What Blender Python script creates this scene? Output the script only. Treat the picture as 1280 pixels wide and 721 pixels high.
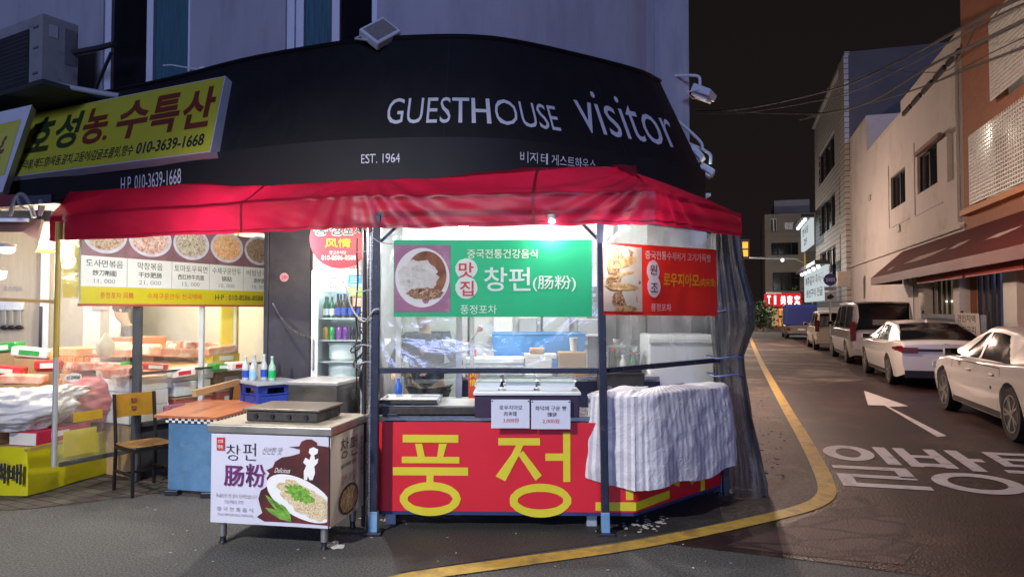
import bpy, bmesh, math, random
from mathutils import Vector, Matrix, noise
from mathutils.bvhtree import BVHTree
from math import sin, cos, pi, radians, atan, tan, sqrt

random.seed(7)
scene = bpy.context.scene
for o in list(bpy.data.objects):
    bpy.data.objects.remove(o)
COL = scene.collection
V = Vector

# ------------------------------------------------------------------ camera, world, light, exposure
F, CX, CY, HCAM = 880.0, 640.0, 360.5, 1.68
PITCH = atan(26.5 / F)
cam = bpy.data.objects.new('camera', bpy.data.cameras.new('camera'))
COL.objects.link(cam)
cam.location = (0, 0, HCAM)
cam.rotation_euler = (pi / 2 + PITCH, 0, 0)
cam.data.sensor_width = 36
cam.data.lens = F / 1280 * 36
cam.data.clip_end = 600
scene.camera = cam

world = bpy.data.worlds.new('World')
scene.world = world
world.use_nodes = True
nt = world.node_tree
bg = nt.nodes['Background']
tc = nt.nodes.new('ShaderNodeTexCoord')
sx = nt.nodes.new('ShaderNodeSeparateXYZ')
rp = nt.nodes.new('ShaderNodeValToRGB')
nt.links.new(tc.outputs['Generated'], sx.inputs[0])
nt.links.new(sx.outputs['Z'], rp.inputs[0])
rp.color_ramp.elements[0].color = (.0125, .0090, .0084, 1)
rp.color_ramp.elements[1].color = (.0060, .0052, .0056, 1)
rp.color_ramp.elements[1].position = .7
nt.links.new(rp.outputs[0], bg.inputs['Color'])
bg.inputs['Strength'].default_value = 1.0

scene.view_settings.view_transform = 'Standard'
scene.view_settings.look = 'None'
scene.view_settings.exposure = 0.0
scene.view_settings.gamma = 1.0

TH = atan(274 / F)                                   # heading of the side street
ST, CT = sin(TH), cos(TH)
def St(u, s, z=0.0):                                 # street frame: u to the right, s along the street
    return V((s * ST + u * CT, s * CT - u * ST, z))

def lamp_light(kind, name, loc, energy, col, size=.1, target=None, spot=None, blend=.5):
    l = bpy.data.lights.new(name, kind)
    l.energy = energy
    l.color = col
    if kind == 'SUN':
        l.angle = size
    elif kind == 'AREA':
        l.shape = 'RECTANGLE'; l.size = size[0]; l.size_y = size[1]
    else:
        l.shadow_soft_size = size
    if spot:
        l.spot_size = spot; l.spot_blend = blend
    o = bpy.data.objects.new(name, l)
    COL.objects.link(o)
    o.location = loc
    if target is not None:
        o.rotation_euler = (V(target) - V(loc)).to_track_quat('-Z', 'Y').to_euler()
    return o
# cool glow of the night street behind the viewer
SUN_DIR = V((.02, .97, -.25))
lamp_light('SUN', 'night_glow', (0, -6, 8), 1.08, (.42, .51, 1.0), radians(18), target=V((0, -6, 8)) + SUN_DIR)

# ------------------------------------------------------------------ unprojection helpers (photo pixel -> place)
SP, CP = sin(PITCH), cos(PITCH)
CAMP = V((0, 0, HCAM))
def ray(px, py):
    x, y = (px - CX) / F, (CY - py) / F
    return V((x, CP - SP * y, SP + CP * y))
def D(px, py, Y):
    r = ray(px, py); return CAMP + r * (Y / r.y)
def G(px, py, z=0.0):
    r = ray(px, py); return CAMP + r * ((z - HCAM) / r.z)

class Panel:                                          # an upright plane: a along ex, b = height, n outward
    def __init__(s, o, ex, z0=0.0):
        s.o = V((o[0], o[1], z0)); s.ex = V((ex[0], ex[1], 0)).normalized()
        s.ez = V((0, 0, 1)); s.n = s.ex.cross(s.ez); s.wave = None
    def at(s, a, b, e=0.0):
        if s.wave: e = e + s.wave(a, b)
        return s.o + s.ex * a + s.ez * b + s.n * e
    def ab(s, px, py):
        r = ray(px, py); t = (s.o - CAMP).dot(s.n) / r.dot(s.n)
        p = CAMP + r * t - s.o
        return p.dot(s.ex), p.z
    def rect(s, x0, y0, x1, y1):                      # photo rectangle (top y0) -> a0,b0,a1,b1
        xm, ym = (x0 + x1) / 2, (y0 + y1) / 2
        return s.ab(x0, ym)[0], s.ab(xm, y1)[1], s.ab(x1, ym)[0], s.ab(xm, y0)[1]

# ------------------------------------------------------------------ materials
def lin(c):
    c = c / 255.0
    return c / 12.92 if c <= .04045 else ((c + .055) / 1.055) ** 2.4
def rgb(r, g, b):
    return (lin(r), lin(g), lin(b))
MATS = {}
def M(name, col, rough=.6, metal=0.0, var=.12, scale=6.0, bump=0.0, bscale=60.0, transl=0.0, alpha=1.0,
      emit=None, est=0.0, coat=0.0, dirt=None, dirt_amt=.0, dirt_scale=2.5, spec=.5, stretch=None):
    if name in MATS: return MATS[name]
    m = bpy.data.materials.new(name); m.use_nodes = True
    t = m.node_tree; N = t.nodes; L = t.links
    b = N['Principled BSDF']; out = N['Material Output']
    co = N.new('ShaderNodeTexCoord')
    src = co.outputs['Object']
    if stretch:
        mp = N.new('ShaderNodeMapping'); mp.inputs['Scale'].default_value = stretch
        L.new(src, mp.inputs[0]); src = mp.outputs[0]
    ns = N.new('ShaderNodeTexNoise'); ns.inputs['Scale'].default_value = scale; ns.inputs['Detail'].default_value = 6
    ns.inputs['Roughness'].default_value = .62
    L.new(src, ns.inputs['Vector'])
    cr = N.new('ShaderNodeValToRGB')
    cr.color_ramp.elements[0].position = .3; cr.color_ramp.elements[1].position = .7
    cr.color_ramp.elements[0].color = tuple(max(0, c * (1 - var)) for c in col) + (1,)
    cr.color_ramp.elements[1].color = tuple(min(1, c * (1 + var)) for c in col) + (1,)
    L.new(ns.outputs['Fac'], cr.inputs[0])
    csrc = cr.outputs[0]
    if dirt:
        n2 = N.new('ShaderNodeTexNoise'); n2.inputs['Scale'].default_value = dirt_scale; n2.inputs['Detail'].default_value = 9
        n2.inputs['Roughness'].default_value = .7
        L.new(src, n2.inputs['Vector'])
        r2 = N.new('ShaderNodeValToRGB')
        r2.color_ramp.elements[0].position = .62 - .35 * dirt_amt; r2.color_ramp.elements[1].position = .78 - .2 * dirt_amt
        L.new(n2.outputs['Fac'], r2.inputs[0])
        mx = N.new('ShaderNodeMix'); mx.data_type = 'RGBA'
        L.new(r2.outputs[0], mx.inputs[0]); L.new(csrc, mx.inputs[6]); mx.inputs[7].default_value = tuple(dirt) + (1,)
        csrc = mx.outputs[2]
    L.new(csrc, b.inputs['Base Color'])
    b.inputs['Metallic'].default_value = metal
    b.inputs['Specular IOR Level'].default_value = spec
    rr = N.new('ShaderNodeMapRange'); rr.inputs[3].default_value = max(0.02, rough - .08); rr.inputs[4].default_value = min(1, rough + .08)
    L.new(ns.outputs['Fac'], rr.inputs[0])
    if coat: b.inputs['Roughness'].default_value = rough
    else: L.new(rr.outputs[0], b.inputs['Roughness'])
    if coat: b.inputs['Coat Weight'].default_value = coat; b.inputs['Coat Roughness'].default_value = .05
    if bump:
        nb = N.new('ShaderNodeTexNoise'); nb.inputs['Scale'].default_value = bscale; nb.inputs['Detail'].default_value = 4
        L.new(src, nb.inputs['Vector'])
        bp = N.new('ShaderNodeBump'); bp.inputs['Strength'].default_value = bump; bp.inputs['Distance'].default_value = .01
        L.new(nb.outputs['Fac'], bp.inputs['Height']); L.new(bp.outputs[0], b.inputs['Normal'])
    if emit:
        b.inputs['Emission Color'].default_value = tuple(emit) + (1,); b.inputs['Emission Strength'].default_value = est
    res = b.outputs[0]
    if transl:
        tr = N.new('ShaderNodeBsdfTranslucent'); L.new(csrc, tr.inputs['Color'])
        mi = N.new('ShaderNodeMixShader'); mi.inputs[0].default_value = transl
        L.new(res, mi.inputs[1]); L.new(tr.outputs[0], mi.inputs[2]); res = mi.outputs[0]
    if alpha < 1:
        tp = N.new('ShaderNodeBsdfTransparent')
        mi = N.new('ShaderNodeMixShader'); mi.inputs[0].default_value = alpha
        L.new(tp.outputs[0], mi.inputs[1]); L.new(res, mi.inputs[2]); res = mi.outputs[0]
    L.new(res, out.inputs['Surface'])
    MATS[name] = m
    return m

def M_glow(name, col, strength):
    if name in MATS: return MATS[name]
    m = bpy.data.materials.new(name); m.use_nodes = True
    t = m.node_tree; t.nodes.remove(t.nodes['Principled BSDF'])
    e = t.nodes.new('ShaderNodeEmission'); e.inputs[0].default_value = tuple(col) + (1,); e.inputs[1].default_value = strength
    t.links.new(e.outputs[0], t.nodes['Material Output'].inputs['Surface'])
    MATS[name] = m
    return m

def M_clear(name, tint=(.9, .95, .93), haze=.1, gloss=.08, rough=.08, hazecol=(.8, .85, .85), wr=0.0, wscale=5.0):
    """clear vinyl / glass: mostly see-through, a little milky, a little shiny"""
    if name in MATS: return MATS[name]
    m = bpy.data.materials.new(name); m.use_nodes = True
    t = m.node_tree; N = t.nodes; L = t.links
    N.remove(N['Principled BSDF'])
    co = N.new('ShaderNodeTexCoord')
    ns = N.new('ShaderNodeTexNoise'); ns.inputs['Scale'].default_value = wscale; ns.inputs['Detail'].default_value = 5
    ns.inputs['Distortion'].default_value = 1.2
    L.new(co.outputs['Object'], ns.inputs['Vector'])
    tp = N.new('ShaderNodeBsdfTransparent'); tp.inputs[0].default_value = tuple(tint) + (1,)
    df = N.new('ShaderNodeBsdfDiffuse'); df.inputs[0].default_value = tuple(hazecol) + (1,)
    tl = N.new('ShaderNodeBsdfTranslucent'); tl.inputs[0].default_value = tuple(hazecol) + (1,)
    ad = N.new('ShaderNodeMixShader'); ad.inputs[0].default_value = .5
    L.new(df.outputs[0], ad.inputs[1]); L.new(tl.outputs[0], ad.inputs[2])
    gl = N.new('ShaderNodeBsdfGlossy'); gl.inputs['Roughness'].default_value = rough
    m1 = N.new('ShaderNodeMixShader'); m2 = N.new('ShaderNodeMixShader')
    mr = N.new('ShaderNodeMapRange'); mr.inputs[1].default_value = .35; mr.inputs[2].default_value = .75
    mr.inputs[3].default_value = haze * .55; mr.inputs[4].default_value = haze * 1.7
    L.new(ns.outputs['Fac'], mr.inputs[0]); L.new(mr.outputs[0], m1.inputs[0])
    L.new(tp.outputs[0], m1.inputs[1]); L.new(ad.outputs[0], m1.inputs[2])
    m2.inputs[0].default_value = gloss
    L.new(m1.outputs[0], m2.inputs[1]); L.new(gl.outputs[0], m2.inputs[2])
    if wr:
        bp = N.new('ShaderNodeBump'); bp.inputs['Strength'].default_value = wr; bp.inputs['Distance'].default_value = .03
        L.new(ns.outputs['Fac'], bp.inputs['Height']); L.new(bp.outputs[0], gl.inputs['Normal'])
    L.new(m2.outputs[0], N['Material Output'].inputs['Surface'])
    MATS[name] = m
    return m

def M_multi(name, stops, scale=20.0, rough=.6, kind='noise', bump=.0, stretch=None, detail=5, distort=0.0, emit=0.0, transl=0.0):
    """printed food, packaging, rubble: several colours through a noise or voronoi"""
    if name in MATS: return MATS[name]
    m = bpy.data.materials.new(name); m.use_nodes = True
    t = m.node_tree; N = t.nodes; L = t.links; b = N['Principled BSDF']
    co = N.new('ShaderNodeTexCoord'); src = co.outputs['Object']
    if stretch:
        mp = N.new('ShaderNodeMapping'); mp.inputs['Scale'].default_value = stretch
        L.new(src, mp.inputs[0]); src = mp.outputs[0]
    if kind == 'noise':
        ns = N.new('ShaderNodeTexNoise'); ns.inputs['Detail'].default_value = detail; ns.inputs['Distortion'].default_value = distort; o = ns.outputs['Fac']
    else:
        ns = N.new('ShaderNodeTexVoronoi'); ns.feature = 'F1' if kind == 'voronoi' else 'DISTANCE_TO_EDGE'; o = ns.outputs['Distance']
    ns.inputs['Scale'].default_value = scale
    L.new(src, ns.inputs['Vector'])
    cr = N.new('ShaderNodeValToRGB'); el = cr.color_ramp.elements
    el[0].position, el[0].color = stops[0][0], tuple(stops[0][1]) + (1,)
    el[1].position, el[1].color = stops[-1][0], tuple(stops[-1][1]) + (1,)
    for p, c in stops[1:-1]:
        e = el.new(p); e.color = tuple(c) + (1,)
    L.new(o, cr.inputs[0]); L.new(cr.outputs[0], b.inputs['Base Color'])
    b.inputs['Roughness'].default_value = rough
    if emit:
        L.new(cr.outputs[0], b.inputs['Emission Color']); b.inputs['Emission Strength'].default_value = emit
    if bump:
        bp = N.new('ShaderNodeBump'); bp.inputs['Strength'].default_value = bump; bp.inputs['Distance'].default_value = .02
        L.new(o, bp.inputs['Height']); L.new(bp.outputs[0], b.inputs['Normal'])
    if transl:
        tr = N.new('ShaderNodeBsdfTranslucent'); L.new(cr.outputs[0], tr.inputs['Color'])
        mi = N.new('ShaderNodeMixShader'); mi.inputs[0].default_value = transl
        L.new(b.outputs[0], mi.inputs[1]); L.new(tr.outputs[0], mi.inputs[2]); L.new(mi.outputs[0], N['Material Output'].inputs['Surface'])
    MATS[name] = m
    return m

# ------------------------------------------------------------------ mesh builder
_tc = {}
def text_geo(body, bold=0.0, space=1.0):
    k = (body, bold, space)
    if k in _tc: return _tc[k]
    cu = bpy.data.curves.new('t', 'FONT'); cu.body = body; cu.size = 1; cu.offset = bold
    cu.resolution_u = 3; cu.fill_mode = 'FRONT'; cu.space_character = space
    o = bpy.data.objects.new('t', cu); COL.objects.link(o)
    dg = bpy.context.evaluated_depsgraph_get()
    me = bpy.data.meshes.new_from_object(o.evaluated_get(dg))
    vs = [v.co.copy() for v in me.vertices]; fs = [tuple(p.vertices) for p in me.polygons]
    bpy.data.objects.remove(o); bpy.data.curves.remove(cu); bpy.data.meshes.remove(me)
    _tc[k] = (vs, fs)
    return _tc[k]

WM = {}
class MB:
    def __init__(s):
        s.bm = bmesh.new(); s.uv = None
    def box(s, c, size, rz=0.0, bev=0.0, m=None, seg=2):
        m = m if m is not None else Matrix.Translation(V(c)) @ Matrix.Rotation(rz, 4, 'Z')
        r = bmesh.ops.create_cube(s.bm, size=1, matrix=m @ Matrix.Diagonal((size[0], size[1], size[2], 1)))
        if bev:
            es = list({e for v in r['verts'] for e in v.link_edges})
            bmesh.ops.bevel(s.bm, geom=es, offset=min(bev, min(size) * .45), segments=seg, affect='EDGES', profile=.5)
        return s
    def bar(s, a, b, w=.04, h=None, bev=0.0, up=(0, 0, 1)):
        a, b = V(a), V(b); d = b - a; L = d.length; d.normalize(); up = V(up)
        if abs(d.dot(up)) > .98: up = V((0, 1, 0))
        x = d.cross(up).normalized(); z = x.cross(d).normalized()
        m = Matrix(((x.x, d.x, z.x, 0), (x.y, d.y, z.y, 0), (x.z, d.z, z.z, 0), (0, 0, 0, 1)))
        m = Matrix.Translation((a + b) / 2) @ m
        return s.box(None, (w, L, h or w), bev=bev, m=m)
    def tube(s, pts, r, n=8, caps=True):
        pts = [V(p) for p in pts]; rings = []; prev = None
        for i, p in enumerate(pts):
            d = (pts[min(i + 1, len(pts) - 1)] - pts[max(i - 1, 0)]).normalized()
            if prev is None:
                up = V((0, 0, 1)) if abs(d.z) < .95 else V((1, 0, 0))
                x = d.cross(up).normalized()
            else:
                x = (prev - d * prev.dot(d)).normalized()
            prev = x; y = d.cross(x)
            rr = r[i] if isinstance(r, (list, tuple)) else r
            rings.append([s.bm.verts.new(p + (x * cos(2 * pi * k / n) + y * sin(2 * pi * k / n)) * rr) for k in range(n)])
        for a, b in zip(rings, rings[1:]):
            for k in range(n):
                s.bm.faces.new((a[k], a[(k + 1) % n], b[(k + 1) % n], b[k]))
        if caps:
            s.bm.faces.new(rings[0][::-1]); s.bm.faces.new(rings[-1])
        return s
    def lathe(s, prof, c=(0, 0, 0), n=16, m=None, caps=True):
        m = m if m is not None else Matrix.Translation(V(c)); rings = []
        for r, z in prof:
            rings.append([s.bm.verts.new(m @ V((r * cos(2 * pi * k / n), r * sin(2 * pi * k / n), z))) for k in range(n)])
        for a, b in zip(rings, rings[1:]):
            for k in range(n):
                s.bm.faces.new((a[k], a[(k + 1) % n], b[(k + 1) % n], b[k]))
        if caps:
            if prof[0][0] > 1e-4: s.bm.faces.new(rings[0][::-1])
            if prof[-1][0] > 1e-4: s.bm.faces.new(rings[-1])
        return s
    def cyl(s, c, r, h, axis='Z', n=16):
        ax = {'Z': V((0, 0, 1)), 'X': V((1, 0, 0)), 'Y': V((0, 1, 0))}[axis] if isinstance(axis, str) else axis
        ax = V(ax).normalized()
        m = Matrix.Translation(V(c)) @ ax.to_track_quat('Z', 'Y').to_matrix().to_4x4()
        return s.lathe([(r, -h / 2), (r, h / 2)], n=n, m=m)
    def poly(s, pts):
        s.bm.faces.new([s.bm.verts.new(V(p)) for p in pts]); return s
    def prism(s, pts, off):                           # face pts extruded by vector off
        off = V(off); a = [s.bm.verts.new(V(p)) for p in pts]; b = [s.bm.verts.new(V(p) + off) for p in pts]
        n = len(a)
        s.bm.faces.new(a[::-1]); s.bm.faces.new(b)
        for k in range(n): s.bm.faces.new((a[k], a[(k + 1) % n], b[(k + 1) % n], b[k]))
        return s
    def grid(s, nu, nv, f, uv=False, closed=False):
        vs = [[s.bm.verts.new(f(i / nu, j / nv)) for j in range(nv + 1)] for i in range(nu + (0 if closed else 1))]
        if uv and s.uv is None: s.uv = s.bm.loops.layers.uv.new('UVMap')
        for i in range(nu):
            i2 = (i + 1) % nu if closed else i + 1
            for j in range(nv):
                fc = s.bm.faces.new((vs[i][j], vs[i2][j], vs[i2][j + 1], vs[i][j + 1]))
                if uv:
                    for lp, (a, b) in zip(fc.loops, ((i, j), (i + 1, j), (i + 1, j + 1), (i, j + 1))):
                        lp[s.uv].uv = (a / nu, b / nv)
        return s
    def sphere(s, c, r, sc=(1, 1, 1), n=12):
        m = Matrix.Translation(V(c)) @ Matrix.Diagonal((sc[0], sc[1], sc[2], 1))
        bmesh.ops.create_uvsphere(s.bm, u_segments=n, v_segments=max(6, n * 2 // 3), radius=r, matrix=m); return s
    def text(s, body, rect, at, bold=0.0, e=.003, shear=0.0, space=1.0):
        """lettering fitted into rect (a0,b0,a1,b1) of a surface at(a,b,e)"""
        vs, fs = text_geo(body, bold, space)
        if not vs: return s
        x0 = min(v.x for v in vs); x1 = max(v.x for v in vs); y0 = min(v.y for v in vs); y1 = max(v.y for v in vs)
        a0, b0, a1, b1 = rect; W = max(x1 - x0, 1e-6); Hh = max(y1 - y0, 1e-6)
        out = []
        for v in vs:
            tx, ty = (v.x - x0) / W, (v.y - y0) / Hh
            out.append(s.bm.verts.new(at(a0 + (a1 - a0) * tx + shear * (b1 - b0) * ty, b0 + (b1 - b0) * ty, e)))
        for f in fs:
            try: s.bm.faces.new([out[i] for i in f])
            except ValueError: pass
        return s
    def ellipse(s, c, ra, rb, at, e=.002, n=40, jag=0.0, seed=0):
        rnd = random.Random(seed)
        return s.poly([at(c[0] + ra * cos(2 * pi * k / n) * (1 + jag * rnd.uniform(-1, 1)), c[1] + rb * sin(2 * pi * k / n) * (1 + jag * rnd.uniform(-1, 1)), e) for k in range(n)])
    def flat(s, pts, at, e=.002):
        return s.poly([at(a, b, e) for a, b in pts])
    def build(s, name, mat, parent=None, smooth=None, local=False, fix=True, tri=False):
        if fix: bmesh.ops.recalc_face_normals(s.bm, faces=s.bm.faces)
        if tri: bmesh.ops.triangulate(s.bm, faces=s.bm.faces)
        me = bpy.data.meshes.new(name); s.bm.to_mesh(me); s.bm.free()
        o = bpy.data.objects.new(name, me); COL.objects.link(o)
        me.materials.append(mat)
        if smooth is not None:
            for p in me.polygons: p.use_smooth = True
            me.set_sharp_from_angle(angle=radians(smooth))
        wm = Matrix.Identity(4)
        if parent is not None:
            o.parent = parent; wm = WM.get(parent, Matrix.Identity(4))
            if not local: me.transform(wm.inverted())
        WM[o] = wm
        return o

def tag(o, label=None, cat=None, group=None, kind=None):
    if label: o['label'] = label
    if cat: o['category'] = cat
    if group: o['group'] = group
    if kind: o['kind'] = kind
    return o
def thing(name, label, cat, loc=(0, 0, 0), rz=0.0, group=None):
    o = bpy.data.objects.new(name, None); COL.objects.link(o)
    o.empty_display_size = .1
    o.location = loc; o.rotation_euler = (0, 0, rz)
    WM[o] = Matrix.Translation(V(loc)) @ Matrix.Rotation(rz, 4, 'Z')
    return tag(o, label, cat, group)
def solo(name, mb, mat, label=None, cat=None, group=None, kind=None, smooth=None, fix=True):
    o = mb.build(name, mat, None, smooth, fix=fix)
    xs = [v.co for v in o.data.vertices]
    c = V(((min(v.x for v in xs) + max(v.x for v in xs)) / 2, (min(v.y for v in xs) + max(v.y for v in xs)) / 2, min(v.z for v in xs)))
    o.data.transform(Matrix.Translation(-c)); o.location = c; WM[o] = Matrix.Translation(c)
    return tag(o, label, cat, group, kind)
def dup(root, loc, rz, label=None, group=None):
    r = root.copy(); COL.objects.link(r); r.location = loc; r.rotation_euler = (0, 0, rz)
    WM[r] = Matrix.Translation(V(loc)) @ Matrix.Rotation(rz, 4, 'Z')
    if label: r['label'] = label
    if group: r['group'] = group
    for ch in list(root.children):
        c = ch.copy(); COL.objects.link(c); c.parent = r; WM[c] = WM[r]
        for g in ch.children:
            d = g.copy(); COL.objects.link(d); d.parent = c; WM[d] = WM[r]
    return r
def catmull(pts, n=12):
    pts = [V(p) for p in pts]; out = []
    P = [pts[0] * 2 - pts[1]] + pts + [pts[-1] * 2 - pts[-2]]
    for i in range(1, len(P) - 2):
        a, b, c, d = P[i - 1:i + 3]
        for k in range(n):
            t = k / n
            out.append(.5 * ((2 * b) + (c - a) * t + (2 * a - 5 * b + 4 * c - d) * t * t + (3 * b - a - 3 * c + d) * t ** 3))
    return out + [pts[-1]]
def skin_body(name, joints, edges, mat, parent, sub=2):
    """one continuous limb-and-trunk surface grown over a skeleton"""
    names = list(joints); me = bpy.data.meshes.new('sk')
    me.from_pydata([V(joints[k][0]) for k in names], [(names.index(a), names.index(b)) for a, b in edges], [])
    o = bpy.data.objects.new('sk', me); COL.objects.link(o)
    md = o.modifiers.new('s', 'SKIN'); md.use_smooth_shade = True
    for i, k in enumerate(names):
        r = joints[k][1]; sv = me.skin_vertices[0].data[i]
        sv.radius = (r, r) if not isinstance(r, tuple) else r
        sv.use_root = (i == 0)
    ms = o.modifiers.new('b', 'SUBSURF'); ms.levels = sub; ms.render_levels = sub
    dg = bpy.context.evaluated_depsgraph_get()
    m2 = bpy.data.meshes.new_from_object(o.evaluated_get(dg)); m2.name = name
    bpy.data.objects.remove(o)
    q = bpy.data.objects.new(name, m2); COL.objects.link(q); m2.materials.clear(); m2.materials.append(mat)
    for p in m2.polygons: p.use_smooth = True
    q.parent = parent; WM[q] = WM[parent]
    return q
# ================================================================== GROUND
asph = M_multi('asphalt', [(.30, (.028, .028, .030)), (.5, (.060, .060, .062)), (.68, (.115, .115, .115))], scale=95, rough=.8, bump=.5, detail=8)
def ground_mat(name, c_dark, c_light, c_patch, pscale, gscale=110, rough=.75, bump=.4, p0=.5, p1=.62, crack=None):
    m = bpy.data.materials.new(name); m.use_nodes = True
    t = m.node_tree; N = t.nodes; L = t.links; b = N['Principled BSDF']
    co = N.new('ShaderNodeTexCoord')
    g = N.new('ShaderNodeTexNoise'); g.inputs['Scale'].default_value = gscale; g.inputs['Detail'].default_value = 5
    p = N.new('ShaderNodeTexNoise'); p.inputs['Scale'].default_value = pscale; p.inputs['Detail'].default_value = 10; p.inputs['Roughness'].default_value = .68
    L.new(co.outputs['Object'], g.inputs['Vector']); L.new(co.outputs['Object'], p.inputs['Vector'])
    r = N.new('ShaderNodeValToRGB'); r.color_ramp.elements[0].position = .33; r.color_ramp.elements[1].position = .68
    r.color_ramp.elements[0].color = c_dark + (1,); r.color_ramp.elements[1].color = c_light + (1,)
    L.new(g.outputs['Fac'], r.inputs[0])
    r2 = N.new('ShaderNodeValToRGB'); r2.color_ramp.elements[0].position = p0; r2.color_ramp.elements[1].position = p1
    L.new(p.outputs['Fac'], r2.inputs[0])
    mx = N.new('ShaderNodeMix'); mx.data_type = 'RGBA'
    L.new(r2.outputs[0], mx.inputs[0]); L.new(r.outputs[0], mx.inputs[6]); mx.inputs[7].default_value = c_patch + (1,)
    src = mx.outputs[2]
    if crack:
        v = N.new('ShaderNodeTexVoronoi'); v.feature = 'DISTANCE_TO_EDGE'; v.inputs['Scale'].default_value = crack
        mpg = N.new('ShaderNodeMapping'); mpg.inputs['Scale'].default_value = (.55, 1, 1)
        w = N.new('ShaderNodeTexNoise'); w.inputs['Scale'].default_value = 3; w.inputs['Detail'].default_value = 6
        ad = N.new('ShaderNodeMix'); ad.data_type = 'RGBA'; ad.inputs[0].default_value = .16
        L.new(co.outputs['Object'], mpg.inputs[0]); L.new(co.outputs['Object'], w.inputs['Vector'])
        L.new(mpg.outputs[0], ad.inputs[6]); L.new(w.outputs['Color'], ad.inputs[7]); L.new(ad.outputs[2], v.inputs['Vector'])
        r3 = N.new('ShaderNodeValToRGB'); r3.color_ramp.elements[0].position = .0; r3.color_ramp.elements[1].position = .13
        r3.color_ramp.elements[0].color = (.22, .16, .16, 1)
        L.new(v.outputs['Distance'], r3.inputs[0])
        mu = N.new('ShaderNodeMix'); mu.data_type = 'RGBA'; mu.blend_type = 'MULTIPLY'
        L.new(r2.outputs[0], mu.inputs[0]); L.new(src, mu.inputs[6]); L.new(r3.outputs[0], mu.inputs[7]); src = mu.outputs[2]
    L.new(src, b.inputs['Base Color']); b.inputs['Roughness'].default_value = rough
    bp = N.new('ShaderNodeBump'); bp.inputs['Strength'].default_value = bump; bp.inputs['Distance'].default_value = .012
    L.new(g.outputs['Fac'], bp.inputs['Height']); L.new(bp.outputs[0], b.inputs['Normal'])
    return m
m_asph = ground_mat('asphalt_front', (.020, .0205, .021), (.135, .136, .134), (.15, .15, .148), 1.3, gscale=70, p0=.58, p1=.85, bump=.9)
m_road = ground_mat('road_red', (.0075, .0022, .0020), (.026, .0085, .0075), (.075, .034, .030), 1.0, gscale=48, p0=.50, p1=.62, crack=2.6, bump=1.0, rough=.5)
m_fardirt = ground_mat('road_far', (.024, .017, .015), (.06, .044, .040), (.20, .165, .15), .6, p0=.48, p1=.62)

solo('ground', MB().poly([(-200, -60, 0), (200, -60, 0), (200, 340, 0), (-200, 340, 0)]), m_asph, kind='structure')
# yellow edge line, its centre read off the photograph and laid on the ground
ylpix = [(440, 745), (510, 723), (640, 704), (780, 684), (880, 665), (970, 645), (1012, 633), (1031, 621), (1033, 606), (1022, 580), (1005, 548), (985, 514), (966, 480), (951, 452), (941, 430), (934, 412)]
yl = catmull([G(*p) for p in ylpix], 6)
def ribbon(pts, w, z):
    mb = MB(); n = len(pts); L_, R_ = [], []
    for i, p in enumerate(pts):
        d = (pts[min(i + 1, n - 1)] - pts[max(i - 1, 0)]); d.z = 0; d.normalize(); q = V((d.y, -d.x, 0))
        L_.append(V((p.x, p.y, z)) + q * w / 2); R_.append(V((p.x, p.y, z)) - q * w / 2)
    for i in range(n - 1): mb.poly([L_[i], L_[i + 1], R_[i + 1], R_[i]])
    return mb
# road surface to the right of the line
edge = [V((p.x, p.y, .004)) for p in yl if p.y > 4.7]
far = [St(-.3, 40, .004), St(-.3, 100, .004), St(6.0, 100, .004), St(6.0, 0, .004)]
front = [G(1420, 752, .004), G(1280, 734, .004), G(1150, 718, .004), G(1020, 701, .004), G(900, 687, .004), G(820, 682, .004)]
roadpoly = [St(6.0, 3.5, .004)] + [V((p.x, p.y, .004)) for p in front[:5]] + [p for p in edge if p.y > 5.0 and p.x > .95] + far[0:3]
mb = MB(); mb.poly(roadpoly)
solo('road', mb, m_road, kind='structure')
solo('yellow_edge_line', ribbon(yl, .16, .0085), M('yellow_paint', (.46, .30, .055), .6, var=.22, scale=14, dirt=(.12, .09, .05), dirt_amt=.35, dirt_scale=5), kind='structure')
solo('far_road_patch', MB().poly([St(.3, 16, .0075), St(3.0, 18.5, .0075), St(3.3, 26, .0075), St(3.4, 90, .0075), St(-.2, 90, .0075), St(-.2, 17, .0075)]), m_fardirt, kind='structure')
wp = [G(905, 683, 0), G(985, 655), G(1045, 632), G(1060, 612), G(1085, 625), G(1130, 650), G(1150, 680), G(1130, 706), G(1020, 697)]
solo('worn_road_patch', MB().poly([V((p.x, p.y, .0058)) for p in wp]), ground_mat('road_worn', (.020, .010, .0095), (.070, .040, .037), (.088, .052, .049), 2.5, gscale=55, p0=.30, p1=.50, crack=4.2, bump=1.0, rough=.65), kind='structure')
# pavement along the far side of the street
solo('pavement', MB().prism([St(5.75, 5), St(5.75, 62), St(6.62, 62), St(6.62, 5)], (0, 0, .13)), M('pavement_stone', (.20, .18, .16), .8, var=.2, scale=30, bump=.3), kind='structure')
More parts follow.
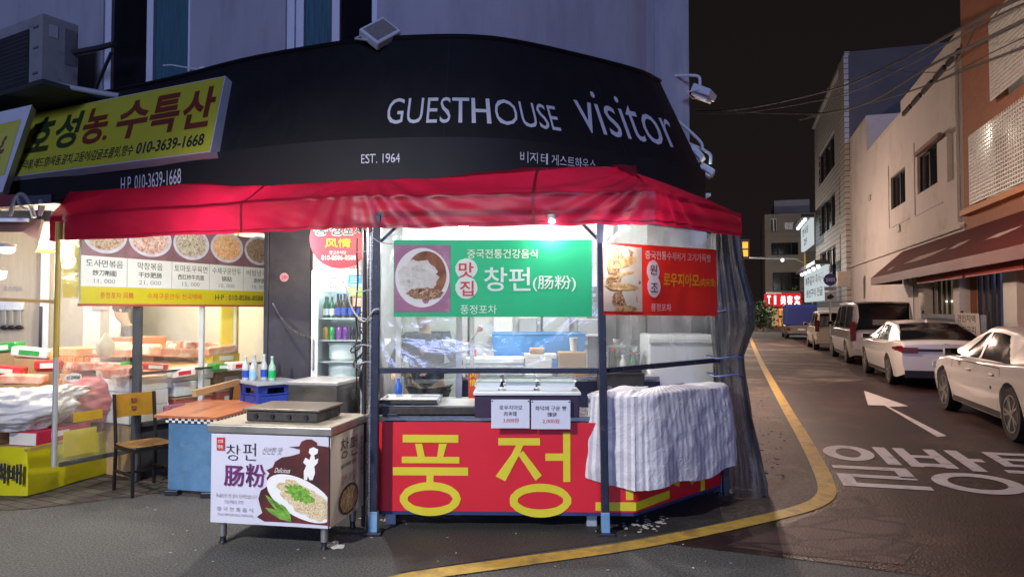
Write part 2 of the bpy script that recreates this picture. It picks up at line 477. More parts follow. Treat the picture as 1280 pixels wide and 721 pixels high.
# pavers under the left shop front
def paver_mat():
    m = bpy.data.materials.new('pavers'); m.use_nodes = True
    t = m.node_tree; N = t.nodes; L = t.links; b = N['Principled BSDF']
    co = N.new('ShaderNodeTexCoord'); mp = N.new('ShaderNodeMapping'); mp.inputs['Rotation'].default_value = (0, 0, radians(27))
    br = N.new('ShaderNodeTexBrick'); br.inputs['Scale'].default_value = 1.0
    br.inputs['Brick Width'].default_value = .23; br.inputs['Row Height'].default_value = .115; br.inputs['Mortar Size'].default_value = .007
    br.inputs['Color1'].default_value = (.165, .14, .12, 1); br.inputs['Color2'].default_value = (.095, .08, .072, 1); br.inputs['Mortar'].default_value = (.02, .019, .018, 1)
    L.new(co.outputs['Object'], mp.inputs[0]); L.new(mp.outputs[0], br.inputs['Vector'])
    ns = N.new('ShaderNodeTexNoise'); ns.inputs['Scale'].default_value = 9; ns.inputs['Detail'].default_value = 8
    L.new(co.outputs['Object'], ns.inputs['Vector'])
    mx = N.new('ShaderNodeMix'); mx.data_type = 'RGBA'; mx.blend_type = 'MULTIPLY'; mx.inputs[0].default_value = .6
    L.new(br.outputs['Color'], mx.inputs[6]); L.new(ns.outputs['Color'], mx.inputs[7])
    L.new(mx.outputs[2], b.inputs['Base Color']); b.inputs['Roughness'].default_value = .8
    bp = N.new('ShaderNodeBump'); bp.inputs['Strength'].default_value = .7; bp.inputs['Distance'].default_value = .01; bp.invert = True
    L.new(br.outputs['Fac'], bp.inputs['Height']); L.new(bp.outputs[0], b.inputs['Normal'])
    return m
pv = [G(-60, 640), G(40, 636), G(120, 626), G(190, 617), G(250, 610), G(330, 606), G(450, 600)]
pv = [V((p.x, p.y, .005)) for p in pv] + [V((-.9, 8.5, .005)), V((-8, 9.5, .005))]
solo('paver_pavement', MB().poly(pv), paver_mat(), kind='structure')
# worn concrete and rubble strip at the foot of the stall on the street side
rub = [G(905, 655), G(985, 641), G(1022, 624), G(1012, 595), G(965, 500), G(935, 430), G(905, 430), G(880, 520), G(890, 600)]
solo('rubble_strip', MB().poly([V((p.x, p.y, .0055)) for p in rub]), ground_mat('rubble', (.03, .025, .022), (.11, .085, .075), (.17, .125, .11), 2.2, gscale=26, p0=.5, p1=.66, bump=1.0), kind='structure')
mb = MB(); rnd = random.Random(3)
for k in range(150):
    px, py = rnd.uniform(938, 985), rnd.uniform(440, 600)
    if px - 938 > (py - 425) * .42: continue
    p = G(px, py); r = rnd.uniform(.006, .024)
    mb.box((p.x, p.y, r * .35), (r * 1.6, r, r * .7), rz=rnd.uniform(0, 3), bev=r * .2)
solo('rubble', mb, M('rubble_stone', (.30, .24, .20), .9, var=.4, scale=9), 'loose stone chips and rubble strewn beside the hanging tarp', 'rubble', kind='stuff')
# newer dark asphalt patch before the stall, partly painted-in shadow, with spilt white splashes
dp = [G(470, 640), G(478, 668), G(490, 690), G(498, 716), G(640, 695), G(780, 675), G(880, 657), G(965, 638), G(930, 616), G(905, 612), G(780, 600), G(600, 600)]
solo('asphalt_shade_patch', MB().poly([V((p.x, p.y, .0045)) for p in dp]), ground_mat('asphalt_dark_shade', (.016, .016, .017), (.062, .062, .062), (.10, .10, .10), 1.6, gscale=65, p0=.62, p1=.85, bump=.9, rough=.6), kind='structure')
rn = random.Random(21)
def splash(cx, cy, n, rx, ry, r):
    for k in range(n):
        c = G(cx + rn.gauss(0, rx), cy + rn.gauss(0, ry)); q = r * rn.uniform(.4, 1.3)
        mb.poly([V((c.x + q * cos(t * .785) * rn.uniform(.5, 1.3), c.y + q * sin(t * .785) * rn.uniform(.5, 1.3), .0062 + k * .00004)) for t in range(8)])
mb = MB(); splash(800, 658, 30, 22, 3, .022); splash(823, 650, 14, 12, 3, .018); splash(420, 683, 12, 7, 2, .028); splash(487, 650, 14, 12, 1.5, .02)
for k in range(12): splash(rn.uniform(150, 900), rn.uniform(640, 712), 1, 1, 1, .009)
solo('spilt_splashes', mb, M('splash_white', (.62, .62, .60), .6, var=.2), kind='structure')
mb = MB()
for k in range(26):
    c = G(rn.uniform(20, 1000), rn.uniform(630, 718)); mb.box((c.x, c.y, .006), (rn.uniform(.006, .022), rn.uniform(.005, .012), .004), rz=rn.uniform(0, 3))
solo('litter', mb, M('litter_pale', (.34, .33, .31), .8, var=.5, scale=3), 'tiny scraps of litter and grit scattered on the asphalt', 'litter', kind='stuff')
# road arrow and letters
wpaint = M('road_white', (.62, .60, .60), .6, var=.15, scale=20, dirt=(.12, .08, .075), dirt_amt=.22, dirt_scale=5)
ar = [(1080, 488), (1136, 507.5), (1111, 508), (1183.5, 544.5), (1171.5, 545.5), (1105.5, 506.5), (1085, 506)]
solo('road_arrow', MB().poly([G(x, y, .0085) for x, y in ar]), wpaint, kind='structure')
mb = MB()
c00, c10, c01 = G(1048, 607), G(1155, 613.2), G(1020, 556)
eu = (c10 - c00); ev = (c01 - c00)
def road_at(a, b, e=0): 
    p = c00 + eu * a + ev * b; return V((p.x, p.y, .0085))
def rstroke(pts): mb.poly([road_at(a, b) for a, b in pts])
def rrect(a0, b0, a1, b1): rstroke([(a0, b0), (a1, b0), (a1, b1), (a0, b1)])
def rring(ca, cb, ra, rb, ta, tb, n=36):
    for k in range(n):
        t0, t1 = 2 * pi * k / n, 2 * pi * (k + 1) / n
        rstroke([(ca + ra * cos(t0), cb + rb * sin(t0)), (ca + ra * cos(t1), cb + rb * sin(t1)), (ca + (ra - ta) * cos(t1), cb + (rb - tb) * sin(t1)), (ca + (ra - ta) * cos(t0), cb + (rb - tb) * sin(t0))])
# il
rring(.42, .79, .37, .215, .19, .085)
rrect(.86, .52, 1.05, 1.0)
rrect(.06, .37, 1.05, .44); rrect(.86, .22, 1.05, .37); rrect(.06, .185, 1.05, .25); rrect(.06, .07, .25, .185); rrect(.06, 0, 1.12, .07)
# bang
o = 1.16
rrect(o, .5, o + .17, 1.0); rrect(o + .45, .5, o + .62, 1.0); rrect(o + .17, .52, o + .45, .60); rrect(o + .17, .74, o + .45, .81)
rrect(o + .76, .46, o + .95, 1.0); rrect(o + .95, .70, o + 1.12, .78)
rring(o + .60, .2, .53, .205, .19, .075)
# tong
o = 2.46
rrect(o, .93, o + .95, 1.0); rrect(o, .62, o + .16, .93); rrect(o + .16, .775, o + .95, .835); rrect(o + .16, .62, o + .95, .68)
rrect(o - .1, .46, o + 1.05, .53); rrect(o + .4, .53, o + .55, .62)
rring(o + .50, .2, .53, .205, .19, .075)
# haeng
o = 3.80
rrect(o, .9, o + .5, .97); rrect(o - .05, .8, o + .55, .86); rring(o + .25, .62, .25, .15, .11, .05); rrect(o + .62, .45, o + .75, 1); rrect(o + .86, .45, o + 1, 1); rrect(o + .75, .68, o + .86, .75)
rring(o + .55, .2, .46, .2, .15, .065)
solo('road_lettering', mb, wpaint, kind='structure')

# ================================================================== CORNER BUILDING
ZT, ZB = 4.05, 2.72
top_px = [(-120, 158), (60, 131), (200, 103), (300, 78), (380, 63), (450, 53), (520, 48.5), (590, 48), (650, 55), (740, 75), (800, 91), (825, 103)]
tops = []
for px, py in top_px:
    r = ray(px, py); tops.append(CAMP + r * ((ZT - HCAM) / r.z))
tops[0] = tops[1] + (tops[1] - tops[3]) * .9
fcurve = catmull([V((p.x, p.y, 0)) for p in tops], 10)
flen = [0.0]
for a, b in zip(fcurve, fcurve[1:]): flen.append(flen[-1] + (b - a).length)
def fpos(t):
    t = max(0, min(flen[-1] - 1e-6, t))
    lo, hi = 0, len(flen) - 1
    while hi - lo > 1:
        m_ = (lo + hi) // 2
        if flen[m_] <= t: lo = m_
        else: hi = m_
    k = (t - flen[lo]) / (flen[hi] - flen[lo]); p = fcurve[lo].lerp(fcurve[hi], k)
    i0, i1 = max(lo - 6, 0), min(hi + 6, len(fcurve) - 1)
    d = (fcurve[i1] - fcurve[i0]).normalized(); return p, V((d.y, -d.x, 0))
def fsurf(t, z, e=0.0):                               # sloping upper face over a short upright lower band
    p, n = fpos(t); zb = 3.06
    off = .46 * (ZT - max(z, zb)) / (ZT - zb) + (.03 if z < zb else 0)
    q = p + n * (off + e); q.z = z; return q
def proj(p):
    d = p - CAMP; y = d.y * CP + d.z * SP; z = d.z * CP - d.y * SP
    return CX + F * d.x / y, CY - F * z / y
def f_tz(px, py):
    best = None
    t0, t1, z0, z1 = 0, flen[-1], ZB - .2, ZT
    for it in range(5):
        best = min(((proj(fsurf(t0 + (t1 - t0) * i / 24, z0 + (z1 - z0) * j / 24)), t0 + (t1 - t0) * i / 24, z0 + (z1 - z0) * j / 24) for i in range(25) for j in range(25)),
                   key=lambda q: (q[0][0] - px) ** 2 + (q[0][1] - py) ** 2)
        dt, dz = (t1 - t0) / 9, (z1 - z0) / 9
        t0, t1, z0, z1 = best[1] - dt, best[1] + dt, best[2] - dz, best[2] + dz
    return best[1], best[2]
m_black = M('black_canvas', (.0034, .0034, .0056), .72, var=.4, scale=3.5, bump=.15, bscale=300, dirt=(.0085, .0085, .011), dirt_amt=.35, dirt_scale=2, stretch=(3, 3, .5))
m_black2 = M('black_canvas_band', (.0065, .007, .0095), .7, var=.3, scale=3, bump=.15, bscale=300)
fa = thing('awning_sign', 'long black curved canvas awning sign with white guesthouse lettering above the red tarp roof', 'awning sign', (fcurve[60].x, fcurve[60].y, ZB))
FL = flen[-1]
MB().grid(140, 8, lambda i, j: fsurf(FL * i, 3.062 + (ZT - 3.062) * j)).build('canvas', m_black, fa, smooth=40)
MB().grid(140, 2, lambda i, j: fsurf(FL * i, ZB + (3.058 - ZB) * j)).build('lower_band', m_black2, fa, smooth=40)
mb = MB()
q = [fsurf(FL, ZB + (3.058 - ZB) * k / 2) for k in range(3)] + [fsurf(FL, 3.062 + (ZT - 3.062) * k / 6) for k in range(7)]
pe, ne = fpos(FL)
mb.poly([V((p.x + .001, p.y + .001, p.z)) for p in q] + [V((pe.x - ne.x * .3, pe.y - ne.y * .3, ZT)), V((pe.x - ne.x * .3, pe.y - ne.y * .3, ZB))])
mb.build('end_panel', m_black, fa)
mb = MB(); mb.tube([fsurf(FL * i / 90, ZT) + V((0, 0, .012)) for i in range(91)], .022, 6); mb.build('top_rail', M('black_metal', (.02, .02, .024), .45, .6), fa)
m_wl = M('white_vinyl_letters', (.72, .73, .80), .6, var=.06)
for k in range(7):
    tt = .8 + k * 1.45
    MB().grid(1, 10, lambda i, j, tt=tt: fsurf(tt + .012 * i, 3.07 + (ZT - 3.08) * j, .003)).build('panel_joint', M('joint_dark', (.011, .011, .014), .6), fa, smooth=60)
def flet(body, x0, y0, x1, y1, name='lettering', mat=m_wl, bold=0.0):
    tm, zm0 = f_tz((x0 + x1) / 2, y1); _, zm1 = f_tz((x0 + x1) / 2, y0)
    ta, _ = f_tz(x0, (y0 + y1) / 2); tb, _ = f_tz(x1, (y0 + y1) / 2)
    return MB().text(body, (ta, zm0, tb, zm1), lambda a, b, e: fsurf(a, b, e), bold=bold, e=.007).build(name, mat, fa)
flet('GUESTHOUSE', 485, 122.5, 694, 154.5)
flet('visitor', 723, 123, 833, 173, bold=-.004)
flet('EST. 1964', 452, 192.5, 500, 204)
flet('비지터 게스트하우스', 650, 194, 744, 207.5)
flet('H.P. 010-3639-1668', 152, 216.5, 227, 235, mat=m_wl)
flet('민박', 204, 193, 229, 204)

# ---- walls of the corner building
m_wall = M('pale_render', (.44, .45, .50), .85, var=.06, scale=1.5, bump=.12, bscale=35, dirt=(.33, .335, .38), dirt_amt=.4, dirt_scale=1.6, stretch=(1.6, 1.6, .35))
m_frame = M('white_upvc', (.66, .70, .78), .45, var=.04)
m_teal = M('teal_curtain', (.06, .15, .19), .8, var=.35, scale=5, stretch=(14, 14, .6))
m_dark = M('dark_glass', (.008, .009, .013), .12, var=.2, spec=.6)
def wpos(t, e=0.0, z=0.0):
    p, n = fpos(t); q = p + n * (e - .16); q.z = z; return q
bld = thing('guesthouse_building', 'pale rendered corner building with upstairs windows above the black awning sign', 'building', (0, 9.5, 0))
# t along the wall for photo x at the top rail
def t_at(px, py=60):
    r = ray(px, py); best = min((abs((proj(wpos(FL * k / 600, 0, 4.1))[0] - px)), FL * k / 600) for k in range(601)); return best[1]
tA, tB, tC, tD = t_at(128), t_at(236), t_at(356), t_at(470)
ZTOP, ZW0, ZW1 = 8.6, 3.1, 8.0
def wall_piece(t0, t1, z0, z1, n=12, e=0.0):
    mb = MB(); k = n
    mb.grid(k, 1, lambda i, j: wpos(t0 + (t1 - t0) * i, e, z0 + (z1 - z0) * j)); return mb
endp = wpos(FL, 0, 0)
cornerx = D(824, 60, endp.y + .25)
mbw = MB()
for t0, t1 in ((0, tA), (tB, tC), (tD, FL)):
    mbw.grid(40, 1, lambda i, j, t0=t0, t1=t1: wpos(t0 + (t1 - t0) * i, 0, 3.0 + (ZTOP - 3.0) * j))
for t0, t1 in ((tA, tB), (tC, tD)):                    # heads above and reveals beside the windows
    mbw.grid(8, 1, lambda i, j, t0=t0, t1=t1: wpos(t0 + (t1 - t0) * i, 0, ZW1 + (ZTOP - ZW1) * j))
    for tt in (t0, t1): mbw.poly([wpos(tt, 0, 3.0), wpos(tt, -.12, 3.0), wpos(tt, -.12, ZW1), wpos(tt, 0, ZW1)])
# pilaster at the end and the return wall along the side street
e0 = wpos(FL, 0, 0); p1 = D(824, 60, e0.y + .12); p2 = D(861, 60, e0.y + .30)
e0 = V((e0.x, e0.y, 0)); p1 = V((p1.x, p1.y, 0)); p2 = V((p2.x, p2.y, 0)); p3 = p2 + V((.21, .978, 0)) * 9
for a, b in ((e0, p1), (p1, p2), (p2, p3)):
    mbw.poly([V((a.x, a.y, 0)), V((b.x, b.y, 0)), V((b.x, b.y, ZTOP)), V((a.x, a.y, ZTOP))])
roofp = [wpos(FL * k / 20, 0, ZTOP) for k in range(21)] + [V((p.x, p.y, ZTOP)) for p in (p1, p2, p3)] + [V((-4, 18, ZTOP))]
mbw.poly(roofp)
mbw.build('wall', m_wall, bld)
MB().bar(V((p1.x - .035, p1.y - .03, 3)), V((p1.x - .035, p1.y - .03, ZTOP)), .05).build('downpipe', M('pipe_grey', (.30, .31, .36), .6), bld)
def window(t0, t1, splits, mats):
    fr = MB()
    def vbar(t, w=.07): fr.bar(wpos(t, -.06, ZW0 - .1), wpos(t, -.06, ZW1), w, .07)
    win = None
    for t in [t0 + .03] + splits + [t1 - .03]: vbar(t)
    for z in (ZW0, ZW1 - .03): fr.bar(wpos(t0, -.06, z), wpos(t1, -.06, z), .06, .06)
    win = fr.build('window', m_frame, bld)
    ts = [t0] + splits + [t1]
    for k, mt in enumerate(mats):
        MB().poly([wpos(ts[k], -.1, ZW0 - .1), wpos(ts[k + 1], -.1, ZW0 - .1), wpos(ts[k + 1], -.1, ZW1), wpos(ts[k], -.1, ZW1)]).build('pane', mt, win)
window(tA, tB, [t_at(182)], [m_dark, m_teal])
window(tC, tD, [t_at(371), t_at(415)], [m_frame, m_teal, m_dark])
# ================================================================== RED TARP ROOF
m_red = M('red_tarp', (.275, .005, .026), .42, var=.18, scale=2.2, transl=.27, bump=.22, bscale=9, dirt=(.20, .010, .028), dirt_amt=.3, dirt_scale=1.6)
TP = [V((-4.18, 6.34, 0)), V((-1.21, 5.33, 0)), V((1.05, 5.07, 0)), V((1.95, 5.96, 0))]    # eave corners
tl = [0.0]
for a, b in zip(TP, TP[1:]): tl.append(tl[-1] + (b - a).length)
def tplan(t):
    t = max(0, min(tl[-1], t))
    for k in range(3):
        if t <= tl[k + 1] + 1e-9:
            f = (t - tl[k]) / (tl[k + 1] - tl[k]); p = TP[k].lerp(TP[k + 1], f)
            ns = []
            for a, b in zip(TP, TP[1:]):
                d = (b - a).normalized(); ns.append(V((d.y, -d.x, 0)))
            n = ns[k]; w = .12                            # soft corners
            if t > tl[k + 1] - w and k < 2: n = (ns[k] * (1 - .5 * (1 - (tl[k + 1] - t) / w)) + ns[k + 1] * .5 * (1 - (tl[k + 1] - t) / w)).normalized()
            if t < tl[k] + w and k > 0: n = (ns[k] * (1 - .5 * (1 - (t - tl[k]) / w)) + ns[k - 1] * .5 * (1 - (t - tl[k]) / w)).normalized()
            return p, n, k, f
def tsurf(t, v):                                          # v: 0 valance hem, .5 eave, 1 roof edge at the wall side
    p, n, k, f = tplan(t)
    drop = 0.0
    if k == 2: drop = -.10 * f * v
    if k == 0: drop = -.055 * (1 - f) * v
    if v <= .5:
        z = 2.300 + .245 * (v / .5); q = p + n * .0
    else:
        w = (v - .5) / .5; z = 2.545 + .285 * w; q = p - n * ((.50 if k else .20 + .30 * f) * w)
    z += drop
    amp = .62 if k else .35
    # creases pulled towards the corners
    d1 = abs(t - tl[2]); d0 = abs(t - tl[1])
    wv = 0.0
    for dd, s_ in ((d1, 1.0), (d0, .8)):
        ang = math.atan2((1 - v) * .62, dd + .02)
        wv += s_ * .028 * sin(ang * 21 + 3 * noise.noise(V((t * .7, v, 3)))) * math.exp(-dd * 1.1) * min(1, dd * 5)
    wv += .022 * noise.noise(V((t * 2.6 + v * 2.2, v * 3.2, 1.7))) + .012 * noise.noise(V((t * 6 + v * 5, v * 7, 8)))
    sag = -.006 * abs(sin(t * 2.1)) if v < .1 else 0
    q = q + n * (wv * amp * (1.0 if v < .97 else .3)); q.z = z + wv * .25 + sag * .6
    return q
rt = thing('tarp_roof', 'glossy red tarp roof with hanging valance over the street food stall', 'tarp roof', (0, 5.6, 2.3))
TL = tl[-1]
MB().grid(260, 28, lambda i, j: tsurf(TL * i, j)).build('valance', m_red, rt, smooth=80)
# flat roof sheet from the slope back to the building
def back(t):
    p, n, k, f = tplan(t); q = tsurf(t, 1.0); return q
MB().grid(60, 6, lambda i, j: back(TL * i).lerp(V((lambda w: (w.x, w.y, 2.86))(wpos(FL * (.22 + .78 * i), -.0))), j)).build('roof_sheet', m_red, rt, smooth=60)
mb = MB(); mb.grid(200, 1, lambda i, j: tsurf(TL * i, .045 + .018 * j) + tplan(TL * i)[1] * .006)
mb.build('hem_stitch', M('tarp_seam', (.20, .004, .018), .5), rt, smooth=80)
for k, tt in enumerate((2.1, 4.5)):
    MB().grid(1, 24, lambda i, j, tt=tt: tsurf(tt + .022 * i, j) + tplan(tt)[1] * .005).build('seam', M('tarp_seam', (1, 1, 1)), rt, smooth=80)
# left gable flap
mb = MB(); a = [tsurf(0, k / 14) for k in range(15)]
for k in range(14): mb.poly([a[k], a[k + 1], a[k + 1] + V((-.02, .45, 0)), a[k] + V((-.02, .45, 0))])
mb.build('side_flap', m_red, rt, smooth=60)
mb = MB(); mb.tube([tsurf(TL * k / 80, .45) - tplan(TL * k / 80)[1] * .09 for k in range(81)], .02, 6)
mb.build('eave_pipe', M('galvanised', (.35, .36, .37), .4, .8), rt)

# ================================================================== STALL FRAME
A_, B_, C_ = G(467, 667), G(757, 668), G(905, 617)
A_.z = B_.z = C_.z = 0
m_navy = M('navy_paint', (.013, .017, .038), .42, var=.3, scale=12, dirt=(.10, .11, .14), dirt_amt=.12, dirt_scale=20)
m_blue = M('light_blue_paint', (.16, .33, .52), .5, var=.2, scale=10, dirt=(.10, .12, .15), dirt_amt=.25, dirt_scale=9)
m_steel = M('steel', (.58, .58, .56), .28, 1.0, var=.12, scale=5, stretch=(1, 1, 12))
m_bolt = M('bolt', (.05, .05, .06), .4, .7)
fr = thing('stall_canopy_poles', 'navy painted steel tube frame of the corner stall with light blue pole feet', 'stall poles', (B_.x, B_.y, 0))
for P_, w, lean in ((A_, .058, (.015, 0)), (B_, .056, (-.035, 0)), (C_, .075, (0, 0))):
    top = V((P_.x + lean[0], P_.y, 2.40))
    pl = MB().bar(P_.lerp(top, .07), top, w, w, bev=.006).build('pole', m_navy, fr)
    MB().bar(V((P_.x, P_.y, 0)), P_.lerp(top, .072), w + .006, w + .006, bev=.006).build('pole_foot', m_blue, pl)
    MB().box((P_.x, P_.y, .012), (w + .07, w + .07, .024), bev=.004).build('base_plate', m_bolt, pl)
ZR = 1.222
for a, b, nb in ((A_, B_, 6), (B_, C_, 5)):
    d = (b - a).normalized(); n = V((d.y, -d.x, 0))
    rl = MB().bar(V((a.x, a.y, ZR)) + d * .03, V((b.x, b.y, ZR)) - d * .03, .03, .042, bev=.005).build('rail', m_navy, fr)
    for k in range(nb):
        p = a.lerp(b, (k + .6) / nb); MB().cyl((p.x + n.x * .02, p.y + n.y * .02, ZR), .009, .012, axis=n, n=8).build('bolt', m_bolt, rl)
    MB().bar(V((a.x, a.y, 2.40)), V((b.x, b.y, 2.40)), .04, .04).build('top_beam', m_navy, fr)
# braces at the pole heads
for P_, dx in ((A_, .22), (B_, .22), (B_, -.2)):
    MB().bar(V((P_.x, P_.y + .01, 2.16)), V((P_.x + dx, P_.y + .02, 2.37)), .02, .02).build('brace', m_navy, fr)
# stainless pipes and cable bundle by the left pole
sp = thing('steel_post', 'shiny stainless steel post with wires tied beside the left navy pole', 'post', (A_.x - .055, A_.y + .12, 0))
MB().cyl((A_.x - .055, A_.y + .12, 1.2), .028, 2.4, n=20).build('tube', m_steel, sp, smooth=40)
MB().cyl((A_.x - .12, A_.y + .2, 1.2), .016, 2.4, n=12).build('thin_tube', m_bolt, sp, smooth=40)
for z in (2.12, 1.83, 1.62, 1.40, 1.27):
    MB().tube([V((A_.x - .16 + .4 * k / 12, A_.y + .085 + .06 * (k % 2) * .2, z + .012 * sin(k + z * 9))) for k in range(5)], .005, 6).build('wire_tie', M('tie_grey', (.45, .46, .48), .5), sp)
m_cable = M('black_cable', (.012, .012, .013), .5)
mb = MB(); rnd = random.Random(5)
for k in range(7):
    x0 = A_.x - .20 + rnd.uniform(0, .09); pts = []
    for j in range(14):
        pts.append(V((x0 + .05 * noise.noise(V((k * 3, j * .5, 0))), A_.y + .28 + .05 * noise.noise(V((k, j * .6, 4))), 2.25 - j * .125)))
    mb.tube(catmull(pts, 3), .007, 6)
for k in range(7):
    c = V((A_.x - .15 + rnd.uniform(-.06, .05), A_.y + .26, 1.62 - k * .06)); 
    mb.tube([c + V((.04 * cos(q * .7 + k), .03 * sin(q * .5), .04 * sin(q * .7))) for q in range(10)], .006, 5)
solo('cable_bundle', mb, m_cable, 'tangled black power cables hanging between the drinks fridge and the steel post', 'cables', smooth=60)
mb = MB(); mb.tube(catmull([D(432, 358, 5.7), D(440, 385, 5.6), D(455, 402, 5.45), D(467, 388, 5.26), D(474, 386, 5.25)], 5), .007, 6)
mb.tube(catmull([D(448, 277, 5.35), D(470, 300, 5.3), D(490, 305, 5.3), D(560, 312, 5.30)], 5), .004, 5)
solo('rope', mb, M('grey_rope', (.42, .42, .40), .8), 'thin grey rope looped round the steel post at the left of the stall', 'rope', smooth=60)

# ---------------------------------------------------------------- banners
def wob(s): return lambda a, b: .012 * noise.noise(V((a * 2.3 + s, b * 1.6, s))) + .006 * noise.noise(V((a * 6 + s, b * 3, s + 5)))
PA = Panel((A_.x, A_.y - .034), (B_ - A_)[:2]); PA.wave = wob(1.3)
PC = Panel((B_.x + .02, B_.y - .02), (C_ - B_)[:2]); PC.wave = wob(4.1)
def pgrid(P, r, mat, name, parent, e=0.0, nu=60, nv=16, sag=None, smooth=70):
    a0, b0, a1, b1 = r
    def f(i, j):
        a = a0 + (a1 - a0) * i; b = b0 + (b1 - b0) * j
        if sag: b += sag(i, j)
        return P.at(a, b, e)
    return MB().grid(nu, nv, f).build(name, mat, parent, smooth=smooth)
m_green = M('green_banner', (.010, .32, .14), .55, var=.08, scale=2, transl=.18, bump=.05, bscale=5)
m_redb = M('red_banner', (.66, .020, .014), .55, var=.08, scale=2, transl=.10)
m_white = M('white_print', (.80, .80, .78), .6, var=.03)
m_cream = M('cream_print', (.78, .76, .66), .6, var=.04)
m_tw = M('white_print_thin', (.82, .82, .80), .6, var=.03, transl=.35); m_tc = M('cream_print_thin', (.80, .78, .66), .6, var=.03, transl=.35); m_ty = M('yellow_print_thin', (.86, .66, .03), .6, var=.04, transl=.35)
m_mauve = M('mauve_print', (.42, .17, .30), .6, transl=.3, var=.25, scale=3, dirt=(.52, .33, .42), dirt_amt=.4, dirt_scale=3)
m_yel = M('yellow_print', (.82, .60, .03), .6, var=.05)
m_inkred = M('ink_red', (.50, .03, .03), .6)
m_ink = M('ink_black', (.025, .025, .03), .6)
m_sauce = M_multi('sauce', [(.3, (.16, .05, .02)), (.6, (.34, .13, .06))], 9, transl=.3)
m_rice = M_multi('rice_roll', [(.2, (.28, .22, .17)), (.36, (.62, .60, .55)), (.7, (.80, .80, .76))], 14, kind='noise', distort=1.5, transl=.35)
m_bun = M_multi('bun', [(.3, (.30, .15, .05)), (.5, (.56, .36, .16)), (.7, (.72, .55, .32))], 16, distort=1.0, transl=.35)
m_meat = M_multi('meat', [(.32, (.09, .035, .02)), (.5, (.34, .17, .09)), (.66, (.60, .42, .27))], 42, distort=1.4, transl=.3)
gb = thing('banner', 'green cloth banner with large white lettering and a photo of a white plate', 'banner', (A_.x + .3, A_.y - .05, 1.6))
R = PA.rect(492, 300, 740, 396)
sg = lambda i, j: .012 * sin(i * pi) * (1 if j < .5 else -.6) * -1
pgrid(PA, R, m_green, 'cloth', gb, sag=None)
ph = pgrid(PA, PA.rect(493, 306, 563, 390), m_mauve, 'printed_photo', gb, e=.004, nu=20)
c0 = PA.rect(494, 310, 562, 384); cc = ((c0[0] + c0[2]) / 2, (c0[1] + c0[3]) / 2); ra, rb = (c0[2] - c0[0]) / 2, (c0[3] - c0[1]) / 2
MB().ellipse(cc, ra, rb, PA.at, .006).build('plate', m_tw, ph)
MB().ellipse((cc[0] + .03, cc[1] + .02), ra * .74, rb * .80, PA.at, .008).build('sauce', m_sauce, ph)
MB().ellipse((cc[0] - .03, cc[1] + .005), ra * .72, rb * .58, PA.at, .010, jag=.10, seed=2).build('rice_roll', m_rice, ph)
MB().ellipse((cc[0] + .02, cc[1] - .12), ra * .66, rb * .2, PA.at, .011, jag=.12, seed=5).build('filling', m_meat, ph)
def blet(P, body, x0, y0, x1, y1, mat, parent, bold=.0, e=.006, name='lettering', shear=0.0):
    return MB().text(body, P.rect(x0, y0, x1, y1), P.at, bold=bold, e=e, shear=shear).build(name, mat, parent)
blet(PA, '중국전통건강음식', 584, 311.5, 672, 323, m_tc, gb, .012)
MB().ellipse([(x + y) / 2 for x, y in zip(PA.rect(569, 324, 597, 348)[:2], PA.rect(569, 324, 597, 348)[2:])], .083, .078, PA.at, .006, jag=.03).ellipse([(x + y) / 2 for x, y in zip(PA.rect(569, 346, 597, 373)[:2], PA.rect(569, 346, 597, 373)[2:])], .083, .084, PA.at, .0065, jag=.03).build('stamp', m_tw, gb)
blet(PA, '맛', 573.5, 328, 592, 347, m_inkred, gb, .014, .009)
blet(PA, '집', 575, 351, 592, 370, m_inkred, gb, .014, .009)
blet(PA, '창펀', 605, 334, 663, 364, m_tw, gb, .012)
blet(PA, '(肠粉)', 666, 344, 720, 364, m_tw, gb, .008)
blet(PA, '풍정포차', 575.5, 381, 621, 392.5, m_tw, gb, .004)

rb_ = thing('banner', 'red cloth banner with yellow lettering and a photo of filled buns', 'banner', (1.3, 5.8, 1.6))
def prect(P, q):                                       # four-corner photo quad -> bilinear patch on panel
    return [P.ab(*p) for p in q]
q = prect(PC, [(754, 393.5), (896, 395), (895, 312), (754, 302.5)])
def bil(q, i, j): 
    a = [q[0][k] * (1 - i) * (1 - j) + q[1][k] * i * (1 - j) + q[2][k] * i * j + q[3][k] * (1 - i) * j for k in (0, 1)]; return a
def PQ(P, q): return lambda i, j, e=0.0: P.at(*bil(q, i, j), e)
rq = PQ(PC, q)
MB().grid(40, 14, lambda i, j: rq(i, j)).build('cloth', m_redb, rb_, smooth=70)
ph = MB().poly([rq(0.0, .05, .005), rq(.30, .05, .005), rq(.295, .955, .005), rq(0.0, .965, .005)]).build('printed_photo', M('photo_paper', (.62, .58, .48), .6, transl=.35), rb_)
def bun(mb, ci, cj, ri, rj, e, seed, rot=0.0):
    rn = random.Random(seed); pts = []
    for k in range(30):
        t = 2 * pi * k / 30; r = 1 + .10 * rn.uniform(-1, 1); x, y = ri * r * cos(t), rj * r * sin(t)
        pts.append(rq(ci + x * cos(rot) - y * sin(rot) * .45, cj + x * sin(rot) * 2.0 + y * cos(rot), e))
    mb.poly(pts)
mb = MB(); bun(mb, .13, .85, .095, .10, .007, 1); bun(mb, .15, .45, .125, .15, .007, 2); bun(mb, .16, .22, .10, .13, .0075, 3); bun(mb, .08, .72, .05, .17, .0075, 8)
mb.build('filling', m_meat, ph)
mb = MB(); bun(mb, .165, .735, .10, .07, .009, 4, .35); bun(mb, .135, .39, .125, .055, .009, 5, -.05); bun(mb, .045, .77, .022, .2, .009, 6); bun(mb, .13, .56, .11, .03, .009, 7, .2); bun(mb, .17, .09, .09, .045, .009, 9)
mb.build('bun', m_bun, ph)
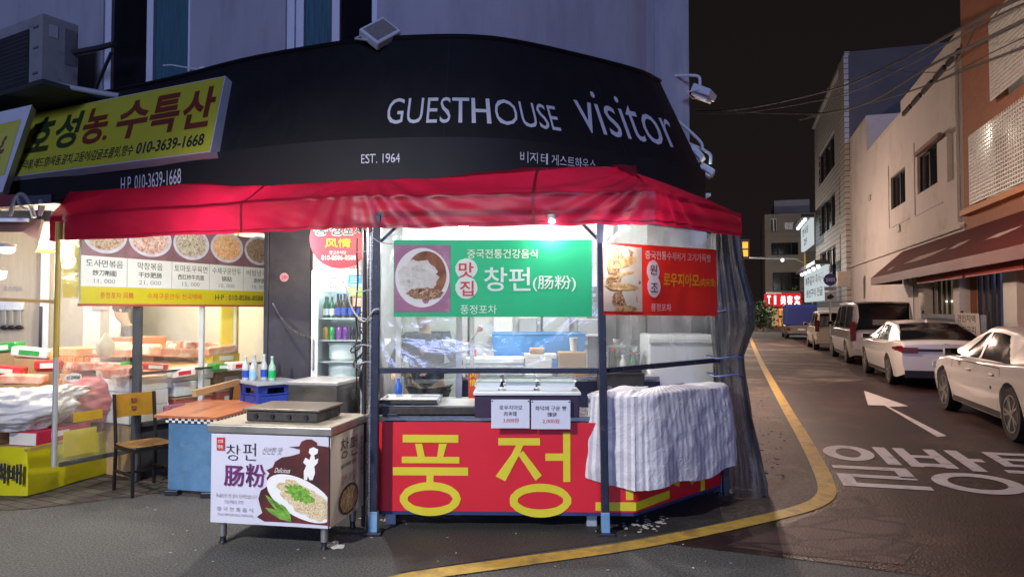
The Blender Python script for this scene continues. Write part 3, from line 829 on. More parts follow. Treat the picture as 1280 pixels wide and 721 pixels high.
def qlet(f, body, i0, j0, i1, j1, mat, parent, bold=.0, e=.007):
    return MB().text(body, (i0, j0, i1, j1), f, bold=bold, e=e).build('lettering', mat, parent)
qlet(rq, '중국전통수제버거 고기가득빵', .32, .80, .93, .92, m_tc, rb_, .01)
MB().ellipse((.385, .63), .052, .155, rq, .006, jag=.03).ellipse((.39, .41), .055, .155, rq, .0065, jag=.03).build('stamp', m_tw, rb_)
qlet(rq, '원', .355, .58, .415, .72, m_ink, rb_, .004, .009)
qlet(rq, '조', .36, .33, .42, .46, m_ink, rb_, .004, .009)
qlet(rq, '로우지아모', .475, .42, .815, .62, m_ty, rb_, .022)
qlet(rq, '(肉夹馍)', .82, .42, .975, .56, m_ty, rb_, .004)
qlet(rq, '풍정포차', .365, .06, .55, .17, m_tw, rb_, .008)

# ---------------------------------------------------------------- clear vinyl sheets
m_vinyl = M_clear('clear_vinyl', haze=.20, gloss=.10, rough=.16, wr=1.0, wscale=2.2, hazecol=(.62, .66, .68))
PAv = Panel((A_.x, A_.y + .012), (B_ - A_)[:2]); PAv.wave = lambda a, b: .016 * noise.noise(V((a * 2.1, b * 2.4, 9))) + .02 * sin(math.atan2(b - 1.5, a + .02) * 16) * math.exp(-a * 3.2)
r1 = PAv.rect(473, 282, 747, 461)
o = MB().grid(90, 30, lambda i, j: PAv.at(r1[0] + (r1[2] - r1[0]) * i, r1[1] + (r1[3] - r1[1]) * j)).build('vinyl_sheet', m_vinyl, None, smooth=80)
tag(o, 'crumpled clear vinyl sheet hanging behind the green banner', 'vinyl sheet')
PCv = Panel((B_.x, B_.y + .02), (C_ - B_)[:2]); PCv.wave = wob(7)
r1 = PCv.rect(757, 284, 898, 459)
o = MB().grid(50, 20, lambda i, j: PCv.at(r1[0] + (r1[2] - r1[0]) * i, r1[1] + (r1[3] - r1[1]) * j)).build('vinyl_sheet', M_clear('clear_vinyl_dull', tint=(.80, .84, .84), haze=.30, gloss=.08, rough=.2, wr=.6, wscale=2, hazecol=(.5, .54, .54)), None, smooth=80)
tag(o, 'dull clear vinyl sheet hanging behind the red banner', 'vinyl sheet')

# ---------------------------------------------------------------- counter with the big red sign
m_signred = M('sign_red', (.62, .012, .026), .42, var=.06, scale=1.5)
m_signyel = M('sign_yellow', (.66, .56, .022), .5, var=.05)
cA, cB, cC = V((-1.06, 5.47, 0)), V((.945, 5.42, 0)), V((1.90, 6.45, 0))
cl = [(cB - cA).length, (cC - cB).length]
def csurf(a, b, e=0.0):                                # a along the bent front, b height
    if a <= cl[0]: d = (cB - cA).normalized(); p = cA + d * a
    else: d = (cC - cB).normalized(); p = cB + d * (a - cl[0])
    n = V((d.y, -d.x, 0)); w = .06
    if abs(a - cl[0]) < w:
        d2 = ((cC - cB).normalized() + (cB - cA).normalized()).normalized(); n = n.lerp(V((d2.y, -d2.x, 0)), 1 - abs(a - cl[0]) / w).normalized()
    q = p + n * (e + .004 * noise.noise(V((a * 2.5, b * 3, 2)))); q.z = b; return q
ct = thing('stall_counter', 'bent stall counter wrapped in a red vinyl front with giant yellow lettering', 'counter', (.3, 5.9, 0))
def cb0(a): return .135 if a < cl[0] else .135 - .045 * (a - cl[0]) / cl[1]
MB().grid(80, 6, lambda i, j: csurf((cl[0] + cl[1]) * i, cb0((cl[0] + cl[1]) * i) * (1 - j) + .815 * j)).build('vinyl_front', m_signred, ct, smooth=60)
mb = MB()
for i in range(60):
    a0, a1 = (cl[0] + cl[1]) * i / 60, (cl[0] + cl[1]) * (i + 1) / 60
    mb.poly([csurf(a0, cb0(a0) - .028, -.005), csurf(a1, cb0(a1) - .028, -.005), csurf(a1, cb0(a1) + .01, -.005), csurf(a0, cb0(a0) + .01, -.005)])
mb.build('bottom_frame', M('frame_blue', (.02, .04, .13), .5, var=.2), ct)
def ca_of(px, py):
    return min((abs(proj(csurf((cl[0] + cl[1]) * k / 500, .45))[0] - px), (cl[0] + cl[1]) * k / 500) for k in range(501))[1]
def crect(x0, y0, x1, y1):
    a0, a1 = ca_of(x0, 0), ca_of(x1, 0); am = csurf((a0 + a1) / 2, .45)
    zz = lambda py: HCAM + (387 - py) / F * am.y
    return a0, zz(y1), a1, zz(y0)
let = MB()
def cstroke(x0, y0, x1, y1):
    a0, b0, a1, b1 = crect(x0, y0, x1, y1); n = max(1, int((a1 - a0) / .06))
    for k in range(n):
        u0, u1 = a0 + (a1 - a0) * k / n, a0 + (a1 - a0) * (k + 1) / n
        let.poly([csurf(u0, b0, .005), csurf(u1, b0, .005), csurf(u1, b1, .005), csurf(u0, b1, .005)])
def cpoly(pts):
    ps = []
    for x, y in pts:
        a = ca_of(x, 0); p = csurf(a, .45); ps.append(csurf(a, HCAM + (387 - y) / F * p.y, .0055))
    let.poly(ps)
def cring(x0, y0, x1, y1, tx, ty, n=40):
    cx, cy, rx, ry = (x0 + x1) / 2, (y0 + y1) / 2, (x1 - x0) / 2, (y1 - y0) / 2
    for k in range(n):
        t0, t1 = 2 * pi * k / n, 2 * pi * (k + 1) / n
        cpoly([(cx + rx * cos(t0), cy + ry * sin(t0)), (cx + rx * cos(t1), cy + ry * sin(t1)), (cx + (rx - tx) * cos(t1), cy + (ry - ty) * sin(t1)), (cx + (rx - tx) * cos(t0), cy + (ry - ty) * sin(t0))])
# pung
cstroke(504, 542, 573, 551.5); cpoly([(518.5, 553), (528, 553), (531, 569), (522.5, 569)]); cpoly([(549, 553), (559, 553), (554.5, 569), (546, 569)])
cstroke(502, 569, 574, 577); cstroke(491, 582, 585, 592); cstroke(533.5, 592, 542, 601)
cring(500, 600, 576, 641.5, 10, 10)
# jeong
cstroke(623, 546, 675, 555); cpoly([(644.5, 555), (653.5, 555), (650, 566), (632, 599), (620, 593), (639, 566)]); cpoly([(647, 566), (654, 562), (677, 592), (670, 598.5)])
cstroke(682, 565, 705, 574); cstroke(704.5, 539, 713, 600)
cring(637, 602, 714, 643.5, 10, 10)
# po, its lower bar showing under the cloth and round the corner
cstroke(752, 545, 832, 554); cstroke(752, 594, 832, 602); cstroke(770, 554, 777, 594); cstroke(800, 554, 806, 594)
cstroke(744, 622, 836, 632.5); cstroke(782, 602, 791, 622)
# cha
cstroke(846, 548, 862, 556); cstroke(840, 560, 868, 567); cpoly([(850, 567), (858, 567), (848, 606), (839, 602)]); cpoly([(853, 580), (858, 577), (869, 598), (864, 604)]); cstroke(875, 540, 880, 611); cstroke(880, 572, 890, 580)
let.build('lettering', m_signyel, ct)
# carcass, steel top, boards, legs
m_cdark = M('counter_dark', (.035, .032, .030), .6, var=.4, scale=14)
inner = [cA + V((.02, .03, 0)), cB + V((-.02, .03, 0)), cC + V((-.03, .02, 0)), V((1.5, 6.9, 0)), V((.65, 5.97, 0)), V((-1.04, 6.02, 0))]
MB().prism([V((p.x, p.y, .16)) for p in inner], (0, 0, .66)).build('carcass', m_cdark, ct)
MB().prism([V((p.x, p.y, .822)) for p in inner], (0, 0, .035)).build('steel_top', m_steel, ct)
for p in ((-.95, 5.6), (.62, 5.55), (1.55, 6.5), (-.95, 5.95), (.6, 5.9)):
    MB().box((p[0], p[1], .08), (.08, .08, .16), bev=.006).build('leg', M('leg_grey', (.30, .34, .40), .6), ct)
# dark griddle edge on the left half, glass-topped tray on it
gr = thing('griddle_plate', 'long blackened steel griddle along the left of the stall counter', 'griddle', (-.45, 5.62, .857))
MB().box((-.45, 5.66, .905), (1.14, .48, .058), bev=.006).build('body', M('burnt_steel', (.045, .038, .032), .55, .3, var=.5, scale=20), gr)
MB().box((-.45, 5.69, .938), (1.10, .44, .006)).build('top_plate', M('plate_pale', (.50, .54, .50), .4, .3, var=.15), gr)
for x in (-.93, -.15): MB().box((x, 5.42, .874), (.12, .02, .022), bev=.004).build('bracket', m_navy, gr)
ty = thing('serving_tray', 'shallow white enamel tray tipped on the griddle at the left pole', 'tray', (-.78, 5.62, .942))
MB().box((-.80, 5.62, .962), (.46, .36, .012), bev=.004).build('base', M('enamel', (.62, .68, .64), .3), ty)
for s in (-1, 1): MB().box((-.80 + s * .225, 5.62, .972), (.012, .36, .03)).build('rim', m_steel, ty)
for s in (-1, 1): MB().box((-.80, 5.62 + s * .175, .972), (.44, .012, .03)).build('rim', m_white if s > 0 else m_cdark, ty)
# dark box with meal trays and price cards
m_purp = M('dark_purple', (.035, .018, .045), .4, var=.2)
bx = thing('display_box', 'dark purple counter box with a white top under the plastic meal trays', 'display box', (.13, 5.45, .857))
MB().box((.115, 5.56, .945), (.80, .34, .17), bev=.006).build('body', m_purp, bx)
MB().box((.115, 5.55, 1.042), (.82, .37, .024), bev=.006).build('top', M('white_board', (.66, .70, .70), .4), bx)
PD = Panel((-.3, 5.352), (1, 0))
m_card = M('price_card', (.60, .63, .74), .6, var=.03)
for k, (x0, y0, x1, y1, lines, lab) in enumerate((
        (614, 499, 662, 535, [('로우지아모', 624, 506, 653, 512, m_ink), ('肉夹馍', 630, 514, 646, 519.5, m_ink), ('3,000원', 629, 522, 648, 528, m_inkred)], 'price card with handwriting on the left of the purple counter box'),
        (664, 500, 713, 536, [('화덕에 구운 빵', 669, 507, 708, 513, m_ink), ('馍饼', 684, 515, 696, 520.5, m_ink), ('2,000원', 678, 523, 699, 529, m_inkred)], 'price card with handwriting on the right, next to the striped cloth'))):
    r = PD.rect(x0, y0, x1, y1)
    c = thing('price_card', lab, 'price card', PD.at((r[0] + r[2]) / 2, r[1]), 0, 'price cards on the counter box')
    mb = MB(); mb.box(PD.at((r[0] + r[2]) / 2, (r[1] + r[3]) / 2, .0), (r[2] - r[0], .006, r[3] - r[1]), bev=.002); mb.build('sheet', m_card, c)
    for body, a, b, c_, d, mt in lines: blet(PD, body, a, b, c_, d, mt, c, .004, .006)
    mb = MB()
    for s in (.03, .97): mb.sphere(PD.at(r[0] + (r[2] - r[0]) * s, r[3] - .012, .004), .006, n=8)
    mb.build('pin', m_bolt, c)
m_pet = M_clear('clear_plastic', haze=.12, gloss=.12, rough=.1)
m_foam = M('white_foam', (.75, .80, .80), .6, var=.04)
for k, (x, w, n, dy) in enumerate(((-.19, .20, 2, 0), (.06, .26, 2, .02), (.34, .30, 2, 0))):
    t = thing('meal_tray', ('two stacked white meal trays under clear lids, left on the purple counter box', 'two stacked white meal trays under clear lids, middle of the purple counter box', 'two stacked white meal trays beside the striped cloth on the purple box')[k], 'meal trays', (x, 5.55 + dy, 1.055), 0, 'meal trays on the counter')
    for j in range(n):
        MB().lathe([(.42, 0), (.5, .34), (.52, .36), (.48, .34), (.41, .05)], n=4, m=Matrix.Translation((x + .01 * j, 5.55 + dy, 1.056 + .03 * j)) @ Matrix.Diagonal((w * 1.0, .2, .11, 1)) @ Matrix.Rotation(pi / 4, 4, 'Z') @ Matrix.Diagonal((1.36, 1.36, 1, 1))).build('tray', m_foam, t)
    MB().box((x, 5.55 + dy, 1.148), (w * .96, .2, .075), bev=.02).build('lid', m_pet, t)

# ---------------------------------------------------------------- striped cloth over the right-hand counter
def stripe_mat():
    m = bpy.data.materials.new('striped_cloth'); m.use_nodes = True
    t = m.node_tree; N = t.nodes; L = t.links; b = N['Principled BSDF']
    uv = N.new('ShaderNodeUVMap'); uv.uv_map = 'UVMap'
    mp = N.new('ShaderNodeMapping'); mp.inputs['Scale'].default_value = (1, 0, 0); L.new(uv.outputs[0], mp.inputs[0])
    w = N.new('ShaderNodeTexWave'); w.wave_type = 'BANDS'; w.bands_direction = 'X'; w.inputs['Scale'].default_value = 12.5; w.inputs['Distortion'].default_value = 0
    L.new(mp.outputs[0], w.inputs['Vector'])
    r = N.new('ShaderNodeValToRGB'); r.color_ramp.elements[0].position = .42; r.color_ramp.elements[1].position = .58
    r.color_ramp.elements[0].color = (.47, .46, .53, 1); r.color_ramp.elements[1].color = (.70, .69, .71, 1)
    L.new(w.outputs['Fac'], r.inputs[0])
    co = N.new('ShaderNodeTexCoord'); ns = N.new('ShaderNodeTexNoise'); ns.inputs['Scale'].default_value = 11; ns.inputs['Detail'].default_value = 7
    L.new(co.outputs['Object'], ns.inputs['Vector'])
    r2 = N.new('ShaderNodeValToRGB'); r2.color_ramp.elements[0].position = .60; r2.color_ramp.elements[1].position = .70
    sep = N.new('ShaderNodeSeparateXYZ'); L.new(uv.outputs[0], sep.inputs[0])
    L.new(ns.outputs['Fac'], r2.inputs[0])
    mk = N.new('ShaderNodeMapRange'); mk.inputs[1].default_value = .38; mk.inputs[2].default_value = .62; L.new(sep.outputs['Y'], mk.inputs[0])
    pk = N.new('ShaderNodeMath'); pk.operation = 'MULTIPLY'
    tri = N.new('ShaderNodeMath'); tri.operation = 'PINGPONG'; tri.inputs[1].default_value = .5; L.new(mk.outputs[0], tri.inputs[0])
    L.new(r2.outputs[0], pk.inputs[0]); L.new(tri.outputs[0], pk.inputs[1])
    mx = N.new('ShaderNodeMix'); mx.data_type = 'RGBA'; mx.inputs[7].default_value = (.42, .16, .24, 1)
    L.new(pk.outputs[0], mx.inputs[0]); L.new(r.outputs[0], mx.inputs[6])
    n3 = N.new('ShaderNodeTexNoise'); n3.inputs['Scale'].default_value = 3; n3.inputs['Detail'].default_value = 8
    L.new(co.outputs['Object'], n3.inputs['Vector'])
    r3 = N.new('ShaderNodeValToRGB'); r3.color_ramp.elements[0].position = .5; r3.color_ramp.elements[1].position = .75; r3.color_ramp.elements[1].color = (.35, .35, .35, 1)
    L.new(n3.outputs['Fac'], r3.inputs[0])
    m3 = N.new('ShaderNodeMix'); m3.data_type = 'RGBA'; m3.inputs[7].default_value = (.40, .37, .36, 1)
    L.new(r3.outputs[0], m3.inputs[0]); L.new(mx.outputs[2], m3.inputs[6])
    L.new(m3.outputs[2], b.inputs['Base Color']); b.inputs['Roughness'].default_value = .8
    nb = N.new('ShaderNodeTexNoise'); nb.inputs['Scale'].default_value = 16; nb.inputs['Detail'].default_value = 6; nb.inputs['Distortion'].default_value = 1.5
    L.new(co.outputs['Object'], nb.inputs['Vector']); bp = N.new('ShaderNodeBump'); bp.inputs['Strength'].default_value = .55; bp.inputs['Distance'].default_value = .02
    L.new(nb.outputs['Fac'], bp.inputs['Height']); L.new(bp.outputs[0], b.inputs['Normal'])
    return m
tb = thing('side_table', 'low table hidden under the striped cloth at the right of the stall', 'table', (1.35, 5.85, 0))
q0, q1 = V((.64, 5.42, 0)), V((1.06, 5.40, 0)); q2 = V((1.92, 6.20, 0)); q3 = V((1.6, 6.62, 0)); q4 = V((.72, 5.80, 0))
MB().prism([V((p.x, p.y, .86)) for p in (q0 + V((.04, .05, 0)), q1 + V((-.02, .05, 0)), q2 + V((-.05, .03, 0)), q3, q4)], (0, 0, .135)).build('top', m_cdark, tb)
# hem path: outer drape goes round q0 -> q1 -> q2
dpath = catmull([V((.66, 5.78, 0)), V((.54, 5.52, 0)), V((.64, 5.375, 0)), V((1.00, 5.30, 0)), V((1.30, 5.50, 0)), V((1.72, 5.88, 0)), V((1.93, 6.10, 0)), V((1.97, 6.42, 0))], 10)
dl = [0.0]
for a, b in zip(dpath, dpath[1:]): dl.append(dl[-1] + (b - a).length)
ctr = V((1.22, 5.95, 0))
def dpos(u):
    t = u * dl[-1]
    for k in range(len(dl) - 1):
        if t <= dl[k + 1] + 1e-9:
            f = (t - dl[k]) / max(1e-9, dl[k + 1] - dl[k]); return dpath[k].lerp(dpath[k + 1], f), (dpath[k + 1] - dpath[k]).normalized()
    return dpath[-1], (dpath[-1] - dpath[-2]).normalized()
def cloth(u, v):                                        # v 0 hem .. .72 table edge .. 1 middle of table
    p, d = dpos(u); n = V((d.y, -d.x, 0))
    hem = .385 - .10 * max(0, (u - .2)) + .03 * sin(u * 17) + (.12 * max(0, .16 - u) / .16) - .05 * math.exp(-((u - .42) / .12) ** 2)
    edge = 1.03 - .012 * sin(u * 9)
    if v < .72:
        w = v / .72; z = hem + (edge - hem) * w
        fold = (.034 * sin(u * 46 + 2.5 * noise.noise(V((u * 5, w * 1.5, 0)))) * (1 - w) ** .7 + .03 * noise.noise(V((u * 9, w * 2.2, 3)))) * (.85 if u < .32 else .22)
        bulge = (.015 if u > .38 else .0) * sin(w * pi) + ((.05 if u > .36 else .03) * (1 - w)) + .007 * noise.noise(V((u * 30, w * 9, 5))) + .012 * noise.noise(V((u * 13, w * 5, 11)))
        q = p + n * (fold + bulge - .055); q.z = z
    else:
        w = (v - .72) / .28; pe = p - n * .055
        q = pe.lerp(ctr, w * .85); q.z = edge + .018 * sin(w * 2.8) + .018 * noise.noise(V((q.x * 6, q.y * 6, 1))) * (1 + (2.5 if u < .3 else 0) * (1 - w))
    return q
mb = MB(); mb.grid(260, 60, cloth, uv=True)
o = mb.build('striped_cloth', stripe_mat(), None, smooth=80)
tag(o, 'crumpled white and lilac striped cloth draped over the right end of the counter', 'cloth')

# ---------------------------------------------------------------- dark plastic tarp gathered at the right pole
m_tarp = M('smoke_plastic', (.085, .083, .085), .34, var=.5, scale=4, transl=.25, alpha=.72, bump=.5, bscale=8, stretch=(3, 3, .5), dirt=(.22, .19, .18), dirt_amt=.2)
keys = [(290, 908, 19), (330, 911, 23), (380, 917, 30), (410, 919, 28), (445, 914, 20), (470, 915, 20), (520, 921, 23), (570, 929, 30), (606, 932, 36)]
def tkey(v):
    x = v * (len(keys) - 1); k = min(int(x), len(keys) - 2); f = x - k; f = f * f * (3 - 2 * f)
    return [keys[k][i] + (keys[k + 1][i] - keys[k][i]) * f for i in range(3)]
def tarpf(i, j):
    py, cx, hw = tkey(1 - j); Yc = 6.42
    c = D(cx, py, Yc); hw = hw * .84 / F * Yc; a = 2 * pi * i
    r = 1 + .13 * sin(a * 9 + 2 * noise.noise(V((j * 2, 0, 1)))) + .22 * noise.noise(V((cos(a) * 1.4, sin(a) * 1.4, j * 4))) + .07 * sin(a * 17 + j * 5)
    z = c.z if j > .02 else .012
    return V((c.x + cos(a) * hw * r, c.y + .05 + sin(a) * hw * .7 * r, max(z, .012)))
mb = MB(); mb.grid(90, 70, tarpf, closed=True)
tp = solo('plastic_tarp', mb, m_tarp, 'dark smoky plastic tarp gathered and tied to the right corner pole of the stall', 'tarp', smooth=80)
mb = MB()
for py, w in ((446, 1.12), (468, 1.1), (388, .9)):
    c = D(908, py, 6.42); mb.tube([c + V((.15 * w * cos(t * .35), .04 + .13 * w * sin(t * .35), .01 * sin(t))) for t in range(19)], .006, 5)
solo('tie_string', mb, M('tie_blue', (.10, .16, .40), .5), 'blue and grey strings tied round the gathered smoky tarp', 'string', smooth=60)
# ================================================================== STALL INTERIOR
m_iwall = M('white_panel', (.78, .80, .78), .6, var=.05, scale=2, dirt=(.55, .56, .54), dirt_amt=.15)
m_grey = M('grey_panel', (.34, .36, .37), .55, var=.15, scale=3)
m_alu = M('aluminium', (.62, .64, .62), .35, .6, var=.08)
bw = thing('back_wall', 'white panel wall at the back of the food stall, seen over the banners', 'wall', (.4, 8.2, 0))
MB().box((.49, 8.25, 1.43), (3.58, .06, 2.86)).build('panel', m_iwall, bw)
MB().box((-1.31, 7.25, 1.43), (.05, 2.0, 2.86)).build('side_panel', m_grey, bw)
MB().bar((1.99, 6.68, 1.25), (2.30, 8.22, 1.25), .04, 2.5).build('side_panel', M('panel_dark', (.15, .155, .16), .5, var=.2), bw)
MB().box((.35, 7.75, 2.835), (3.3, 1.4, .03)).build('ceiling_panel', m_iwall, bw)
MB().box((.49, 8.205, .96), (3.5, .02, 1.92)).build('dado', M('dado_grey', (.54, .56, .56), .6, var=.12), bw)
MB().box((1.55, 8.19, .98), (1.35, .02, 1.94)).build('dark_panel', M('panel_dark', (.15, .155, .16), .5, var=.2), bw)
for x in (-.5, .35, 1.2): MB().box((x, 8.21, 1.43), (.035, .03, 2.8)).build('batten', m_alu, bw)
# sliding aluminium screen behind the counter
sw = thing('sliding_window', 'aluminium framed sliding glass screen behind the stall counter', 'window', (-.45, 6.35, .86))
for x, w in ((-1.02, .05), (-.475, .055), (-.36, .04)): MB().box((x, 6.35, 1.5), (w, .05, 1.3), bev=.004).build('upright', m_alu, sw)
for z in (.875, 2.15): MB().box((-.45, 6.35, z), (1.15, .045, .04), bev=.004).build('rail', m_alu, sw)
MB().box((-.75, 6.36, 1.5), (.5, .006, 1.2)).build('pane', M_clear('window_glass', haze=.04, gloss=.07, rough=.03), sw)
# low wall below, work table
wt = thing('work_table', 'steel work table inside the stall behind the counter', 'table', (.35, 7.1, 0))
MB().box((.45, 7.1, 1.03), (1.9, .8, .04), bev=.006).build('top', m_steel, wt)
MB().box((.45, 6.69, .52), (1.9, .02, .97)).build('front_panel', M('bench_navy', (.012, .018, .045), .5, var=.3), wt)
for x in (-.45, 1.35):
    for y in (6.75, 7.45): MB().box((x, y, .505), (.04, .04, 1.01)).build('leg', m_steel, wt)
MB().box((.45, 7.1, .35), (1.85, .75, .03)).build('shelf', m_steel, wt)
m_tub = M('blue_tub', (.02, .20, .52), .4, var=.12, scale=3)
def px_box(name, label, cat, x0, y0, x1, y1, Y, dep, mat, bev=.01, rz=0.0):
    a, b = D(x0, y1, Y), D(x1, y0, Y)
    t = thing(name, label, cat, ((a.x + b.x) / 2, Y + dep / 2, a.z), rz)
    MB().box((0, 0, (b.z - a.z) / 2), (b.x - a.x, dep, b.z - a.z), bev=bev).build('body', mat, t, local=True)
    return t, a, b
a, b = D(614, 447, 6.95), D(733, 418, 6.95)
t = thing('plastic_tub', 'large bright blue plastic tub on the work table inside the stall', 'tub', ((a.x + b.x) / 2, 7.2, 1.052))
MB().lathe([(.46, 0), (.5, b.z - 1.052), (.515, b.z - 1.052), (.515, b.z - 1.045), (.49, b.z - 1.04), (.44, .02)], n=4, m=Matrix.Translation(((a.x + b.x) / 2, 7.2, 1.052)) @ Matrix.Diagonal(((b.x - a.x) * 1.4, .55 * 1.2, 1, 1)) @ Matrix.Rotation(pi / 4, 4, 'Z')).build('bin', m_tub, t)
m_kraft = M('kraft_board', (.42, .27, .13), .8, var=.15, scale=4)
m_wbox = M('white_carton', (.70, .71, .68), .7, var=.06)
t, a, b = px_box('cardboard_box', 'brown cardboard box on the work table in front of the blue tub', 'box', 698, 440, 733, 470, 6.72, .2, m_kraft)
MB().box((0, -.101, .06), (.27, .003, .03)).build('tape', M('tape', (.50, .30, .06), .4), t, local=True)
for k, (x0, y0, x1, y1) in enumerate(((656, 448, 690, 470), (655, 442, 696, 449), (662, 435, 681, 443))):
    px_box('food_carton', ('white food carton at the bottom of the small pile before the blue tub', 'flat white carton in the middle of the pile before the blue tub', 'small tan carton on top of the pile before the blue tub')[k], 'carton', x0, y0, x1, y1, 6.74, .16, m_kraft if k == 2 else m_wbox)
p = D(718, 439, 6.70)
t = thing('paper_cup', 'white cup standing on the brown cardboard box in the stall', 'cup', (p.x, 6.80, p.z))
MB().lathe([(.03, 0), (.042, .12), (.045, .125), (.04, .12), (.028, .01)], (p.x, 6.80, p.z), 14).build('cup', m_wbox, t, smooth=40)
a, b = D(600, 459, 6.6), D(655, 446, 6.6)
t, a, b = px_box('tray_stack', 'wide stack of pale trays at the left of the work table', 'trays', 582, 447, 655, 470, 6.68, .25, m_foam)
for k in range(4): MB().box((0, -.002, .02 + k * .035), (b.x - a.x + .012, .256, .006)).build('tray_rim', m_alu, t, local=True)
# wall shelf with bowls and boxes over the tub
sh = thing('wall_shelf', 'white wall shelf over the blue tub inside the stall', 'shelf', (.35, 8.1, 1.38))
MB().box((.38, 8.08, 1.395), (1.25, .26, .03), bev=.004).build('board', m_iwall, sh)
for x in (-.1, .85): MB().box((x, 8.12, 1.33), (.03, .18, .1)).build('bracket', m_alu, sh)
for k, (x, w, h, m_) in enumerate(((-.10, .22, .2, m_wbox), (.18, .2, .17, m_grey), (.50, .3, .19, m_alu), (.86, .22, .15, m_grey))):
    t = thing('storage_box', ('white storage box at the left end of the wall shelf', 'grey storage box second on the wall shelf', 'long silver storage box on the wall shelf', 'grey storage box at the right end of the wall shelf')[k], 'box', (x, 8.06, 1.41))
    MB().box((x, 8.06, 1.41 + h / 2), (w, .2, h), bev=.01).build('body', m_, t)
    MB().box((x, 8.06, 1.41 + h + .008), (w + .015, .21, .018), bev=.005).build('lid', m_wbox, t)
# chest freezer, dark equipment
t, a, b = px_box('chest_freezer', 'tall white chest freezer behind the red banner in the stall', 'freezer', 812, 418, 893, 640, 7.05, .5, M('white_enamel', (.74, .78, .78), .35, var=.04), .02)
MB().box((0, -.26, b.z - a.z - .06), (b.x - a.x + .01, .03, .05), bev=.008).build('lid', m_iwall, t, local=True)
MB().box((-.1, -.27, (b.z - a.z) * .7), (.12, .02, .03), bev=.006).build('handle', m_grey, t, local=True)
t, a, b = px_box('gas_cooker', 'black gas cooker on the counter behind pole and striped cloth', 'cooker', 752, 466, 806, 492, 6.3, .35, m_cdark)
for k in range(3): MB().cyl((-.12 + k * .12, -.18, .05), .022, .02, 'Y').build('knob', m_steel, t, local=True)
MB().box((0, 0, .2), (.34, .3, .02)).build('grate', m_bolt, t, local=True)
t = thing('kitchen_stool', 'wooden stool with two rungs standing behind the glass screen', 'stool', (-.98, 7.3, 0))
MB().cyl((-.98, 7.3, 1.02), .16, .04).build('seat', m_kraft, t, smooth=40)
for k in range(4):
    dx, dy = .13 * cos(k * pi / 2 + .7), .13 * sin(k * pi / 2 + .7)
    MB().bar((-.98 + dx, 7.3 + dy, 1.0), (-.98 + dx * 1.5, 7.3 + dy * 1.5, 0), .035).build('leg', m_kraft, t)
MB().box((-.98, 7.3, .62), (.28, .28, .03)).build('rung', m_kraft, t)
p = D(498, 500, 6.2)
t = thing('water_bottle', 'blue plastic bottle standing just left of the wooden stool', 'bottle', (p.x, 6.2, .86))
MB().lathe([(.03, 0), (.032, .02), (.032, .15), (.014, .19), (.014, .22)], (p.x, 6.2, .86), 12).build('bottle', M('blue_plastic', (.03, .12, .55), .3), t, smooth=40)
a, b = D(585.5, 491, 6.1), D(600, 463, 6.1)
t = thing('snack_packet', 'red snack packet with yellow lettering standing on the counter by the screen', 'packet', ((a.x + b.x) / 2, 6.12, .86))
MB().box(((a.x + b.x) / 2, 6.12, (.86 + b.z) / 2), (b.x - a.x, .05, b.z - .86), bev=.012).build('packet', M('packet_red', (.62, .06, .02), .35), t)
PK = Panel((a.x, 6.094), (1, 0))
MB().text('风', (.01, a.z + .13, .07, a.z + .19), PK.at, .01).text('情', (.01, a.z + .06, .07, a.z + .12), PK.at, .01).build('lettering', m_yel, t)
# hanging white ladle
hk = thing('ladle', 'white long-handled ladle hanging inside the stall behind clear vinyl', 'ladle', D(586, 431, 6.0))
MB().bar(D(585, 430, 6.0), D(599, 412, 6.0), .02, .012, bev=.004).build('handle', M('ladle_white', (.80, .72, .74), .4), hk)
MB().sphere(D(600, 410.5, 6.0), .028, n=12).build('hook_end', M('ladle_pink', (.74, .45, .52), .4), hk, smooth=180)
MB().sphere(D(584, 432, 6.0), .035, (1, .8, .7), n=12).build('scoop', M('ladle_white', (1, 1, 1)), hk, smooth=180)
# clutter on the bench: sauce bottles, jars, hanging tools, stock pot
for k, (x, h, r, col, lab) in enumerate(((-.36, .24, .034, (.50, .03, .02), 'red sauce bottle at the left end of the stall bench'), (-.27, .20, .032, (.62, .40, .04), 'mustard yellow squeeze bottle beside the red sauce bottle'), (.98, .25, .04, (.05, .03, .02), 'dark soy sauce bottle right of the blue tub'), (1.08, .19, .04, (.66, .66, .62), 'white seasoning jar right of the blue tub'), (1.18, .22, .035, (.04, .22, .08), 'green oil bottle at the right end of the stall bench'))):
    t = thing('sauce_bottle', lab, 'bottle', (x, 6.85, 1.051))
    MB().lathe([(r * .9, 0), (r, .01), (r, h * .62), (r * .45, h * .78), (r * .4, h * .93)], (0, 0, 0), 14).build('bottle', M('sauce_%d' % k, col, .25), t, smooth=40, local=True)
    MB().cyl((0, 0, h * .96), r * .5, h * .09, n=12).build('cap', m_white if k % 2 else m_signred, t, local=True)
t = thing('stock_pot', 'tall steel stock pot on the bench at the right of the stall', 'pot', (1.12, 7.2, 1.05))
MB().lathe([(.15, 0), (.155, .01), (.155, .24), (.162, .245), (.162, .255), (.05, .285), (.018, .29), (.018, .31)], (0, 0, 0), 24).build('pot', m_steel, t, smooth=40, local=True)
for s in (-1, 1): MB().tube([(s * .155, -.04, .19), (s * .20, -.03, .19), (s * .20, .03, .19), (s * .155, .04, .19)], .008, 6).build('handle', m_steel, t, local=True)
rl_ = thing('tool_rail', 'steel rail with hooks along the back wall of the stall', 'rail', (1.25, 8.18, 1.62))
MB().bar((.98, 8.17, 1.62), (1.85, 8.17, 1.62), .018).build('bar', m_steel, rl_)
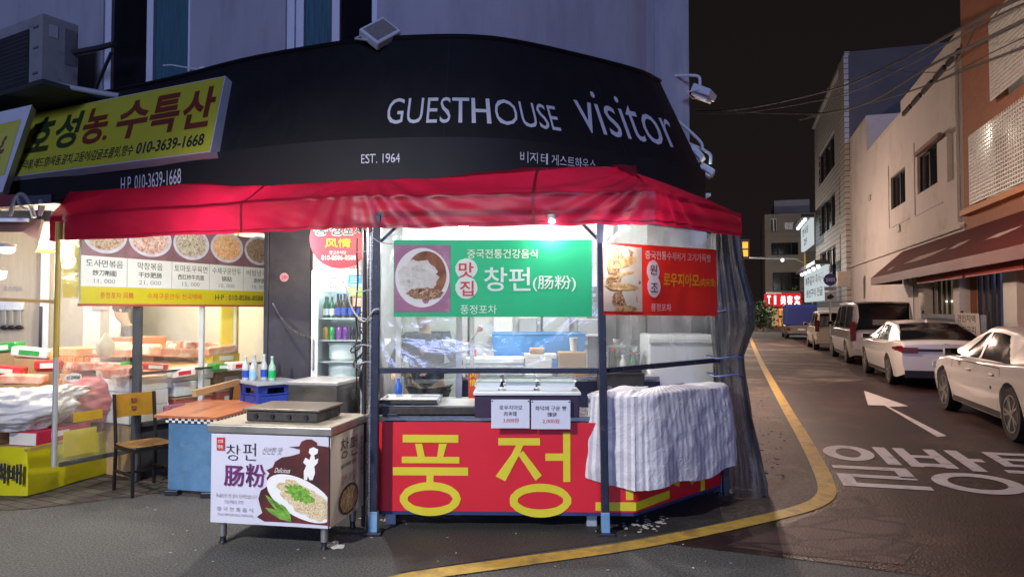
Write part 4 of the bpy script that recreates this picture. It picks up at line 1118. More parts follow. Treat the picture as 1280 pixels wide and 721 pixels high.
for k in range(5):
    x = 1.04 + k * .17; lab = ('skimmer hanging first on the stall tool rail', 'spatula hanging second on the stall tool rail', 'soup ladle hanging third on the stall tool rail', 'steel turner hanging fourth on the stall tool rail', 'small strainer hanging last on the stall tool rail')[k]
    t = thing('kitchen_tool', lab, 'tool', (x, 8.15, 1.25), 0, 'tools on the stall rail')
    MB().bar((x, 8.15, 1.62), (x, 8.15, 1.34), .014, .01).build('handle', m_bolt if k % 2 else m_steel, t)
    (MB().lathe([(.0, -.03), (.045, -.01), (.055, .02)], (x, 8.15, 1.32), 14) if k % 2 == 0 else MB().box((x, 8.15, 1.29), (.085, .012, .11), bev=.01)).build('head', m_steel, t, smooth=40)
# the cook, head hidden behind the green banner
m_skin = M('skin', (.48, .29, .20), .5, var=.08)
m_jack = M('navy_jacket', (.020, .030, .055), .8, var=.3, scale=6, bump=.3, bscale=12)
m_trou = M('dark_trousers', (.015, .016, .02), .8, var=.3)
m_hair = M('hair', (.012, .010, .009), .5, var=.4, scale=40)
def person(label, loc, rz, arms, jacket, lean=0.0, group=None, apron=None):
    t = thing('person', label, 'person', loc, rz, group)
    ly = lean
    J = {'pelvis': ((0, 0, .95), (.15, .11)), 'belly': ((0, ly * .3, 1.10), (.145, .105)), 'chest': ((0, ly * .7, 1.30), (.165, .115)), 'neck0': ((0, ly, 1.45), (.06, .06)),
         'neck': ((0, ly * 1.1 + .01, 1.52), .052), 'head0': ((0, ly * 1.25 + .02, 1.59), (.075, .085)), 'head': ((0, ly * 1.35 + .02, 1.68), (.078, .095)), 'crown': ((0, ly * 1.4, 1.745), (.05, .06))}
    E = [('pelvis', 'belly'), ('belly', 'chest'), ('chest', 'neck0'), ('neck0', 'neck'), ('neck', 'head0'), ('head0', 'head'), ('head', 'crown')]
    for s, k in ((-1, 'l'), (1, 'r')):
        el, wr = arms[0 if s < 0 else 1]
        J['sh' + k] = ((s * .185, ly * .9, 1.40), .058); J['el' + k] = (el, .043); J['wr' + k] = (wr, .028)
        d = (V(wr) - V(el)).normalized(); hd = V(wr) + d * .08
        J['hd' + k] = (tuple(hd), (.036, .018))
        E += [('chest', 'sh' + k), ('sh' + k, 'el' + k), ('el' + k, 'wr' + k), ('wr' + k, 'hd' + k)]
        side = d.cross(V((0, 0, 1))).normalized()
        for f in range(4):
            q = hd + side * (.026 - .017 * f); n1 = 'f%d%s' % (f, k); ln = (.062, .072, .068, .052)[f]
            J[n1] = (tuple(q + d * .025), .0095); J[n1 + 'b'] = (tuple(q + d * (.025 + ln * .55) + V((0, 0, -.008))), .0085); J[n1 + 'c'] = (tuple(q + d * (.02 + ln * .9) + V((0, 0, -.026))), .007)
            E += [('hd' + k, n1), (n1, n1 + 'b'), (n1 + 'b', n1 + 'c')]
        tq = V(wr) + d * .03 - side * .03 * s
        J['t' + k] = (tuple(tq), .011); J['t2' + k] = (tuple(tq + d * .045 - side * .02 * s), .009)
        E += [('wr' + k, 't' + k), ('t' + k, 't2' + k)]
        J['hip' + k] = ((s * .10, 0, .88), .09); J['kn' + k] = ((s * .11, .03, .49), .06); J['an' + k] = ((s * .11, -.01, .09), .04); J['to' + k] = ((s * .12, .13, .035), .035)
        E += [('pelvis', 'hip' + k), ('hip' + k, 'kn' + k), ('kn' + k, 'an' + k), ('an' + k, 'to' + k)]
    skin_body('body', J, E, m_skin, t)
    JJ = {'pelvis': ((0, 0, .90), (.175, .135)), 'belly': ((0, ly * .3, 1.10), (.17, .13)), 'chest': ((0, ly * .7, 1.30), (.185, .14)), 'neck0': ((0, ly, 1.45), (.085, .08))}
    EE = [('pelvis', 'belly'), ('belly', 'chest'), ('chest', 'neck0')]
    for s, k in ((-1, 'l'), (1, 'r')):
        el, wr = arms[0 if s < 0 else 1]
        JJ['sh' + k] = ((s * .19, ly * .9, 1.40), .078); JJ['el' + k] = (el, .062); JJ['wr' + k] = (tuple(V(el).lerp(V(wr), .93)), .047)
        EE += [('chest', 'sh' + k), ('sh' + k, 'el' + k), ('el' + k, 'wr' + k)]
    skin_body('jacket', JJ, EE, jacket, t)
    JL = {'pelvis': ((0, 0, .93), (.165, .125))}; EL = []
    for s, k in ((-1, 'l'), (1, 'r')):
        JL['hip' + k] = ((s * .10, 0, .86), .105); JL['kn' + k] = ((s * .11, .03, .49), .078); JL['an' + k] = ((s * .11, -.01, .10), .06)
        EL += [('pelvis', 'hip' + k), ('hip' + k, 'kn' + k), ('kn' + k, 'an' + k)]
    skin_body('trousers', JL, EL, m_trou, t)
    h = V((0, ly * 1.35 + .02, 1.68))
    hr = MB(); hr.sphere(h + V((0, -.02, .035)), .105, (.92, 1.05, .95), n=16).build('hair', m_hair, t, smooth=180, local=True)
    fc = MB(); fc.sphere(h + V((0, .098, -.01)), .016, (.8, 1, 1.4), n=8)
    fc.build('nose', m_skin, t, smooth=180, local=True)
    for s in (-1, 1):
        MB().sphere(h + V((s * .032, .088, .015)), .011, (1.3, .7, .7), n=8).build('eye', m_ink, t, smooth=180, local=True)
        MB().sphere(h + V((s * .082, 0, -.005)), .022, (.4, .8, 1.3), n=8).build('ear', m_skin, t, smooth=180, local=True)
    MB().box(h + V((0, .088, -.052)), (.045, .014, .009), bev=.003).build('mouth', M('lips', (.36, .14, .12), .5), t, local=True)
    return t
person('cook in a dark navy jacket reaching over the counter behind the clear vinyl', (-.80, 6.85, 0), radians(180 - 12), ((( -.36, .20, 1.16), (-.20, .42, 1.13)), ((.33, .10, 1.15), (.22, .36, 1.10))), m_jack, .14)
p = D(560, 428, 6.35)
t = thing('bowl', 'round pale bowl held out by the cook behind the vinyl', 'bowl', p)
MB().lathe([(.0, -.035), (.03, -.03), (.055, .02), (.057, .024), (.05, .02), (.0, -.02)], p, 18).build('bowl', m_foam, t, smooth=50)

# ================================================================== DRINKS FRIDGE
FX0, FX1, FY = -1.955, -1.405, 6.9
fw = FX1 - FX0; fcx = (FX0 + FX1) / 2
m_fwhite = M('fridge_white', (.74, .78, .78), .35, var=.03)
fg = thing('drinks_fridge', 'upright white glass-door drinks fridge stocked with bottles, under the round red sign', 'fridge', (fcx, FY + .3, 0))
zb_, zt_ = .12, 2.06
for s in (-1, 1): MB().box((fcx + s * (fw / 2 - .02), FY + .31, (zb_ + zt_) / 2), (.04, .58, zt_ - zb_)).build('side', m_fwhite, fg)
MB().box((fcx, FY + .59, (zb_ + zt_) / 2), (fw - .082, .03, zt_ - zb_)).build('back', m_fwhite, fg)
MB().box((fcx, FY + .30, zb_ - .04), (fw, .6, .14), bev=.01).build('base', m_grey, fg)
MB().box((fcx, FY + .30, zt_ + .12), (fw, .6, .24), bev=.01).build('head_panel', m_fwhite, fg)
dr = MB(); w_ = .065
dr.box((fcx - fw / 2 + w_ / 2, FY - .02, 1.10), (w_, .04, 1.93), bev=.006); dr.box((fcx + fw / 2 - w_ / 2, FY - .02, 1.10), (w_, .04, 1.93), bev=.006)
dr.box((fcx, FY - .02, 2.035), (fw - 2 * w_, .04, .06)); dr.box((fcx, FY - .02, .18), (fw - 2 * w_, .04, .09))
door = dr.build('door', m_fwhite, fg)
MB().box((fcx, FY - .018, 1.11), (fw - 2 * w_, .006, 1.8)).build('pane', M_clear('fridge_glass', tint=(.94, .98, .97), haze=.03, gloss=.05, rough=.03), door)
MB().box((FX0 + .02, FY - .05, 1.25), (.02, .03, .3), bev=.006).build('handle', m_grey, door)
PF = Panel((0, FY - .044), (1, 0)); PH = Panel((0, FY - .004), (1, 0))
# shelves: bottoms read at y 405, 441, 453(pots), 451
def fz(py): return HCAM + (387 - py) / F * (FY + .1)
shelf_z = [fz(397 + .5), fz(424), fz(451), fz(478)]
shelf_z = [fz(397), fz(424), fz(450.5), fz(476)]
for z in shelf_z: MB().box((fcx, FY + .28, z - .008), (fw - .09, .5, .014)).build('shelf', m_alu, fg)
lt = M_glow('fridge_tube', (.86, .96, 1), 5)
MB().cyl((fcx, FY + .06, 2.0), .012, fw - .16, 'X').build('tube_light', lt, fg)
lamp_light('POINT', 'fridge_light', (fcx, FY + .1, 1.93), 3.5, (.85, .95, 1), .05)
PHs = PH
MB().flat([PH.ab(402, 331)[0:2], PH.ab(398, 326), PH.ab(407, 326 - 1), PH.ab(404, 331), PH.ab(407, 336)], PH.at, .006).build('arrow_mark', M('mark_blue', (.05, .45, .72), .5), fg)
MB().text('Fresh', PH.rect(430, 327, 446, 336), PH.at, .01, .006, shear=.2).build('lettering', M('mark_red', (.62, .08, .05), .5), fg)
# notes stuck on the glass
for nm, lab, r, mt, txt in (('paper_note', 'white sheet with faint typing taped on the fridge glass', (403, 343.5, 434, 364), m_card, ['영업시간', '10:00 ~ 22:30', '풍정포차']),
                            ('paper_note', 'bright blue square note taped on the fridge door, top right', (435.5, 343.5, 454, 354.5), M('note_blue', (.08, .42, .72), .6), []),
                            ('paper_note', 'lime green note taped on the fridge glass', (436.5, 358.5, 453, 370), M('note_green', (.36, .72, .12), .6), []),
                            ('paper_note', 'coral note taped on the fridge glass, lowest of them', (441, 371, 454, 383), M('note_coral', (.78, .28, .18), .6), []),
                            ('paper_note', 'tiny pale note in the upper left corner of the fridge door', (393.5, 344, 402, 352), m_card, [])):
    q = PF.rect(*r); t = thing(nm, lab, 'note', PF.at((q[0] + q[2]) / 2, q[1]), 0)
    MB().flat([(q[0], q[1]), (q[2], q[1]), (q[2], q[3]), (q[0], q[3])], PF.at, .002).build('sheet', mt, t)
    hgt = q[3] - q[1]; wd = q[2] - q[0]
    for k, tx in enumerate(txt):
        MB().text(tx, (q[0] + wd * (.15 if k == 1 else .3), q[3] - hgt * (.26 + .27 * k), q[2] - wd * (.12 if k == 1 else .3), q[3] - hgt * (.13 + .27 * k)), PF.at, 0, .004).build('lettering', m_ink, t)
    if not txt:
        mb = MB()
        for k in range(3): mb.flat([(q[0] + wd * .15, q[1] + hgt * (.2 + .25 * k)), (q[0] + wd * (.6 + .1 * k), q[1] + hgt * (.2 + .25 * k)), (q[0] + wd * (.6 + .1 * k), q[1] + hgt * (.28 + .25 * k)), (q[0] + wd * .15, q[1] + hgt * (.28 + .25 * k))], PF.at, .003)
        mb.build('printed_lines', m_white if 'pale' not in lab else m_ink, t)
m_gbot = M('green_bottle', (.012, .11, .045), .12, var=.1, spec=.7)
m_bbot = M('brown_bottle', (.035, .016, .012), .12, var=.1, spec=.7)
m_blab = M('blue_label', (.02, .07, .42), .4, var=.15)
def bottle(name, label, loc, h, r, glass, lab, group, cap=None, cat='bottle'):
    t = thing(name, label, cat, loc, 0, group)
    MB().lathe([(r * .9, 0), (r, h * .03), (r, h * .55), (r * .82, h * .64), (r * .42, h * .76), (r * .38, h * .95), (r * .42, h * .96), (r * .42, h)], (0, 0, 0), 14).build('glass', glass, t, smooth=40, local=True)
    if lab: MB().lathe([(r * 1.015, h * .12), (r * 1.015, h * .42)], (0, 0, 0), 14, caps=False).build('label_band', lab, t, smooth=40, local=True)
    if cap: MB().cyl((0, 0, h * .99), r * .45, h * .05, n=10).build('cap', cap, t, local=True)
    return t
z0 = shelf_z[0]
g0 = bottle('soju_bottle', 'green soju bottle standing in the left of the upper fridge shelf', (FX0 + .10, FY + .12, z0), .215, .028, m_gbot, m_white, 'green bottles in the fridge', m_alu)
for k in range(2): dup(g0, (FX0 + .10 + .06 * k, FY + (.19 if k == 0 else .13), z0), 0)
b0 = bottle('beer_bottle', 'brown beer bottle with a blue label in the fridge', (FX0 + .225, FY + .10, z0), .235, .031, m_bbot, m_blab, 'beer bottles in the fridge', m_blab)
for k in range(1, 5): dup(b0, (FX0 + .225 + .066 * k, FY + .10, z0), 0)
for k in range(5): dup(b0, (FX0 + .225 + .066 * k, FY + .22, z0 + .0), 0)
z1 = shelf_z[1]
for k, (dx, cm, lab) in enumerate(((.10, (.66, .42, .05), 'yellow drink can on the middle fridge shelf'), (.165, (.05, .42, .14), 'green drink can on the middle fridge shelf'), (.235, (.30, .07, .42), 'violet drink can beside the green can in the fridge'), (.30, (.22, .04, .36), 'dark violet drink can beside the black cans in the fridge'), (.37, (.02, .02, .03), 'left black drink can on the middle fridge shelf'), (.435, (.03, .03, .035), 'right black drink can next to the clear bottle in the fridge'))):
    t = thing('drink_can', lab, 'can', (FX0 + dx, FY + .12, z1), 0)
    MB().lathe([(.024, 0), (.029, .006), (.029, .105), (.024, .118), (.024, .122)], (0, 0, 0), 14).build('can', M('can_%d' % k, cm, .25, .4, var=.2, scale=30), t, smooth=40, local=True)
bottle('clear_bottle', 'clear bottle at the right end of the middle fridge shelf', (FX0 + .495, FY + .12, z1), .21, .026, M('clearish', (.40, .46, .46), .1, spec=.7), m_card, None, m_alu)
for k, (z, lab) in enumerate(((shelf_z[2], 'big white lidded pot on the lower fridge shelf'), (shelf_z[3], 'white lidded pot at the bottom of the fridge'))):
    t = thing('cooking_pot', lab, 'pot', (FX0 + .25, FY + .25, z))
    MB().lathe([(.13, 0), (.148, .02), (.15, .155), (.156, .16)], (0, 0, 0), 24).build('pot', m_fwhite, t, smooth=40, local=True)
    MB().lathe([(.156, .162), (.156, .175), (.05, .19), (.02, .20), (.02, .215), (0, .22)], (0, 0, 0), 24).build('lid', m_fwhite, t, smooth=40, local=True)
for k, (dx, z, w, h, mt, lab) in enumerate(((.44, shelf_z[2], .05, .13, m_grey, 'narrow grey jar beside the big white pot'), (.485, shelf_z[2], .055, .16, M('maroon_jar', (.16, .06, .06), .3), 'maroon jar at the right of the lower fridge shelf'), (.46, shelf_z[3], .10, .11, M('black_bag', (.02, .02, .02), .3, bump=.6, bscale=9), 'crumpled black bag beside the bottom pot in the fridge'))):
    t = thing('food_bag' if k == 2 else 'jar', lab, 'bag' if k == 2 else 'jar', (FX0 + dx, FY + .14, z))
    (MB().sphere((0, 0, h / 2), h / 2, (.9, .9, 1), n=12) if k == 2 else MB().lathe([(w / 2, 0), (w / 2, h * .8), (w * .4, h * .9), (w * .42, h)], (0, 0, 0), 14)).build('bag' if k == 2 else 'jar', mt, t, smooth=40, local=True)
# round red sign over the fridge
m_disc = M('disc_red', (.52, .045, .075), .45, var=.05)
PS = Panel((0, 6.55), (1, 0))
q = PS.rect(387, 262, 461, 335)
rs = thing('round_sign', 'round red sign with grey and yellow lettering and a phone number over the fridge', 'sign', PS.at((q[0] + q[2]) / 2, q[1]))
c = ((q[0] + q[2]) / 2, (q[1] + q[3]) / 2); rad = (q[2] - q[0]) / 2
MB().cyl(PS.at(c[0], c[1], -.015), rad, .03, 'Y', 48).build('disc', m_disc, rs)
MB().box(PS.at(c[0], c[1] + rad * .5, -.16), (.04, .26, .03)).build('mount', m_bolt, rs)
m_slate = M('slate_letters', (.045, .10, .12), .5)
for body, r, mt, b in (('풍', (393, 279.5, 409.5, 294.5), m_slate, .03), ('성', (412, 279.5, 428, 294.5), m_slate, .03), ('포', (430, 281, 441, 293.5), m_slate, .025), ('차', (443, 280, 455, 294), m_slate, .025)):
    x0, y0, x1, y1 = r
    MB().text(body, PS.rect(x0 - .7, y0 - .7, x1 + .7, y1 + .7), PS.at, b + .035, .004).build('lettering_outline', m_white, rs)
    MB().text(body, PS.rect(*r), PS.at, b, .007).build('lettering', mt, rs)
MB().text('风情', PS.rect(406.5, 298, 438.5, 309.5), PS.at, .008, .004).build('lettering', m_yel, rs)
MB().text('말고추식당', PS.rect(412, 313.5, 433, 318), PS.at, .0, .004).build('lettering', m_white, rs)
MB().text('010-8586-8588', PS.rect(402, 319, 445, 325), PS.at, .008, .004).build('lettering', m_white, rs)
# dark pillar left of the fridge
pl = thing('dark_pillar', 'dark painted pillar with a small pink sticker and a hanging chain', 'pillar', (-2.45, 8.0, 0))
m_pil = M('pillar_dark', (.022, .022, .030), .5, var=.35, scale=3, dirt=(.05, .047, .047), dirt_amt=.3)
MB().box((-2.45, 8.0, 1.5), (.47, .5, 3.0), bev=.012).build('shaft', m_pil, pl)
MB().box((-2.71, 7.9, 1.5), (.05, .3, 3.0), bev=.006).build('edge_strip', M('strip_dark', (.05, .055, .065), .4, .4), pl)
PP = Panel((0, 7.748), (1, 0)); q = PP.rect(350, 340, 361, 353)
stk = MB(); stk.cyl(PP.at((q[0] + q[2]) / 2, (q[1] + q[3]) / 2, .004), (q[2] - q[0]) / 2, .005, 'Y', 24)
st_ = stk.build('sticker', M('sticker_pink', (.62, .34, .40), .5), pl)
MB().text('24H', PP.rect(352, 344, 359.5, 349), PP.at, .01, .008).build('lettering', m_inkred, st_)
mb = MB(); pa = catmull([D(341, 379, 7.72), D(348, 392, 7.6), D(360, 407, 7.4), D(375, 417, 7.15), D(392, 423, 6.9)], 8)
for k in range(len(pa) - 1):
    d = (pa[k + 1] - pa[k]).normalized(); s = d.cross(V((0, 0, 1))).normalized() if k % 2 else d.cross(d.cross(V((0, 0, 1)))).normalized()
    cc = (pa[k] + pa[k + 1]) / 2; L_ = (pa[k + 1] - pa[k]).length * .72
    mb.tube([cc + d * L_ * cos(2 * pi * j / 8) + s * .010 * sin(2 * pi * j / 8) for j in range(9)], .004, 5)
solo('chain', mb, M('chain_steel', (.25, .26, .27), .35, .9), 'steel chain slung from the dark pillar to the fridge side', 'chain', smooth=60)
# ================================================================== FOOD CART
CR = V((-1.27, 4.93, 0)); crz = radians(-10)
cex = V((cos(crz), sin(crz), 0)); cey = V((-sin(crz), cos(crz), 0))
CW, CD = .90, .62
cart = thing('food_cart', 'steel food cart with printed poster sides and a black griddle on top', 'food cart', CR - cex * CW / 2 + cey * CD / 2, crz)
def cl_(x, y, z): return V((x, y, z))                   # local: x across, y back, origin centre of cart
m_csteel = M('cart_steel', (.50, .49, .46), .38, .85, var=.15, scale=4, dirt=(.20, .18, .15), dirt_amt=.2, dirt_scale=6)
MB().box((0, 0, .832), (CW + .05, CD + .05, .055), bev=.006).build('worktop', m_csteel, cart, local=True)
MB().box((0, 0, .862), (CW + .045, CD + .045, .005)).build('worktop_sheet', M('worn_board', (.44, .40, .32), .5, .2, var=.15, scale=5), cart, local=True)
MB().box((0, 0, .485), (CW - .01, CD - .01, .63), bev=.004).build('body', m_csteel, cart, local=True)
for sx in (-1, 1):
    for sy in (-1, 1):
        lg = MB().cyl((sx * (CW / 2 - .06), sy * (CD / 2 - .06), .115), .026, .12, n=14).build('leg', m_csteel, cart, smooth=40, local=True)
        MB().lathe([(.020, 0), (.026, .006), (.02, .02), (.02, .06)], (sx * (CW / 2 - .06), sy * (CD / 2 - .06), 0), 12).build('foot', m_bolt, lg, smooth=40, local=True)
PC1 = Panel(CR - cey * .004, cex[:2]); PC2 = Panel(CR + cex * .004, cey[:2])
m_poster = M('poster_lilac', (.60, .60, .70), .55, var=.03)
m_maroon = M_multi('poster_maroon', [(.3, (.030, .008, .010)), (.55, (.10, .014, .014)), (.8, (.20, .03, .02))], 3.0)
zb0, zt0 = .165, .795
po = MB(); po.box((0, -CD / 2 - .006, (zb0 + zt0) / 2), (CW - .005, .006, zt0 - zb0), bev=.002); po = po.build('front_poster', m_poster, cart, local=True)
def pf(pts): return [PC1.ab(*p) for p in pts]
at1 = PC1.at
ms = [(412, 556), (398, 549), (390, 546), (389.5, 552), (386, 548), (372, 560), (374, 551), (380, 549), (376, 559)]
splash = [(412.5, 558), (397, 556), (397, 552.5), (391, 548.5), (384, 548.5), (378, 551), (375, 557), (362, 558), (376, 561), (375.5, 566), (365, 569), (353, 571), (345, 576), (342, 583), (334, 587), (338, 591), (334, 597), (338, 604), (332, 609), (327, 612), (324, 622), (326, 631), (329, 640), (322, 645), (331, 650.5), (345, 651), (372, 652.5), (412.5, 656)]
MB().flat(pf(splash), at1, .012).build('printed_splash', m_maroon, po, tri=True)
e_ = PC1.rect(335, 597, 422, 652)
def tilt_ell(c, ra, rb, rot, e, jag=0.0, seed=0, clip=None):
    rn = random.Random(seed); pts = []
    for k in range(44):
        t = 2 * pi * k / 44; j = 1 + jag * rn.uniform(-1, 1); x, y = ra * cos(t) * j, rb * sin(t) * j
        a, b = c[0] + x * cos(rot) - y * sin(rot), c[1] + x * sin(rot) + y * cos(rot)
        if clip is not None: a = min(a, clip)
        pts.append((a, b))
    return MB().flat(pts, at1, e)
pcx, pcz = PC1.ab(377, 622); 
tilt_ell((pcx, pcz), .275, .130, radians(-24), .0145, clip=-.004).build('printed_plate', m_white, po, tri=True)
tilt_ell((pcx + .03, pcz - .01), .215, .092, radians(-28), .0165, .12, 4, clip=-.006).build('printed_noodles', M_multi('noodles', [(.25, (.16, .07, .02)), (.42, (.55, .40, .20)), (.6, (.74, .66, .46))], 55, distort=2.5), po, tri=True)
tilt_ell((pcx - .01, pcz + .035), .105, .05, radians(-20), .018, .28, 6).build('printed_greens', M_multi('greens', [(.3, (.04, .16, .01)), (.6, (.22, .46, .05))], 40, distort=1.5), po, tri=True)
mb = MB()
for tip, w in (((333, 617), 9), ((341, 622), 9), ((333, 633), 8), ((352, 628), 7)):
    b0, t0 = PC1.ab(366, 651), PC1.ab(*tip); dx, dz = t0[0] - b0[0], t0[1] - b0[1]; L_ = sqrt(dx * dx + dz * dz); nx, nz = -dz / L_ * .022, dx / L_ * .022
    mb.flat([(b0[0], b0[1]), (b0[0] + dx * .4 + nx, b0[1] + dz * .4 + nz), (b0[0] + dx * .8 + nx * .7, b0[1] + dz * .8 + nz * .7), (t0[0], t0[1]), (b0[0] + dx * .75 - nx * .8, b0[1] + dz * .75 - nz * .8), (b0[0] + dx * .35 - nx, b0[1] + dz * .35 - nz)], at1, .017 + w * .0001)
mb.build('printed_leaves', M_multi('leaves_print', [(.3, (.06, .22, .02)), (.7, (.26, .52, .07))], 12, stretch=(1, 1, 3)), po)
# plain white cook silhouette
MB().flat(pf([(380, 577), (383, 571), (388, 574), (390, 568), (387, 565), (388, 560), (393, 558), (399, 561), (398, 566), (394, 568), (395, 574), (399, 572), (398, 578), (394, 582), (395, 590), (392, 599), (388, 599), (386, 594), (385, 599), (381, 599), (381, 588), (384, 581)]), at1, .0145).build('printed_cook', m_white, po, tri=True)
m_pp = M_multi('ink_purple', [(.3, (.03, .008, .035)), (.6, (.17, .02, .15))], 9)
def clet(body, x0, y0, x1, y1, mat, bold=0.0, P=PC1, par=None, e=.0125, shear=0.0): return MB().text(body, P.rect(x0, y0, x1, y1), P.at, bold, e, shear).build('lettering', mat, par or po)
clet('창', 284, 555, 301, 574.5, m_ink, -.012); clet('펀', 305, 553, 321, 574.5, m_ink, -.012)
clet('肠', 281, 581, 306, 607, m_pp, .018); clet('粉', 308, 579, 333, 608, m_pp, .012)
clet('신선한 맛', 328, 558, 352, 567, M('ink_grey', (.25, .25, .30), .6), 0, shear=.3)
clet('동글만든 면 살이 탄력있습니다', 271, 616.5, 322, 621.5, M('ink_grey', (1, 1, 1)))
clet('가늘게썰은 장펀', 281, 624, 305, 628.5, M('ink_grey', (1, 1, 1)))
clet('중 국 전 통 음 식', 272, 633, 317, 638, M('ink_grey', (1, 1, 1)))
clet('STEAM VERMICELLI ROLL RICE FLOUR', 273, 641, 317, 644, M('ink_grey', (1, 1, 1)))
clet('Delicious', 344, 584, 363, 590, m_white, 0, shear=.4, e=.0145)
mb = MB(); mb.flat(pf([(272, 546), (282, 546), (282, 562.5), (272, 562)]), at1, .012); sq = mb.build('printed_seal', m_inkred, po)
clet('大味', 273.5, 548, 280.5, 553, m_white, 0, e=.015); clet('特色', 273.5, 555, 280.5, 560, m_white, 0, e=.015)
# side poster
ps2 = MB(); ps2.box((CW / 2 + .006, 0, (zb0 + zt0) / 2), (.006, CD - .005, zt0 - zb0), bev=.002)
po2 = ps2.build('side_poster', M('poster_beige', (.66, .61, .50), .55, var=.06), cart, local=True)
clet('창', 424, 547, 434, 572, m_ink, -.008, PC2, po2); clet('펀', 436, 543, 445, 568, m_ink, -.008, PC2, po2)
clet('쌀가루로 만든', 424.5, 576, 444, 581, m_ink, .01, PC2, po2)
clet('肠粉', 425, 590, 443, 602, M('ink_pale', (.40, .30, .26), .6), -.004, PC2, po2)
x = 449.5
for k, ch in enumerate('중국전통건강음식'): clet(ch, 448.5, 544 + k * 6.3, 452.5, 549 + k * 6.3, m_inkred, .01, PC2, po2)
r_ = PC2.rect(422, 603, 446, 642)
MB().ellipse(((r_[0] + r_[2]) / 2, (r_[1] + r_[3]) / 2), (r_[2] - r_[0]) / 2, (r_[3] - r_[1]) / 2 * .95, PC2.at, .0125).build('printed_pan', M('pan_dark', (.06, .04, .03), .5), po2)
MB().ellipse(((r_[0] + r_[2]) / 2, (r_[1] + r_[3]) / 2), (r_[2] - r_[0]) * .44, (r_[3] - r_[1]) * .40, PC2.at, .0145, jag=.08, seed=3).build('printed_noodles', M_multi('fried_noodles', [(.3, (.10, .04, .015)), (.45, (.42, .26, .12)), (.62, (.66, .52, .30))], 30, distort=2.0, stretch=(1, 1, .5)), po2)
# griddle on the cart
gd = thing('flat_griddle', 'black electric griddle with a flat plate standing on the food cart', 'griddle', WM[cart] @ V((.02, .02, .866)), crz)
MB().box((.02, .02, .905), (.56, .40, .075), bev=.01).build('casing', m_cdark, cart, local=True)
o = [c for c in cart.children if c.name.startswith('casing')][0]; o.parent = gd; o.data.transform(WM[gd].inverted() @ WM[cart])
pl_ = MB().box((0, 0, .088), (.60, .44, .016), bev=.005).build('hot_plate', M('hot_plate', (.16, .13, .10), .45, .4, var=.3), gd, local=True)
for k in range(4): MB().cyl((-.2 + k * .13, -.205, .04), .016, .02, 'Y', 12).build('knob', m_bolt, gd, smooth=40, local=True)

# ================================================================== STEAMER CABINET behind the cart
sc = D(421, 480, 5.95)
stz = radians(-12); sex = V((cos(stz), sin(stz), 0)); sey = V((-sin(stz), cos(stz), 0))
SO = V((sc.x, sc.y, 0)) - sex * .225 + sey * .24
sm = thing('steel_cabinet', 'square stainless steel cabinet with a lid in front of the drinks fridge', 'cabinet', SO, stz)
MB().box((0, 0, .53), (.45, .48, 1.02), bev=.008).build('body', M('cabinet_steel', (.27, .255, .235), .3, .9, var=.25, scale=2.5, stretch=(1, 1, 3)), sm, local=True)
MB().box((0, 0, 1.055), (.48, .51, .03), bev=.006).build('lid', M('lid_steel', (.60, .60, .58), .35, .6), sm, local=True)
for x in (-.19, .19): MB().box((x, -.2, .02), (.05, .05, .04)).build('foot', m_bolt, sm, local=True)
P_s = Panel(SO + sex * .226 - sey * .24, sey[:2])
mb = MB()
for k in range(24):
    t0, t1 = 2 * pi * k / 24, 2 * pi * (k + 1) / 24
    mb.flat([(.33 + .045 * cos(t0), .93 + .045 * sin(t0)), (.33 + .045 * cos(t1), .93 + .045 * sin(t1)), (.33 + .037 * cos(t1), .93 + .037 * sin(t1)), (.33 + .037 * cos(t0), .93 + .037 * sin(t0))], P_s.at, .003)
mb.text('福', (.305, .905, .355, .955), P_s.at, 0, .003); mb.build('emblem', M('emblem_grey', (.62, .62, .60), .4), sm)

# ================================================================== TABLE
tz = .72
q = [G(192, 518.5, tz), G(271, 521.5, tz), G(347, 500.5, tz), G(252, 499, tz)]
m_orange = M('orange_laminate', (.50, .17, .075), .35, var=.10, scale=4, dirt=(.34, .13, .07), dirt_amt=.3)
m_tblue = M('table_blue', (.085, .20, .34), .55, var=.18, scale=5, dirt=(.14, .28, .42), dirt_amt=.35, dirt_scale=4)
tc_ = (q[0] + q[1] + q[2] + q[3]) / 4
tbl = thing('table', 'orange topped table with a chequered edge and pale blue side panels beside the food cart', 'table', (tc_.x, tc_.y, 0))
MB().prism([V((p.x, p.y, tz - .022)) for p in q], (0, 0, .022)).build('top', m_orange, tbl)
ex_ = (q[1] - q[0]).normalized(); ey_ = (q[2] - q[1]).normalized()
f0, f1 = q[0] + ex_ * .14 + ey_ * .03, q[1] - ex_ * .02 + ey_ * .03
def upright(a, b, z0, z1, th, name, mat, par=None): 
    d = (b - a).normalized(); n = V((-d.y, d.x, 0))
    return MB().prism([V((a.x, a.y, z0)), V((b.x, b.y, z0)), V((b.x, b.y, z1)), V((a.x, a.y, z1))], n * th).build(name, mat, par or tbl)
upright(f0, f1, .05, tz - .065, .03, 'side_panel', m_tblue)
g0_, g1_ = q[3] + ex_ * .1 - ey_ * .06, q[2] - ex_ * .05 - ey_ * .06
upright(g0_, g1_, .05, tz - .065, .03, 'side_panel', m_tblue)
s0, s1 = f1 + ex_ * .001, f1 + ey_ * .16
upright(f1, s1, .05, tz - .065, .025, 'corner_strip', M('pale_mint', (.42, .60, .58), .6, var=.1))
MB().bar((f0 + f1) / 2 + V((0, 0, .2)) + ey_ * .02, (g0_ + g1_) / 2 + V((0, 0, .2)), .04, .06).build('stretcher', m_kraft, tbl)
for p in (f0.lerp(f1, .1), f0.lerp(f1, .85), g0_.lerp(g1_, .1), g0_.lerp(g1_, .9)): MB().box((p.x, p.y + .01, .025), (.12, .09, .05), bev=.008).build('foot', m_bolt, tbl)
